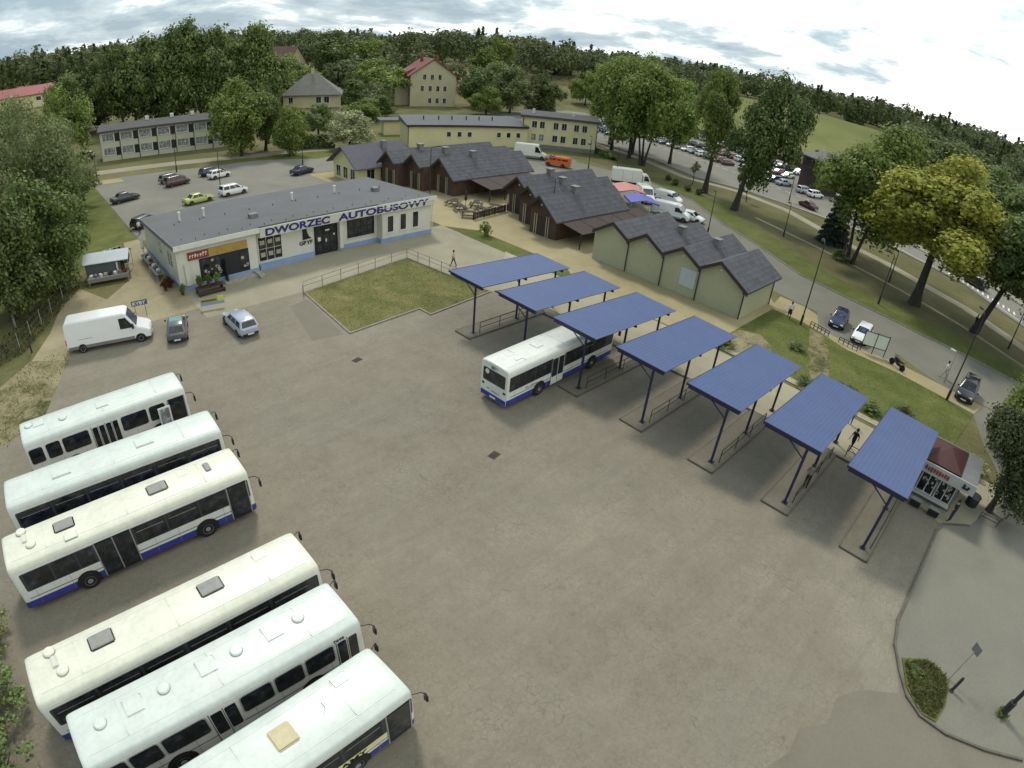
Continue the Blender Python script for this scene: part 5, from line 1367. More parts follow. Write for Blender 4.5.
# ================================================================ buses
def bus(label, a, b, rz, L=12.0, body='white', roof='white', skirt='busblue', wins=(), frames=None, doors=(), wheels=(3.1, 9.3), hatches=(), strip=None, front_door=None, rear_detail=False, open_door=False, lights_front=True, mirror=True):
    u = Vector((math.cos(rz), math.sin(rz)))
    t = thing('coach_bus', label, 'bus', (a - u.x * L / 2, b - u.y * L / 2, .006), rz, 'blue and white buses')
    h = L / 2
    half = [(1.16, .30), (1.24, .38), (1.25, .78), (1.25, 1.25), (1.25, 2.40), (1.247, 2.66), (1.215, 2.81), (1.12, 2.90), (.70, 2.955), (.2, 2.98)]
    prof = [(-y, z) for y, z in half] + [(y, z) for y, z in reversed(half)]
    xs = [(-h, .955, .07), (-h + .04, .98, .03), (-h + .14, .995, .01), (-h + .4, 1, 0), (-h + L * .33, 1, 0), (-h + L * .66, 1, 0), (h - .6, 1, .0), (h - .25, .997, .012), (h - .08, .985, .035), (h - .015, .955, .08), (h, .92, .13)]
    rings = []
    for x, sy, dz in xs:
        rings.append([(x + (-.05 if x > h - .3 and z > 1.2 else 0) * (z - 1.2) / 1.7, y * (sy if z < 2.9 else sy), z - dz * max(0, (z - 2.2) / .75)) for y, z in prof])
    n = len(prof)
    bands = []
    for k in range(n):
        z = (prof[k][1] + prof[(k + 1) % n][1]) / 2
        bands.append(1 if z < .8 else (0 if z < 2.55 else 2))
    mb = MB(); mb.loft(rings, 0, bands)
    mb.build('body', [M[body], M[skirt], M[roof]], t, smooth=True)
    # dark line above the skirt and rain gutter
    for s in (-1, 1):
        mb = MB(); mb.box(-h + .3, h - .6, s * 1.247, s * 1.256, .93, .965); mb.build('body_seam', M['black'], t, fixn=False)
        mb = MB(); mb.box(-h + .3, h - .5, min(s * 1.20, s * 1.262), max(s * 1.20, s * 1.262), 2.62, 2.65); mb.build('rain_gutter', M[roof], t, fixn=False)
    def X(v): return -h + v
    for s in (-1, 1):
        for x in [L * q for q in (.06, .2, .335, .44, .56, .66, .86)]:
            mb = MB(); mb.box(X(x) - .008, X(x) + .008, min(s * 1.24, s * 1.2525), max(s * 1.24, s * 1.2525), .42, 1.34); mb.build('panel_joint', M['hatch'], t, fixn=False)
    for s in (-1, 1):
        if strip:
            mb = MB(); mb.prismy(rrect(X(strip[0]), X(strip[1]), 1.36, 2.44, .09), s * 1.235, s * 1.255); mb.build('window_band', M['band'], t, fixn=False)
        for w in wins:
            x0, x1 = w
            mb = MB(); mb.prismy(rrect(X(x0), X(x1), 1.42, 2.40, .05 if strip else .14), s * 1.23, s * 1.264)
            wn = mb.build('window', M['glass'], t, fixn=False)
            if frames:
                mb = MB(); mb.prismy(rrect(X(x0) - .06, X(x1) + .06, 1.36, 2.46, .17), s * 1.23, s * 1.257); mb.build('window_frame', M[frames], wn, fixn=False)
            elif x1 - x0 > 1.5:
                mb = MB(); mb.box(X(x0) + .1, X(x1) - .1, min(s * 1.264, s * 1.268), max(s * 1.264, s * 1.268), 2.08, 2.11); mb.build('vent_bar', M['hatch'], wn, fixn=False)
    for (x0, x1, leaves, style) in doors:
        mb = MB(); mb.box(X(x0), X(x1), -1.262, -1.2, .36, 2.46); d = mb.build('door', M['ink'] if style == 'dark' else M[body], t, fixn=False)
        w = (x1 - x0) / leaves
        for k in range(leaves):
            mb = MB(); mb.prismy(rrect(X(x0) + w * k + .05, X(x0) + w * (k + 1) - .05, .55 if style == 'dark' else .95, 2.36, .07), -1.271, -1.25); mb.build('door_glass', M['glass'], d, fixn=False)
            if style != 'dark':
                mb = MB(); mb.box(X(x0) + w * k - .015, X(x0) + w * k + .015, -1.2685, -1.25, .4, 2.44); mb.build('door_seal', M['rubber'], d, fixn=False)
        if style == 'dark':
            mb = MB()
            for k in range(leaves + 1): mb.box(X(x0) + w * k - .03, X(x0) + w * k + .03, -1.276, -1.25, .37, 2.45)
            each(mb, 'door_post', M['hatch'], d, fixn=False)
        if open_door and (x0 > L - 2):
            mb = MB(); mb.box(X(x0) - .75, X(x0) + .02, -1.62, -1.57, .5, 2.3); dl = mb.build('open_leaf', M[body], d, fixn=False)
            mb = MB(); mb.prismy(rrect(X(x0) - .66, X(x0) - .08, .95, 2.2, .08), -1.628, -1.562); mb.build('door_glass', M['paleglass'], dl, fixn=False)
    for x in wheels:
        for s in (-1, 1):
            mb = MB(); mb.prismy([(X(x) + .62 * math.cos(rad(q)), .5 + .62 * math.sin(rad(q))) for q in range(-22, 203, 15)], s * 1.235, s * 1.2585); ar = mb.build('wheel_arch', M['rubber'], t, fixn=False)
            mb = MB(); mb.diskx((X(x), 0, .49), [(.3, s * .95), (.47, s * .97), (.49, s * 1.02), (.49, s * 1.24), (.46, s * 1.275), (.29, s * 1.28)], 20); wh = mb.build('wheel', M['rubber'], t, smooth=True)
            mb = MB(); mb.diskx((X(x), 0, .49), [(.285, s * 1.24), (.28, s * 1.286), (.2, s * 1.25), (.14, s * 1.245), (.13, s * 1.30), (.05, s * 1.31)], 16); mb.build('rim', M['rim'], wh, smooth=True)
    for y in (-.82, .82):
        mb = MB(); mb.box(-h + .35, h - .45, y - .012, y + .012, 2.90, 2.952); mb.build('roof_seam', M['busgrey'], t, fixn=False)
    for x in (L * .17, L * .5, L * .83):
        mb = MB(); mb.box(X(x) - .012, X(x) + .012, -.80, .80, 2.93, 2.99); mb.build('roof_joint', M[roof], t, fixn=False)
    # front end
    mb = MB(); mb.add([(h - .005, -1.03, 1.25), (h - .005, 1.03, 1.25), (h - .09, 1.0, 2.45), (h - .09, -1.0, 2.45), (h + .02, -1.03, 1.25), (h + .02, 1.03, 1.25), (h - .065, 1.0, 2.45), (h - .065, -1.0, 2.45)], [(0, 3, 2, 1), (4, 5, 6, 7), (0, 1, 5, 4), (1, 2, 6, 5), (2, 3, 7, 6), (3, 0, 4, 7)])
    mb.build('windscreen', M['glass'], t)
    mb = MB(); mb.box(h - .05, h + .06, -1.12, 1.12, .33, .68); mb.build('bumper', M[skirt], t, bevel=.03)
    for s in (-1, 1):
        mb = MB(); mb.prismx([(s * .62, .78), (s * 1.0, .78), (s * 1.0, .98), (s * .62, .98)], h - .02, h + .025); mb.build('headlight', M['lampw'], t, fixn=False)
    mb = MB(); mb.box(h + .058, h + .07, -.28, .28, .42, .54); mb.build('number_plate', M['plate'], t, fixn=False)
    if mirror:
        for s in (-1, 1):
            mb = MB(); mb.tube([(h - .12, s * 1.12, 2.45), (h + .25, s * 1.32, 2.5), (h + .42, s * 1.42, 2.36), (h + .42, s * 1.42, 2.25)], .022, 6); ma = mb.build('mirror_arm', M['black'], t, fixn=False)
            mb = MB(); mb.box(h + .37, h + .46, s * 1.42 - .11, s * 1.42 + .11, 1.86, 2.27); mb.build('mirror', M['black'], ma, bevel=.03)
    # rear end
    mb = MB(); mb.prismx(rrect(-1.0, 1.0, 1.48, 2.42, .1), -h - .015, -h + .1); rw = mb.build('rear_window', M['glass'], t, fixn=False)
    mb = MB(); mb.box(-h - .05, -h + .05, -1.14, 1.14, .33, .66); mb.build('rear_bumper', M[skirt], t, bevel=.03)
    for s in (-1, 1):
        mb = MB(); mb.prismx([(s * .86, 1.12), (s * 1.06, 1.12), (s * 1.06, 1.26), (s * .86, 1.26)], -h - .02, -h + .06); mb.build('rear_light', M['lampr'] if not rear_detail else M['ink'], t, fixn=False)
    mb = MB(); mb.box(-h - .062, -h - .05, -.26, .26, .42, .53); mb.build('number_plate', M['plate'], t, fixn=False)
    if rear_detail:
        mb = MB(); mb.box(-h + .0, -h + .2, -.3, .3, 2.48, 2.72); mb.build('route_box', M['ink'], t, fixn=False)
        mb = MB(); mb.diskx((0, 0, 0), [(.17, -.01), (.17, .01)], 14)
        o = mb.build('round_sticker', M['line'], rw, fixn=False, loc=(-h - .025, .62, 2.18), rz=math.pi / 2)
        mb = MB(); mb.box(-h - .03, -h + .02, -.55, .2, .88, .93); mb.box(-h - .03, -h + .02, .35, .6, .92, .99); each(mb, 'maker_badge', M['hatch'], t, fixn=False)
    # roof furniture: (x from rear, y, kind)
    for (x, y, k) in hatches:
        X0 = X(x)
        if k in ('white', 'square', 'plate', 'round'):
            g = .27 if k == 'round' else (.512 if k == 'white' else (.312 if k == 'plate' else .372))
            mb = MB()
            if k == 'round': mb.lathe([(.255, 2.9), (.255, 2.992), (.02, 2.995)], (X0, y, 0), 16)
            else: mb.box(X0 - g, X0 + g, y - (.212 if k == 'plate' else .372), y + (.212 if k == 'plate' else .372), 2.88, 2.975 if k != 'plate' else 2.965)
            mb.build('roof_gasket', M['hatch'], t)
        mb = MB()
        if k == 'grey': mb.box(X0 - .52, X0 + .52, y - .38, y + .38, 2.94, 3.06); o = mb.build('roof_hatch', M['hatch'], t, bevel=.06)
        elif k == 'small': mb.box(X0 - .16, X0 + .16, y - .36, y + .36, 2.94, 3.05); o = mb.build('roof_vent', M['hatch'], t, bevel=.05)
        elif k == 'tan': mb.box(X0 - .42, X0 + .42, y - .42, y + .42, 2.94, 3.05); o = mb.build('roof_hatch', M['tan'], t, bevel=.05)
        elif k == 'white': mb.box(X0 - .5, X0 + .5, y - .36, y + .36, 2.94, 3.05); o = mb.build('roof_hatch', M[roof], t, bevel=.04)
        elif k == 'square': mb.box(X0 - .36, X0 + .36, y - .36, y + .36, 2.94, 3.03); o = mb.build('roof_hatch', M[roof], t, bevel=.04)
        elif k == 'plate': mb.box(X0 - .3, X0 + .3, y - .2, y + .2, 2.93, 2.995); o = mb.build('roof_plate', M[roof], t, bevel=.02)
        elif k == 'round': mb.lathe([(.24, 2.93), (.24, 3.04), (.2, 3.08), (.03, 3.09)], (X0, y, 0), 16); o = mb.build('roof_vent', M[roof], t, smooth=True)
        elif k == 'box': mb.box(X0 - .12, X0 + .12, y - .28, y + .28, 2.93, 3.06); o = mb.build('roof_box', M['trim'], t, bevel=.03)
        elif k == 'aerial': mb.tube([(X0, y, 2.95), (X0 - .1, y, 3.35)], .012, 5); o = mb.build('aerial', M['black'], t)
    return t
ST9 = [(.35 + i * 1.87, .35 + i * 1.87 + 1.74) for i in range(6)]
A_ = bus('short white bus by the white van with its front door folded open', 6.26, 33.92, rad(-.1), 9.95, 'busgrey', 'cool', 'busgrey',
    [(.12, .95), (1.15, 2.0), (2.15, 3.75), (5.75, 7.35), (7.5, 8.5)], 'trim', [(3.95, 5.6, 4, 'frame'), (8.72, 9.75, 1, 'dark')], (2.6, 7.9), [(.55, .35, 'round'), (1.15, .3, 'square'), (2.6, -.1, 'round'), (5.0, -.05, 'square'), (6.6, .05, 'plate')], None, open_door=True)
B_ = bus('white bus with two white roof hatches and a dark window strip', 6.65, 28.38, rad(-1.8), 11.75, 'white', 'cool', 'busblue',
    ST9, None, [], (3.1, 9.2), [(3.1, .0, 'white'), (7.7, .05, 'white')], (.25, 11.5))
C_ = bus('cream-roofed bus with two grey roof hatches and its whole blue skirt in view', 6.43, 24.34, rad(-.2), 12.05, 'white', 'warm', 'busblue',
    [(.5, 1.75), (1.85, 3.0), (3.1, 3.85), (5.95, 7.5), (7.6, 9.2), (9.3, 10.65)], None, [(4.0, 5.8, 2, 'dark'), (10.75, 11.8, 1, 'dark')], (3.15, 9.35),
    [(3.05, .15, 'grey'), (7.75, .1, 'grey'), (10.4, .15, 'small'), (1.1, .3, 'box'), (1.0, .85, 'round'), (1.35, -.25, 'round'), (9.2, .4, 'plate'), (3.2, -.75, 'plate')], (.35, 11.9))
D_ = bus('cream-roofed bus with two grey roof hatches, parked close to the next bus', 6.37, 17.07, rad(.56), 12.05, 'white', 'warm', 'busblue',
    ST9, None, [], (3.15, 9.35), [(3.1, .25, 'grey'), (7.8, .25, 'grey'), (1.05, .8, 'round'), (1.15, .25, 'box'), (1.35, -.3, 'round'), (10.2, .6, 'plate')], (.25, 11.85))
E_ = bus('white bus with round roof vents and white-framed rounded windows, number above its front door', 6.22, 13.74, rad(.13), 11.0, 'busgrey', 'cool', 'busgrey',
    [(.15, 1.25), (1.4, 2.5), (2.65, 4.35), (5.75, 7.0), (7.15, 8.3), (8.45, 9.65)], 'alu', [(4.5, 5.6, 2, 'frame'), (9.8, 10.75, 2, 'frame')], (2.9, 8.6),
    [(1.1, .1, 'round'), (2.4, .15, 'square'), (3.6, .2, 'round'), (5.3, .2, 'square'), (6.5, .2, 'round'), (8.0, .2, 'square'), (9.1, .2, 'round')], None)
text('fleet_number', '7646', .24, M['ink'], E_, (11.0 / 2 - 1.3, -1.262, 2.44), (math.pi / 2, 0, 0), .004, .004)
F_bus = bus('white bus at the bottom of the picture with a tan roof hatch and advertising letters', 5.9, 10.2, rad(2.94), 12.0, 'white', 'cool', 'busblue',
    [(.35 + i * 1.72, .35 + i * 1.72 + 1.60) for i in range(6)], None, [(10.75, 11.8, 1, 'dark')], (3.1, 9.3), [(7.6, .05, 'tan'), (10.3, .65, 'plate'), (9.3, .1, 'aerial')], (.25, 11.9))
mb = MB(); mb.box(-.6, 4.62, -1.2575, -1.24, .99, 1.34); ad = mb.build('advert_panel', M['adcream'], F_bus, fixn=False)
mb = MB(); mb.box(-.55, 2.45, -1.2595, -1.24, .70, .925); mb.build('advert_strip', M['adyellow'], ad, fixn=False)
text('advert_letters', 'BRAMY', .40, M['ink'], ad, (2.05, -1.262, 1.02), (math.pi / 2, 0, 0), .003, .012, 1.35)
text('advert_letters', 'A', .40, M['ink'], ad, (1.1, -1.262, 1.02), (math.pi / 2, 0, 0), .003, .012, 1.35)
G_ = bus('white bus with a blue bumper, nosed in under the fifth canopy from the right', 23.1 + 11.5 * math.cos(rad(2.0)), 23.53 + 11.5 * math.sin(rad(2.0)), rad(2.0), 11.5, 'white', 'white', 'busblue',
    [(.22, .95), (1.05, 2.55), (2.65, 4.1), (5.75, 7.2), (7.3, 8.9), (9.0, 10.3)], None, [(4.25, 5.55, 2, 'frame')], (3.1, 8.9), [(1.6, .3, 'plate'), (1.65, -.35, 'plate'), (4.0, .1, 'square')], (.15, 11.3), rear_detail=True)
mb = MB()
rg = random.Random(2)
for i in range(9):
    mb.box(-5.75 + 1.7 + i * .13, -5.75 + 1.79 + i * .13, -1.2625, -1.24, 1.05, 1.12 + rg.uniform(.02, .09))
each(mb, 'side_mark', M['hatch'], G_, fixn=False)
M['signgrey'] = pm('grey_sign_board', (0.34, 0.335, 0.30), 0.6, 0.15, 1.5, False)
M['tentred'] = pm('faded_red_tarpaulin', (0.46, 0.20, 0.17), 0.7, 0.12, 1.0, False)
M['tentblue'] = pm('blue_tarpaulin', (0.10, 0.11, 0.36), 0.7, 0.12, 1.0, False)
M['wshirt'] = flat('white_cloth', (0.62, 0.62, 0.58), 0.9); M['bcloth'] = flat('black_cloth', (0.015, 0.015, 0.018), 0.9); M['dcloth'] = flat('dark_blue_cloth', (0.03, 0.035, 0.06), 0.9)
M['gcloth'] = flat('grey_cloth', (0.20, 0.19, 0.16), 0.9); M['rcloth'] = flat('dark_red_cloth', (0.16, 0.03, 0.03), 0.9); M['tcloth'] = flat('tan_cloth', (0.42, 0.36, 0.24), 0.9)
M['palepanel'] = pm('pale_panel', (0.74, 0.73, 0.62), 0.6, 0.06, 1.0, False)
M['hutgrey'] = pm('green_grey_tarpaulin', (0.10, 0.115, 0.105), 0.8, 0.15, 1.0)
M['leafr'] = leafmat('red_flowers', (0.05, 0.02, 0.012), (0.13, 0.03, 0.02), (0.22, 0.06, 0.03))
M['letter2'] = flat('blue_grey_sign', (0.09, 0.09, 0.16))
M['greenglass'] = pm('green_tinted_glass', (0.14, 0.30, 0.25), 0.1, 0.15, 1.0, False, spec=0.7)
# ================================================================ cars and vans
def wheelset(t, xs, w, r=.31, tw=.19):
    for x in xs:
        for s in (-1, 1):
            y = s * (w - tw / 2 + .012)
            mb = MB(); mb.diskx((x, y, r), [(r * .62, -s * tw / 2), (r * .95, -s * tw / 2), (r, -s * tw * .3), (r, s * tw * .3), (r * .95, s * tw / 2), (r * .6, s * tw / 2)], 16); wh = mb.build('wheel', M['rubber'], t, smooth=True)
            mb = MB(); mb.diskx((x, y, r), [(r * .6, s * tw * .40), (r * .58, s * tw * .53), (r * .3, s * tw * .42), (.03, s * tw * .5)], 12); mb.build('rim', M['rim'], wh, smooth=True)
def patch(mb, a, b, c, d, u0, u1, v0, v1, off):
    """a sheet of glass lying on the face a-b-c-d (a, b low edge; d, c high edge)"""
    a, b, c, d = map(Vector, (a, b, c, d))
    def P(u, v): return (a.lerp(b, u)).lerp(d.lerp(c, u), v)
    n = (b - a).cross(d - a).normalized()
    q = [P(u0, v0), P(u1, v0), P(u1, v1), P(u0, v1)]
    mb.add([tuple(p + n * off) for p in q] + [tuple(p - n * .02) for p in q], [(0, 1, 2, 3), (7, 6, 5, 4), (0, 4, 5, 1), (1, 5, 6, 2), (2, 6, 7, 3), (3, 7, 4, 0)])
KIND = {  # length, half width, hood z, belt z, roof z, rear belt x, rear roof x, front roof x, front belt x (shares of the half length)
    'hatchback': (3.95, .83, .88, .93, 1.45, -.96, -.74, .12, .46),
    'saloon': (4.5, .86, .88, .92, 1.42, -.66, -.42, .12, .44),
    'estate': (4.55, .86, .88, .92, 1.45, -.97, -.84, .12, .44),
    'people carrier': (4.3, .88, .98, 1.02, 1.64, -.97, -.86, .22, .58)}
def car(kind, label, loc, rz, pt, group=None, glassm='glass', cat='car'):
    L, w, zh, zb, zr, rb, rr, fr, fb = KIND[kind]
    h = L / 2
    t = thing('parked_car', label, cat, loc, rz, group)
    st = [(-h, .80, .42, zb - .12), (-h + .10, .93, .30, zb - .02), (-h + .5, 1, .22, zb), (-.2 * h, 1, .20, zb), (fb * h, 1, .20, zb), (fb * h + .15, 1, .20, zh), (h - .45, .97, .22, zh - .10), (h - .12, .90, .30, zh - .2), (h, .78, .42, zh - .32)]
    if kind == 'saloon': st[1] = (-h + .10, .93, .30, zb + .0)
    rings = []
    for x, sw, z0, z1 in st:
        W_ = w * sw
        half = [(W_ * .86, z0), (W_ * .98, z0 + .12), (W_, z0 + (z1 - z0) * .45), (W_ * .985, z1 - .14), (W_ * .90, z1 - .02), (W_ * .6, z1 + .02)]
        rings.append([(x, -y, z) for y, z in half] + [(x, y, z) for y, z in reversed(half)])
    mb = MB(); mb.loft(rings)
    wt, wb = w * .74, w * .93
    B = [(rb * h, -wb, zb - .05), (fb * h, -wb, zb - .05), (fb * h, wb, zb - .05), (rb * h, wb, zb - .05)]
    T = [(rr * h, -wt, zr - .03), (fr * h, -wt, zr - .03), (fr * h, wt, zr - .03), (rr * h, wt, zr - .03)]
    def rnd(q, k, z, sx=1):   # rectangle with cut corners
        (x0, y0, _), (x1, _, _), (_, y1, _), _ = q
        return [(x0 + k, y0, z), (x1 - k, y0, z), (x1, y0 + k, z), (x1, y1 - k, z), (x1 - k, y1, z), (x0 + k, y1, z), (x0, y1 - k, z), (x0, y0 + k, z)]
    Tc = [(x * .9, y * .86, z) for x, y, z in T]
    mb.loft([rnd(B, .10, zb - .05), rnd(T, .10, zr - .04), rnd([(x - (.06 if x > 0 else -.06), y * .93, z) for x, y, z in T], .12, zr)])
    body = mb.build('body', [PAINT[pt]], t, smooth=True); body['paintable'] = 1
    def win(a, b, c, d, u0, u1, v0=.12, v1=.86, nm='window'):
        m_ = MB(); patch(m_, a, b, c, d, u0, u1, v0, v1, .008); m_.build(nm, M[glassm], t)
    win(B[1], B[2], T[2], T[1], .07, .93, .05, .95, 'windscreen')
    win(B[3], B[0], T[0], T[3], .10, .90, .15, .9, 'rear_window')
    for (u0, u1) in ((.05, .36), (.40, .68), (.71, .93)) if kind != 'saloon' else ((.12, .50), (.54, .90)):
        win(B[0], B[1], T[1], T[0], u0, u1); win(B[2], B[3], T[3], T[2], 1 - u1, 1 - u0)
    wheelset(t, (-h * .62, h * .62), w)
    for s in (-1, 1):
        m_ = MB(); m_.box(h - .22, h - .035, s * w * .62 - .15, s * w * .62 + .15, zh - .33, zh - .19); m_.build('headlight', M['lampw'], t, bevel=.03)
        m_ = MB(); m_.box(-h + .01, -h + .14, s * w * .70 - .10, s * w * .70 + .10, zb - .33, zb - .10); m_.build('tail_light', M['lampr'], t, bevel=.02)
        m_ = MB(); m_.box(fb * h - .22, fb * h - .06, s * (w + .01) - (.0 if s > 0 else .16), s * (w + .01) + (.16 if s > 0 else 0), zb - .02, zb + .12); mr = m_.build('wing_mirror', M['black'], t, bevel=.03)
        for xx in (h * .62, -h * .62):
            m_ = MB(); m_.prismy([(xx + .37 * math.cos(rad(q)), .31 + .37 * math.sin(rad(q))) for q in range(-10, 191, 20)], s * (w * .9), s * (w + .004)); m_.build('wheel_arch', M['black'], t, fixn=False)
    m_ = MB(); m_.box(h - .06, h + .03, -w * .74, w * .74, .26, .46); m_.build('bumper', M['black'], t, bevel=.04)
    m_ = MB(); m_.box(-h - .03, -h + .06, -w * .78, w * .78, .28, .50); m_.build('bumper', M['black'], t, bevel=.04)
    m_ = MB(); m_.box(h + .028, h + .04, -.26, .26, .33, .44); m_.build('number_plate', M['plate'], t, fixn=False)
    m_ = MB(); m_.box(-h - .042, -h - .028, -.26, .26, .35, .46); m_.build('number_plate', M['plate'], t, fixn=False)
    return t
def van(label, loc, rz, pt, L=5.6, W=1.95, H=2.4, hood=.95, win_side=False, cat='van', trim=True):
    t = thing('delivery_van', label, cat, loc, rz)
    h = L / 2; w = W / 2
    P = [(-h, .38), (-h - .0, 1.2), (-h + .08, H - .16), (-h + .3, H), (h - hood - .95, H), (h - hood - .72, H - .12), (h - hood + .02, 1.38), (h - .32, 1.12), (h - .06, .9), (h, .38)]
    def yy(z): return w * (1 - .10 * max(0, (z - 1.2)) / (H - 1.2))
    vs = [(x, -yy(z), z) for x, z in P] + [(x, yy(z), z) for x, z in P]; n = len(P)
    mb = MB(); mb.add(vs, [list(range(n)), list(range(2 * n - 1, n - 1, -1))] + [(i, n + i, n + (i + 1) % n, (i + 1) % n) for i in range(n)])
    b = mb.build('body', PAINT[pt], t, bevel=.07, smooth=True, seg=3)
    b['paintable'] = 1
    a_, b_ = (h - hood - .72, H - .12), (h - hood + .02, 1.38)
    mb = MB(); patch(mb, (b_[0], -yy(1.4), b_[1]), (b_[0], yy(1.4), b_[1]), (a_[0], yy(H - .2), a_[1]), (a_[0], -yy(H - .2), a_[1]), .07, .93, .05, .93, .012); mb.build('windscreen', M['glassb'], t)
    for s in (-1, 1):
        p0, p1, p2, p3 = (h - hood - 1.35, s * yy(1.35), 1.35), (h - hood - .12, s * yy(1.35), 1.35), (h - hood - .78, s * yy(H - .3), H - .32), (h - hood - 1.35, s * yy(H - .3), H - .32)
        mb = MB(); patch(mb, *((p0, p1, p2, p3) if s < 0 else (p1, p0, p3, p2)), .03, .97, .05, .95, .012); mb.build('window', M['glass'], t)
        if win_side:
            for x0, x1 in ((-h + .3, -h + 1.5), (-h + 1.7, h - hood - 1.6)):
                p = [(x0, s * yy(1.35), 1.35), (x1, s * yy(1.35), 1.35), (x1, s * yy(H - .35), H - .35), (x0, s * yy(H - .35), H - .35)]
                mb = MB(); patch(mb, *(p if s < 0 else (p[1], p[0], p[3], p[2])), .02, .98, .02, .98, .012); mb.build('window', M['glass'], t)
        if trim:
            mb = MB(); mb.box(-h + .1, h - hood - .3, min(s * w * .98, s * (w + .012)), max(s * w * .98, s * (w + .012)), .40, .66); mb.build('side_trim', M['grey'], t, fixn=False)
        mb = MB(); mb.box(-h + 1.0, -h + 2.2, min(s * w * .97, s * (w + .008)), max(s * w * .97, s * (w + .008)), 1.18, 1.2); mb.build('door_rail', M['grey'], t, fixn=False)
        mb = MB(); mb.box(h - .3, h - .03, s * w * .70 - .16, s * w * .70 + .16, .72, .95); mb.build('headlight', M['lampw'], t, bevel=.04)
        mb = MB(); mb.box(-h - .015, -h + .05, s * w * .88 - .06, s * w * .88 + .06, .8, 1.3); mb.build('tail_light', M['lampr'], t, fixn=False)
        mb = MB(); mb.box(h - hood - .35, h - hood - .2, s * (w + .12) - .12, s * (w + .12) + .12, 1.35, 1.75); mb.build('wing_mirror', M['black'], t, bevel=.03)
        for xx in (h - hood * .85, -h + 1.25):
            mb = MB(); mb.prismy([(xx + .43 * math.cos(rad(q)), .36 + .43 * math.sin(rad(q))) for q in range(-10, 191, 20)], s * (w * .9), s * (w + .006)); mb.build('wheel_arch', M['black'], t, fixn=False)
    wheelset(t, (h - hood * .85, -h + 1.25), w, .36, .22)
    mb = MB(); mb.box(h - .08, h + .04, -w * .9, w * .9, .3, .56); mb.build('bumper', M['grey' if trim else 'black'], t, bevel=.05)
    mb = MB(); mb.box(-h - .06, -h + .06, -w * .9, w * .9, .3, .5); mb.build('bumper', M['grey'], t, bevel=.04)
    mb = MB(); mb.box(h + .038, h + .05, -.26, .26, .36, .47); mb.build('number_plate', M['plate'], t, fixn=False)
    return t
VZ = .012
van('long white panel van parked at the edge of the yard', (4.15, 48.35, VZ), rad(-15.5), 'white', 6.9, 2.05, 2.65, 1.05)
c = car('hatchback', 'dark hatchback with greenish glass beside the white van', (9.3, 46.2, VZ), rad(74), 'grey', None, 'glass')
mb = MB(); mb.box(-.62, .18, -.5, .5, 1.445, 1.458); mb.build('glass_roof', M['greenglass'], c, bevel=.004)  # green is the base colour of this glass panel
car('estate', 'pale blue-silver estate car parked alone right of the dark hatchback', (13.95, 43.9, VZ), rad(91), 'pale')
# by the side street
car('hatchback', 'dark blue hatchback parked nose to the walkway beside the pale notice board', (61.0, 12.8, .07), rad(188), 'navy', None, 'glassb')
car('hatchback', 'white hatchback parked beside the dark blue one, next to the notice board', (59.6, 9.8, .07), rad(184), 'white', None, 'glassb')
car('people carrier', 'dark grey off-road car parked on the beige paving by the lamp post', (57.7, -1.7, .07), rad(178), 'black')
car('people carrier', 'black off-road car driving on the main road behind the trees', (103.5, 2.6, VZ), rad(55), 'black')
car('saloon', 'dark red and black saloon on the main road near the barn', (116.5, 37, VZ), rad(62), 'maroon')
# rear car park
car('estate', 'olive brown estate next to the brown-red car in the rear car park', (24.3, 104.2, .02), rad(12), 'olive')
car('people carrier', 'brown-red people carrier in the rear car park', (24.2, 100.7, .02), rad(12), 'brown')
car('estate', 'dark blue estate parked next to a pale green-white car', (31.2, 103.9, .02), rad(14), 'navy')
car('hatchback', 'pale greenish white hatchback beside the dark blue estate', (31.4, 100.6, .02), rad(14), 'cream')
car('people carrier', 'white people carrier just behind the station roof', (29.3, 87.5, .02), rad(8), 'white')
car('saloon', 'yellow-green saloon just behind the station roof', (23.6, 86.6, .02), rad(8), 'lime')
car('saloon', 'dark green-black saloon alone at the left end of the rear car park', (14.9, 96.6, .02), rad(12), 'green')
car('estate', 'black estate car at the left rear corner of the station hall', (14.6, 80.4, .02), rad(30), 'black')
car('hatchback', 'white car standing at the left end of the long two-storey block', (16.2, 146.3, .05), rad(70), 'white')
car('saloon', 'navy saloon beside the lamp post behind the station hall', (43.5, 93.5, .02), rad(20), 'navy')
# vans behind the market
van('long white high-roofed van in front of the two-storey yellow building', (88.2, 84.5, .02), rad(-52), 'cream', 6.4, 2.1, 2.9, .9)
van('orange van beside the long white high-roofed van', (87.4, 76.2, .02), rad(118), 'orange', 4.7, 1.85, 1.95, .7, True, trim=False)
car('saloon', 'maroon saloon half hidden behind the orange van', (90.5, 79.5, .02), rad(-40), 'maroon')
van('white van parked furthest from the market tents, by the street', (84.6, 49.6, .02), rad(-85), 'white', 4.6, 1.85, 2.0, .8)
van('white panel van nose out behind the green gabled hall', (76.6, 44.0, .02), rad(-72), 'white', 5.8, 2.0, 2.35, .9)
car('hatchback', 'white small car half hidden behind the green gabled roof', (79.0, 41.8, .02), rad(-80), 'white')
van('white van with a red rear panel between the market tents and the street', (81.6, 52.2, .02), rad(-130), 'cream', 5.4, 2.0, 2.4, .9)
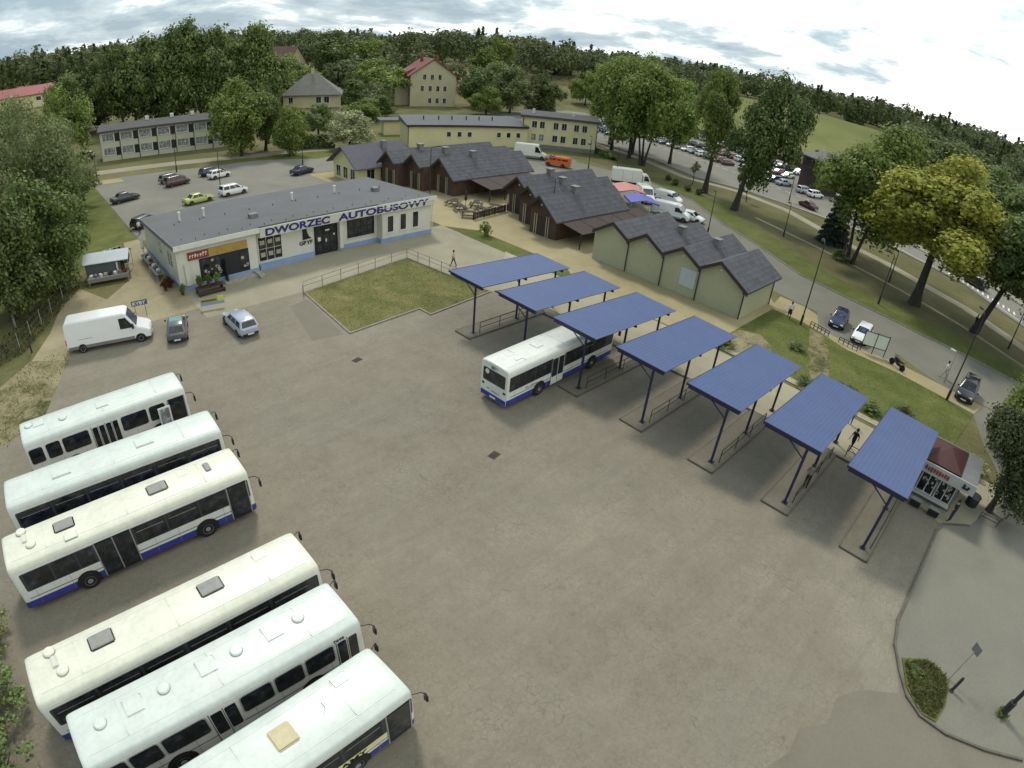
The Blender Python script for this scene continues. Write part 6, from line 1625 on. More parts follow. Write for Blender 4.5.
def truck():
    t = thing('box_truck', 'cream box truck behind the brown timber market hall', 'truck', (88.0, 59.6, .02), rad(-46))
    mb = MB(); mb.box(-3.4, 1.7, -1.1, 1.1, .95, 3.1); mb.build('cargo_box', PAINT['cream'], t, bevel=.04)
    mb = MB(); mb.box(-3.4, 3.4, -.5, .5, .5, .93); mb.build('chassis', M['black'], t, fixn=False)
    P = [(1.85, .5), (1.85, 2.35), (2.1, 2.5), (2.75, 2.45), (3.3, 1.5), (3.5, 1.3), (3.5, .5)]
    mb = MB(); mb.prismy(P, -1.0, 1.0); cb_ = mb.build('cab', PAINT['cream'], t, bevel=.06)
    mb = MB(); patch(mb, (3.3, -.95, 1.5), (3.3, .95, 1.5), (2.75, .95, 2.45), (2.75, -.95, 2.45), .06, .94, .06, .9, .02); mb.build('windscreen', M['glass'], cb_)
    for s in (-1, 1):
        mb = MB(); mb.prismy([(2.1, 1.45), (3.1, 1.45), (2.65, 2.25), (2.1, 2.25)], s * .97, s * 1.012); mb.build('window', M['glass'], cb_, fixn=False)
    wheelset(t, (2.6, -2.0), 1.0, .42, .26)
    mb = MB()
    for x in (-1.7, 0): mb.box(x - .02, x + .02, -1.107, -1.09, 1.0, 3.05)
    each(mb, 'box_seam', M['hatch'], t, fixn=False)
truck()
def tent(label, a, b, rz, lx, ly, mt, z=2.3):
    t = thing('market_tent', label, 'market tent', (a, b, .02), rz)
    mb = MB(); mb.prismx([(-ly / 2, z - .25), (-ly / 2, z), (0, z + .45), (ly / 2, z), (ly / 2, z - .25), (0, z + .38)], -lx / 2, lx / 2); mb.build('tarpaulin', M[mt], t)
    for x in (-lx / 2 + .1, lx / 2 - .1):
        for y in (-ly / 2 + .1, ly / 2 - .1):
            mb = MB(); mb.tube([(x, y, 0), (x, y, z)], .035, 6); mb.build('pole', M['alu'], t, fixn=False)
tent('faded red market tent behind the brown timber hall', 76.8, 52.2, rad(50), 5.2, 4.2, 'tentred', 2.4)
tent('blue market tent next to the faded red tent', 73.1, 47.2, rad(50), 4.4, 4.2, 'tentblue', 2.3)
# ---------------------------------------------------------------- the long car park beyond the road
protos = {k: None for k in KIND}
rgc = random.Random(11)
COL = [('white', 'white'), ('black', 'black'), ('silver', 'silver'), ('red', 'red'), ('brown', 'brown'), ('blue', 'blue'), ('grey', 'grey'), ('white', 'white'), ('silver', 'silver'), ('green', 'dark green'), ('maroon', 'maroon'), ('navy', 'navy'), ('white', 'white')]
def lot(name, pts, yaw, grp, seq=None):
    for i, (a, b) in enumerate(pts):
        k = ['hatchback', 'saloon', 'estate', 'people carrier', 'hatchback', 'estate'][rgc.randrange(6)]
        pt, cn = COL[rgc.randrange(len(COL))] if seq is None else seq[i % len(seq)]
        lab = '%s %s, %s from the right in %s' % (cn, k, ORD[i] if i < len(ORD) else 'last', name)
        yw = rad(yaw + rgc.uniform(-3, 3) + (180 if rgc.random() < .5 else 0))
        if protos[k] is None:
            protos[k] = car(k, lab, (a, b, VZ), yw, pt, grp)
        else:
            dup(protos[k], (a, b, VZ), yw, lab, grp, PAINT[pt])
def along(p, q, n, skip=()):
    return [(p[0] + (q[0] - p[0]) * i / (n - 1), p[1] + (q[1] - p[1]) * i / (n - 1)) for i in range(n) if i not in skip]
W_, B_k, R_, S_, U_b, G_k = ('white', 'white'), ('black', 'black'), ('red', 'red'), ('silver', 'silver'), ('blue', 'blue'), ('grey', 'grey')
lot('the front car park row', along((130.5, 40.5), (151, 104), 23, (2, 8)), -22, 'cars in the front row of the long car park',
    [W_, S_, ('pale', 'pale silver'), U_b, W_, B_k, W_, ('maroon', 'dark red'), R_, B_k, W_, G_k, W_, S_, W_, B_k, S_, W_, G_k, W_, B_k])
lot('the middle car park row', along((141, 38), (160, 96), 20, (3, 4, 9)), -22, 'cars in the middle row of the long car park')
lot('the back car park row', along((154, 48), (181, 108), 20, (1, 6, 7, 13)), -22, 'cars in the back row of the long car park')
lot('the left car park group', along((139, 109), (165, 124), 9, (4,)), 50, 'cars in the left group of the long car park')
lot('the short car park row', along((135, 97), (150, 118), 8, (5,)), -25, 'cars in the short row behind the bare stems')
for i, (a, b) in enumerate([(205, 66), (214, 88)]):
    dup(protos['estate'], (a, b, .02), rad(60 + i * 7), ['silver car on the far road beyond the brown wall', 'white car on the far road beyond the brown wall'][i], None, PAINT['white' if i else 'silver'])
for i in range(6):
    a, b = 262 + i * 7.5, 243 - i * 9.5
    dup(protos['estate'], (a, b, float(hterr(a, b)) + .02), rad(35 + i * 9), 'tiny far vehicle below the forest edge, %s from the left' % ORD[i], 'far vehicles below the forest edge', PAINT[['white', 'white', 'silver', 'white', 'cream', 'white'][i]])
# ================================================================ people
def person(label, loc, rz, shirt, trousers, pose='stand', skirt=False, hairc='hair'):
    t = thing('person', label, 'person', loc, rz)
    # skeleton, x forward, y left
    s = {'stand': 0.0, 'walk': .30}[pose]
    V = [(0, 0, .95), (0, 0, 1.15), (0, 0, 1.38), (.01, 0, 1.50), (.03, 0, 1.63), (.03, 0, 1.74)]
    Rr = [(.15, .12), (.135, .11), (.17, .11), (.055, .055), (.085, .095), (.07, .075)]
    E = [(0, 1), (1, 2), (2, 3), (3, 4), (4, 5)]
    for sg in (-1, 1):
        f = s * sg
        b0 = len(V)
        V += [(0, sg * .095, .90), (f * .45, sg * .10, .50), (f * .9 - .04 * (1 if f < 0 else 0), sg * .10, .09), (f * .9 + .15, sg * .115, .045)]
        Rr += [(.095, .095), (.062, .062), (.045, .045), (.04, .035)]
        E += [(0, b0), (b0, b0 + 1), (b0 + 1, b0 + 2), (b0 + 2, b0 + 3)]
        a0 = len(V)
        V += [(0, sg * .19, 1.40), (-f * .35 - .02, sg * .24, 1.13), (-f * .75 + .06, sg * .235, .89), (-f * .85 + .08, sg * .23, .80)]
        Rr += [(.06, .06), (.045, .045), (.034, .034), (.03, .04)]
        E += [(2, a0), (a0, a0 + 1), (a0 + 1, a0 + 2), (a0 + 2, a0 + 3)]
    me = bpy.data.meshes.new('body_src'); me.from_pydata(V, E, [])
    o = bpy.data.objects.new('body_src', me); C.objects.link(o)
    md = o.modifiers.new('skin', 'SKIN'); md.use_smooth_shade = True
    for v, r in zip(me.skin_vertices[0].data, Rr): v.radius = r
    me.skin_vertices[0].data[0].use_root = True
    o.modifiers.new('sub', 'SUBSURF').levels = 1
    bpy.context.view_layer.update()
    m2 = bpy.data.meshes.new_from_object(o.evaluated_get(bpy.context.evaluated_depsgraph_get()))
    bpy.data.objects.remove(o)
    m2.name = 'body'; m2.materials.clear()
    for x in (shirt, trousers, 'skin', 'black', hairc): m2.materials.append(M[x])
    for p in m2.polygons:
        c = p.center
        arm = abs(c.y) > .17 and c.z > .72
        if c.z > 1.47: k = 2
        elif arm and c.z < 1.17: k = 2
        elif c.z > .98 or arm: k = 0
        elif c.z > .09: k = 1
        else: k = 3
        p.material_index = k
    b = bpy.data.objects.new('body', m2); C.objects.link(b); b.parent = t
    mb = MB(); mb.lathe([(.02, 1.80), (.075, 1.785), (.105, 1.72), (.108, 1.66), (.095, 1.60)], (.012, 0, 0), 12); mb.build('hair', M[hairc], t, smooth=True)
    if skirt:
        mb = MB(); mb.lathe([(.15, 1.02), (.18, .9), (.24, .52)], (0, 0, 0), 14); mb.build('skirt', M[trousers], t, smooth=True)
    return t
person('person in a pale top and dark trousers walking along the lawn railing', (36.6, 44.4, .02), rad(120), 'tcloth', 'bcloth', 'walk')
person('person in a white shirt by the black estate behind the station corner', (13.0, 77.2, .02), rad(-60), 'wshirt', 'bcloth')
person('person in a white top and dark skirt at the lamp post by the street', (56.9, 16.9, .06), rad(200), 'wshirt', 'bcloth', 'walk', True)
person('person in a white top walking on the side street', (59.6, .9, .02), rad(100), 'wshirt', 'tcloth', 'walk')
person('person in black standing at the back between the two right canopies', (42.2, 5.4, .05), rad(190), 'bcloth', 'dcloth')
person('person in dark clothes waiting on the walkway between the two right canopies', (38.7, 4.2, .05), rad(160), 'bcloth', 'bcloth', 'walk')
person('person in a dark jacket behind the canopy nearest the kiosk', (42.8, 2.7, .05), rad(120), 'dcloth', 'bcloth')
person('person with dark hair standing under the second canopy from the right', (31.9, 5.0, .12), rad(200), 'gcloth', 'bcloth')
person('person in dark clothes by the trunk of the leaning tree', (80.4, .2, .02), rad(-60), 'bcloth', 'bcloth', 'walk')
person('person in black at the right corner of the kiosk', (36.6, -3.85, .05), rad(60), 'bcloth', 'dcloth')
person('person in grey among the clothes outside the hut', (8.6, 65.0, .03), rad(-80), 'gcloth', 'dcloth')
person('person near the spruce on the footpath', (91.3, 21.6, .02), rad(-60), 'rcloth', 'bcloth')
# ================================================================ street lamps
def lamp(label, a, b, h, arm=(0, 0), r=.075, mt='lampmetal', head='lampmetal', z=0):
    t = thing('street_lamp', label, 'street lamp', (a, b, z))
    mb = MB(); mb.tube([(0, 0, -.1), (0, 0, 1.1), (0, 0, 1.12), (0, 0, h)], [r * 1.7, r * 1.7, r, r * .6], 10); mb.build('post', M[mt], t, smooth=True)
    if arm != (0, 0):
        mb = MB(); mb.tube([(0, 0, h - .05), (arm[0] * .5, arm[1] * .5, h + .18), (arm[0], arm[1], h + .22)], r * .45, 8); ar = mb.build('arm', M[mt], t, smooth=True)
    x, y = arm
    q = math.atan2(y, x)
    mb = MB(); mb.rbox(x + .25 * math.cos(q), y + .25 * math.sin(q), q, .62, .26, h + .12, h + .27); hd = mb.build('lamp_head', M[head], t, bevel=.05)
    mb = MB(); mb.rbox(x + .25 * math.cos(q), y + .25 * math.sin(q), q, .5, .2, h + .095, h + .122); mb.build('lamp_glass', M['lampw'], hd, fixn=False)
for lb, a, b, h, arm in [
    ('tall thin dark lamp post beside the person in a dark skirt', 56.55, 15.4, 8.5, (.5, .3)),
    ('tall thin dark lamp post beside the parked off-road car', 54.8, -.3, 8.4, (.5, .3)),
    ('dark lamp post on the verge between street and yellow-green tree', 73.4, 11.5, 6.2, (-.1, .5)),
    ('dark lamp post leaning out of the picture at the right edge of the verge', 78.1, -4.6, 5.8, (.2, .4)),
    ('thin lamp post in front of the stepped timber gables', 56.4, 49.3, 5.9, (.1, .1)),
    ('tall lamp post at the right end of the station hall', 45.6, 60.6, 8.8, (.7, -.3)),
    ('lamp post behind the station hall near the purple-roofed pavilion', 46.4, 99.3, 3.8, (.1, .1)),
    ('tall lamp post beside the cream box truck', 86.6, 61.9, 6.2, (.1, .2)),
    ('lamp post at the right corner of the two-storey yellow building', 90.5, 71.3, 6.4, (.1, .2)),
    ('lamp post at the green gabled hall by the street bend', 74.5, 36.5, 6.0, (.2, .2)),
    ('lamp post in the rear car park behind the white people carrier', 28.0, 89.5, 6.6, (.1, .3)),
    ('lamp post in front of the long two-storey block', 27.0, 111.5, 6.5, (.1, .2)),
    ('short lamp post on the corner of the rear car park', 14.0, 120.5, 3.6, (.1, .1)),
    ('lamp post on the verge near the spruce', 88.0, 30.5, 5.0, (.1, .2)),
    ('dark post on the footpath between the two leaning trees', 87.0, 9.3, 4.6, (.1, .1)),
    ('thin post by the footpath left of the thick trunk', 84.9, 12.9, 4.2, (.1, .1)),
    ('post at the edge of the main road near the barn', 117.3, 41.3, 6.5, (.2, .2))]:
    lamp(lb, a, b, h, arm)
lamp('street lamp with a white head beside the wire fence at the left edge', -3.3, 57.9, 4.6, (-.35, .3), .06, 'concretepost', 'trim')
lamp('slim lamp with a white head at the edge of the side street', 58.5, .6, 3.0, (.1, .2), .04, 'concretepost', 'trim')
lamp('thick black lamp post at the bottom right corner', 24.0, -9.95, 8.6, (1.0, .4), .11)
lamp('tall lamp post among the far road cars', 163, 56.3, 6.5, (.5, .2))
def leaning_sign():
    t = thing('bent_signpost', 'bent traffic sign post beside the grass triangle', 'sign post', (24.2, -6.9, 0))
    mb = MB(); mb.tube([(0, 0, -.1), (.08, -.05, 1.3), (.18, -.1, 2.1)], .03, 8); mb.build('post', M['concretepost'], t, smooth=True)
    mb = MB(); mb.rbox(.2, -.12, rad(50), .5, .05, 2.0, 2.5); mb.build('sign_plate', M['grey'], t, bevel=.015)
    t = thing('kerb_bollard', 'short dark bollard lying against the grass triangle', 'bollard', (23.6, -7.2, 0))
    mb = MB(); mb.tube([(0, 0, -.05), (.1, -.05, .9), (.13, -.06, 1.0)], [.08, .08, .05], 10); mb.build('post', M['lampmetal'], t, smooth=True)
    mb = MB(); mb.lathe([(.13, 0), (.13, .05), (.09, .08)], (0, 0, 0), 10); mb.build('base_ring', M['kerbdark'], t)
leaning_sign()
# ================================================================ kiosk and its surroundings
def kiosk():
    t = thing('newspaper_kiosk', 'grey kiosk with a maroon hipped roof and sign board beside the right canopy', 'kiosk', (0, 0, 0))
    x0, x1, y0, y1 = 37.6, 41.1, -3.55, -.75
    mb = MB(); mb.box(x0, x1, y0, y1, -.02, 2.5); mb.build('wall', M['grey'], t, fixn=False)
    mb = MB(); mb.box(x0 - .75, x1 + .45, y0 - .85, y1 + .15, 2.5, 2.66); mb.build('flat_roof', M['grey'], t, bevel=.02)
    mb = MB(); z = 2.665; X0, X1, Y0, Y1 = x0 - .0, x1 + .1, y0 + .35, y1 + .12; xc, yc = (X0 + X1) / 2, (Y0 + Y1) / 2
    mb.add([(X0, Y0, z), (X1, Y0, z), (X1, Y1, z), (X0, Y1, z), (X0, Y0, z + .1), (X1, Y0, z + .1), (X1, Y1, z + .1), (X0, Y1, z + .1), (xc, yc, z + .75)],
           [(3, 2, 1, 0), (0, 1, 5, 4), (1, 2, 6, 5), (2, 3, 7, 6), (3, 0, 4, 7), (4, 5, 8), (5, 6, 8), (6, 7, 8), (7, 4, 8)])
    mb.build('roof', M['darkred'], t)
    mb = MB(); mb.prismy([(x0 - .95, 2.35), (x0 - .80, 3.0), (x0 - .70, 3.0), (x0 - .77, 2.35)], y0 - .8, y1 + .1); sb = mb.build('sign_board', M['signgrey'], t, fixn=False)
    mb = MB(); rg = random.Random(6)
    for i in range(9):
        yb = y1 - .15 - i * .19
        mb.box(x0 - .95, x0 - .85, yb - .11, yb, 2.5 + rg.uniform(0, .1), 2.74 + rg.uniform(0, .12))
    each(mb, 'red_mark', M['signred'], sb, fixn=False)
    mb = MB(); mb.box(x0 - .96, x0 - .84, y0 - .35, y0 + .05, 2.55, 2.66); mb.box(x0 - .95, x0 - .83, y0 - .12, y0 + .02, 2.66, 2.84); mb.box(x0 - .955, x0 - .835, y0 - .42, y0 - .28, 2.66, 2.78); each(mb, 'black_mark', M['ink'], sb, fixn=False)
    for y_0, y_1 in ((-2.05, -.95), (-3.35, -2.25)):
        wall_window_x(t, y_0, y_1, .55, 2.3, x0, 2, 1, 'line', 'glass')
    mb = MB(); rg = random.Random(8)
    for i in range(26):
        y = rg.uniform(-3.25, -1.1); z = rg.uniform(.65, 2.1); mb.box(x0 - .062, x0 - .05, y, y + rg.uniform(.1, .2), z, z + rg.uniform(.12, .24))
    each(mb, 'magazine', M['poster'], t, fixn=False)
    mb = MB(); mb.box(x0 - .1, x0, y1 - .12, y1 + .05, .3, 2.4); mb.build('red_shutter', M['signred'], t, fixn=False)
    mb = MB(); mb.box(x0 - .35, x0 - .02, y0 + .1, y1 - .1, .38, .46); mb.build('counter', M['trim'], t, fixn=False)
    mb = MB(); mb.box(x0 + .3, x1 - .4, y0 - .06, y0, .8, 2.2); mb.build('side_window', M['glass'], t, fixn=False)
kiosk()
def stand(label, a, b, rz):
    t = thing('display_stand', label, 'display stand', (a, b, .03), rz)
    mb = MB(); mb.box(-.35, .35, -.18, .18, .08, .5); mb.build('box', M['ink'], t, bevel=.02)
    mb = MB(); mb.box(-.38, .38, -.20, .20, .5, .56); mb.build('top', M['hatch'], t, fixn=False)
    mb = MB(); mb.box(-.30, -.24, -.15, .15, 0, .08); mb.box(.24, .30, -.15, .15, 0, .08); each(mb, 'foot', M['black'], t, fixn=False)
stand('dark display stand on the kerb below the kiosk windows, left one', 36.3, -1.4, rad(92)); stand('dark display stand on the kerb below the kiosk windows, right one', 36.3, -2.7, rad(92))
def bin_():
    t = thing('litter_bin', 'round dark litter bin between the kiosk and the bushy tree', 'bin', (40.0, -4.9, 0))
    mb = MB(); mb.lathe([(.36, 0), (.42, .05), (.45, .75), (.42, .8), (.38, .8), (.36, .2), (.02, .18)], (0, 0, 0), 18); mb.build('drum', M['black'], t, smooth=True)
    mb = MB(); mb.lathe([(.46, .74), (.475, .77), (.46, .80)], (0, 0, 0), 18); mb.build('rim', M['grey'], t, smooth=True)
bin_()
railing('tree_guard', 'low bent guard rail round the foot of the bushy tree beside the kiosk', [(38.9, -5.7), (39.0, -7.0), (40.6, -7.6)], .55, 1.4, 'lampmetal', .025, None, 0)
# notice board, low barriers
def board():
    t = thing('notice_board', 'two-panel pale notice board at the kerb beside the white hatchback', 'notice board', (57.1, 7.9, .05), rad(-71))
    for x in (-1.15, .02):
        mb = MB(); mb.box(x, x + 1.1, -.03, .03, .75, 2.1); pn = mb.build('panel', M['palepanel'], t, fixn=False)
        mb = MB(); mb.box(x - .03, x + 1.13, -.045, -.031, 2.08, 2.15); mb.box(x - .03, x + 1.13, -.045, -.031, .70, .77); each(mb, 'frame', M['black'], pn, fixn=False)
    for x in (-1.2, 0, 1.18):
        mb = MB(); mb.box(x - .035, x + .035, -.04, .04, -.05, 2.2); mb.build('post', M['black'], t, fixn=False)
board()
for lb, p, q in (('low dark barrier in front of the dark blue hatchback', (57.2, 14.6), (56.6, 12.4)), ('low dark barrier in front of the white hatchback', (56.4, 11.2), (56.2, 9.2))):
    railing('low_barrier', lb, [p, q], .55, .45, 'timberdk', .035, None, .05)
def moto():
    t = thing('motorcycle', 'dark motorcycle parked past the end of the notice board', 'motorcycle', (56.6, 5.2, .05), rad(60))
    for x in (-.7, .7):
        mb = MB(); mb.diskx((x, 0, .31), [(.2, -.05), (.31, -.06), (.31, .06), (.2, .05)], 16); w = mb.build('wheel', M['rubber'], t, smooth=True)
        mb = MB(); mb.diskx((x, 0, .31), [(.19, -.02), (.03, -.04), (.03, .04), (.19, .02)], 12); mb.build('rim', M['rim'], w, smooth=True)
    mb = MB(); mb.tube([(-.7, 0, .33), (-.1, 0, .42), (.35, 0, .6), (.5, 0, .85)], [.05, .17, .16, .06], 8); mb.build('engine', M['black'], t, smooth=True)
    mb = MB(); mb.tube([(-.75, 0, .78), (-.3, 0, .76), (0, 0, .82), (.4, 0, .9)], [.07, .13, .14, .08], 8); mb.build('seat', M['black'], t, smooth=True)
    mb = MB(); mb.tube([(.7, .0, .33), (.5, 0, .95)], .035, 6); mb.build('fork', M['alu'], t)
    mb = MB(); mb.tube([(.35, -.38, 1.02), (.5, -.1, 1.0), (.5, .1, 1.0), (.35, .38, 1.02)], .02, 6); mb.build('handlebar', M['black'], t)
moto()
# ================================================================ market tables, clothes hut, shop displays
def table():
    t = thing('picnic_table', 'dark timber table with benches on the beige market paving', 'table', (0, 0, 0), 0, 'timber tables on the market paving')
    mb = MB()
    for i in range(5): mb.box(-.95, .95, -.42 + i * .17, -.27 + i * .17, .72, .76)
    mb.build('table_top', M['timberdk'], t, fixn=False)
    for s in (-1, 1):
        mb = MB(); mb.box(-.95, .95, s * .78 - .14, s * .78 + .14, .42, .46); mb.build('bench', M['timberdk'], t, fixn=False)
    for x in (-.7, .7):
        for s in (-1, 1):
            mb = MB(); mb.tube([(x, s * .75, 0), (x, s * .22, .73)], .045, 6); mb.build('leg', M['timberdk'], t, fixn=False)
        mb = MB(); mb.box(x - .04, x + .04, -.85, .85, .34, .42); mb.build('cross_bar', M['timberdk'], t, fixn=False)
    return t
tb = table()
TB = [(51.5, 63.2), (53.7, 60.8), (50.6, 60.4), (52.4, 58.0), (55.0, 58.2), (49.6, 57.6)]
TL = ['furthest left', 'under the awning edge', 'nearest the station hall', 'in the middle of the group', 'furthest right', 'closest to the walkway']
for i, (a, b) in enumerate(TB):
    lb = 'dark timber table with benches on the market paving, %s' % TL[i]
    if i == 0: tb.location = (a, b, .03); tb.rotation_euler.z = rad(20); tb['label'] = lb
    else: dup(tb, (a, b, .03), rad(20 + i * 23), lb)
def umbrella(label, a, b, mt):
    t = thing('closed_parasol', label, 'parasol', (a, b, .03))
    mb = MB(); mb.tube([(0, 0, 0), (0, 0, 2.5)], .03, 6); mb.build('pole', M['timberdk'], t)
    mb = MB(); mb.lathe([(.06, 2.55), (.12, 2.2), (.22, 1.5), (.16, 1.2), (.05, 1.1)], (0, 0, 0), 9); mb.build('cloth', M[mt], t, smooth=True)
    mb = MB(); mb.lathe([(.3, 0), (.3, .08), (.05, .12)], (0, 0, 0), 10); mb.build('foot', M['grey'], t)
umbrella('closed dark parasol among the market tables', 51.9, 60.9, 'timberdk')
umbrella('closed pale parasol at the right of the market tables', 55.6, 56.6, 'tcloth')
def market_fence():
    t = thing('timber_fence', 'low brown slatted timber fence in front of the market tables', 'fence', (49.2, 56.0, .03), rad(8))
    mb = MB()
    for i in range(22): mb.box(i * .3, i * .3 + .18, -.03, .03, .1, 1.0)
    mb.box(0, 6.5, .032, .07, .25, .35); mb.box(0, 6.5, .032, .07, .75, .85)
    mb.build('slats', M['timberdk'], t, fixn=False)
    for i in range(4): mb = MB(); mb.box(i * 2.13, i * 2.13 + .1, .071, .16, -.05, 1.05); mb.build('post', M['timberdk'], t, fixn=False)
market_fence()
def hut():
    t = thing('clothes_hut', 'small dark green-grey hut with a pale sheet roof selling clothes', 'hut', (5.0, 65.5, .0), rad(-18))
    mb = MB(); mb.prismx([(-1.3, 0), (-1.3, 1.95), (0, 2.5), (1.3, 1.95), (1.3, 0)], 0, 3.6); mb.build('wall', M['hutgrey'], t)
    mb = MB()
    for s in (-1, 1): mb.prismx([(0, 2.53), (0, 2.6), (s * 1.6, 1.93), (s * 1.6, 1.86)], -.2, 4.6)
    mb.build('roof', M['palesheet'], t)
    mb = MB(); mb.box(3.6, 3.66, -.6, .6, .05, 1.9); mb.build('doorway', M['ink'], t, fixn=False)
    for s in (-1, 1): mb = MB(); mb.tube([(4.5, s * 1.45, 0), (4.5, s * 1.45, 1.95)], .03, 6); mb.build('post', M['alu'], t, fixn=False)
hut()
def garment(label, a, b, z, rz, mt, L=.95):
    t = thing('hanging_garment', label, 'garment', (a, b, z), rz)
    mb = MB()
    rings = []
    for zz, w, d in ((0, .05, .04), (-.05, .20, .06), (-.14, .23, .08), (-.45, .19, .08), (-L, .25, .1)):
        rings.append([(w * math.cos(q * math.pi / 5), d * math.sin(q * math.pi / 5) * (1 + .25 * (q % 2)), zz) for q in range(10)])
    mb.loft(rings); mb.build('cloth', M[mt], t, smooth=True)
    for s in (-1, 1):
        mb = MB(); mb.tube([(s * .19, 0, -.08), (s * .27, .01, -.4), (s * .28, .02, -.6)], [.06, .055, .05], 7); mb.build('sleeve', M[mt], t, smooth=True)
def rack(label, a, b, rz, L=2.2, z=1.75):
    t = thing('clothes_rack', label, 'clothes rack', (a, b, .02), rz)
    for x in (-L / 2, L / 2):
        mb = MB(); mb.tube([(x, 0, .05), (x, 0, z)], .025, 6); mb.build('post', M['alu'], t)
        mb = MB(); mb.box(x - .03, x + .03, -.35, .35, 0, .05); mb.build('foot', M['alu'], t, fixn=False)
    mb = MB(); mb.tube([(-L / 2, 0, z), (L / 2, 0, z)], .025, 6); mb.build('bar', M['alu'], t)
rack('clothes rack on the lawn side of the hut', 8.1, 68.0, rad(10))
rack('clothes rack in front of the hut doorway', 9.2, 65.6, rad(75))
for i, (a, b, rz, mt, lb) in enumerate([
    (7.3, 67.86, 100, 'wshirt', 'white garment hanging at the left end of the lawn-side rack'), (7.9, 67.96, 100, 'wshirt', 'second white garment on the lawn-side rack'), (8.45, 68.06, 100, 'bcloth', 'black garment on the lawn-side rack beside the white ones'), (8.95, 68.15, 100, 'bcloth', 'black garment at the right end of the lawn-side rack'),
    (9.0, 64.9, 165, 'dcloth', 'dark blue garment on the rack before the hut doorway'), (9.15, 65.4, 165, 'bcloth', 'black garment in the middle of the rack before the hut doorway'), (9.3, 66.0, 165, 'gcloth', 'grey garment at the far end of the rack before the hut doorway'),
    (7.75, 63.25, 75, 'wshirt', 'white garment hung from the right corner post of the hut roof')]):
    garment(lb, a, b, 1.76, rad(rz), mt)
def goods_table(label, a, b, rz, L, mt):
    t = thing('goods_table', label, 'stall table', (a, b, .02), rz)
    mb = MB(); mb.box(-L / 2, L / 2, -.45, .45, .7, .75); mb.build('table_top', M['grey'], t, fixn=False)
    for x in (-L / 2 + .1, L / 2 - .1):
        for y in (-.38, .38): mb = MB(); mb.tube([(x, y, 0), (x, y, .7)], .03, 6); mb.build('leg', M['alu'], t, fixn=False)
    mb = MB(); mb.box(-L / 2 - .02, L / 2 + .02, -.47, -.455, .35, .745); mb.build('cloth', M[mt], t, fixn=False)
def pile(label, a, b, z, mt, seed, s=.35):
    """a folded heap of cloth"""
    t = thing('folded_clothes', label, 'clothes', (a, b, z), seed * .7)
    rg = random.Random(seed); mb = MB()
    for i in range(4): mb.rbox(rg.uniform(-.04, .04), rg.uniform(-.04, .04), rg.uniform(-.3, .3), s * rg.uniform(.85, 1.1), s * .8, i * .07, i * .07 + .065)
    mb.build('stack', M[mt], t, bevel=.015)
goods_table('long goods table with pale clothes in front of the hut', 6.6, 62.6, rad(-14), 4.2, 'gcloth')
PC = ['wshirt', 'gcloth', 'wshirt', 'tcloth', 'dcloth', 'wshirt', 'gcloth', 'rcloth']
PN = ['white', 'grey', 'white', 'tan', 'dark blue', 'white', 'grey', 'dark red']
for i in range(8):
    u = -1.75 + i * .5
    pile('%s folded clothes, %s from the left on the hut\'s goods table' % (PN[i], ORD[i]), 6.6 + u * math.cos(rad(-14)), 62.6 + u * math.sin(rad(-14)), .772, PC[i], i + 1)
goods_table('goods table against the side wall of the station hall', 11.3, 64.6, rad(90), 3.6, 'wshirt')
goods_table('second goods table along the side wall, nearer the corner', 11.2, 60.4, rad(90), 3.2, 'gcloth')
for i in range(6):
    pile('%s folded clothes, %s from the far end of the side-wall table' % (PN[(i + 2) % 8], ORD[i]), 11.3, 66.1 - i * .58, .772, PC[(i + 2) % 8], i + 20)
for i in range(5):
    pile('%s folded clothes, %s from the far end of the second side-wall table' % (PN[(i + 5) % 8], ORD[i]), 11.2, 61.6 - i * .6, .772, PC[(i + 5) % 8], i + 40)
umbrella('closed cream parasol beside the goods tables at the side wall', 11.3, 66.9, 'wshirt')
def pot(label, a, b, z, mt, seed, r=.3, h=.7, potm='rcloth'):
    t = thing('potted_plant', label, 'potted plant', (a, b, z))
    mb = MB(); mb.lathe([(.12, 0), (.17, .25), (.19, .26), (.16, .27), (.14, .2), (.01, .2)], (0, 0, 0), 12); mb.build('pot', M[potm], t, smooth=True)
    c = bpy.data.objects.new('foliage', crown('round', seed % 3, mt, 500, .2)); C.objects.link(c); c.parent = t; c.location = (0, 0, .25 + h / 2); c.scale = (r, r, h / 2)
for i, (a, b, mt, lb) in enumerate([(11.3, 57.4, 'leaf', 'leafy potted plant at the corner of the station side wall'), (11.5, 56.6, 'leafr', 'dark red flowering pot plant at the station corner'), (10.9, 56.0, 'leafr', 'second red flowering pot plant near the station corner'), (12.0, 53.9, 'leaf', 'bushy green fern pot at the left of the shop window'),
    (13.6, 53.3, 'leafd', 'dark pot plant on the left of the shop display bench'), (14.4, 53.2, 'leafd', 'dark pot plant in the middle of the shop display bench'), (15.2, 53.1, 'leaf', 'green pot plant on the right of the shop display bench')]):
    pot(lb, a, b, .02 if i < 4 else .58, mt, i, .45, .9)
def bench_display():
    t = thing('display_bench', 'dark stepped display bench of flowers in front of the shop window', 'display bench', (14.4, 53.1, .02))
    mb = MB(); mb.box(-1.3, 1.3, -.45, .45, .48, .55); mb.build('top', M['timberdk'], t, fixn=False)
    mb = MB(); mb.box(-1.3, 1.3, -.95, -.5, .22, .28); mb.build('step', M['timberdk'], t, fixn=False)
    for x in (-1.2, 1.2):
        mb = MB(); mb.box(x - .04, x + .04, -.95, .45, 0, .22); mb.build('leg', M['timberdk'], t, fixn=False)
        mb = MB(); mb.box(x - .04, x + .04, -.4, .42, .221, .48); mb.build('leg', M['timberdk'], t, fixn=False)
bench_display()
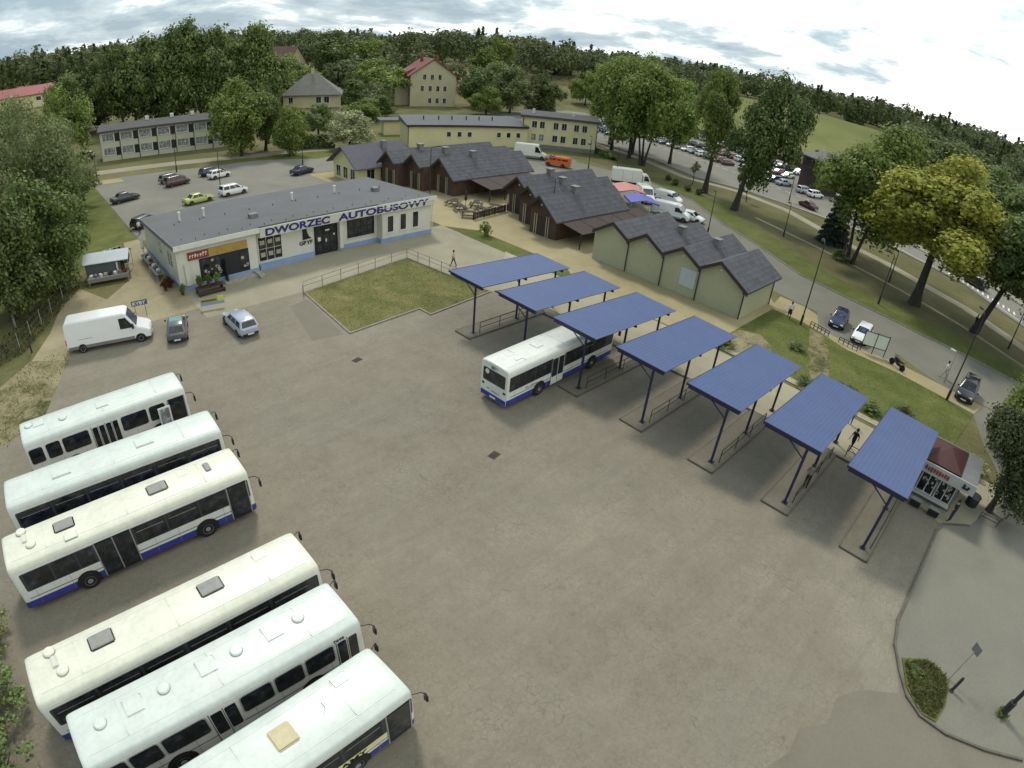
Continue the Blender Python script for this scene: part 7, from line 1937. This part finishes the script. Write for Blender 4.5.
def banner():
    t = thing('advertising_banner', 'yellow, green and blue banner between posts in front of the shop', 'banner', (12.4, 49.4, 0), rad(-14))
    mb = MB(); mb.box(0, 2.05, -.012, .012, .35, .62, 1); mb.box(0, 1.5, -.0125, .0125, .62, .95, 0); mb.box(1.5, 2.05, -.0128, .0128, .62, 1.1, 2); b = mb.build('cloth', [M['signyellow'], M['plinth'], M['adyellow']], t, fixn=False)
    mb = MB()
    for i in range(8): mb.box(.1 + i * .16, .21 + i * .16, -.016, .016, .72, .86)
    each(mb, 'dark_mark', M['ink'], b, fixn=False)
    for x in (-.03, 2.1): mb = MB(); mb.tube([(x, 0, -.05), (x, 0, 1.1)], .02, 6); mb.build('post', M['alu'], t, fixn=False)
banner()
def fish_sign():
    t = thing('market_sign', 'small blue sign with white letters on two thin posts behind the white van', 'sign', (6.9, 51.6, 0), rad(-10))
    mb = MB(); mb.box(-.1, 1.3, -.02, .02, 1.15, 1.62); b = mb.build('sign_plate', M['letter2'], t, fixn=False)
    text('letters', 'RYBY', .42, M['line'], b, (-.02, -.024, 1.23), (math.pi / 2, 0, 0), .002, .01, 1.15)
    for x in (.15, 1.05): mb = MB(); mb.tube([(x, .04, -.05), (x, .04, 1.6)], .022, 6); mb.build('post', M['lampmetal'], t, fixn=False)
fish_sign()
def wire_fence():
    pts = [(-5.2, 50.6), (-3.2, 52.6), (.2, 58.4), (3.0, 63.2)]
    t = thing('wire_fence', 'rusty wire fence with thin posts along the trees at the left edge', 'fence', (0, 0, 0))
    for p, q in zip(pts, pts[1:]):
        d = Vector(q) - Vector(p); n = max(1, round(d.length / 2.4))
        for k in range(n):
            u = Vector(p) + d * (k / n); mb = MB(); mb.tube([(u.x, u.y, -.1), (u.x + .03, u.y, 1.5)], .035, 6); mb.build('post', M['concretepost'], t, fixn=False)
        for z in (.4, .9, 1.4):
            mb = MB(); mb.tube([(p[0], p[1], z), (q[0], q[1], z)], .008, 4); mb.build('wire', M['grey'], t, fixn=False)
wire_fence()
def gate_posts():
    for i, (a, b) in enumerate([(-4.4, 51.6), (-2.3, 51.2)]):
        t = thing('gate_post', ['leaning timber gate post left of the dirt opening', 'timber gate post right of the dirt opening'][i], 'gate post', (a, b, 0))
        mb = MB(); mb.tube([(0, 0, -.1), (.04, .02, 1.5)], [.08, .06], 8); mb.build('post', M['timberdk'], t, smooth=True)
        mb = MB(); mb.lathe([(.075, 0), (.06, .05), (.01, .07)], (.04, .02, 1.49), 8); mb.build('cap', M['timberdk'], t)
gate_posts()
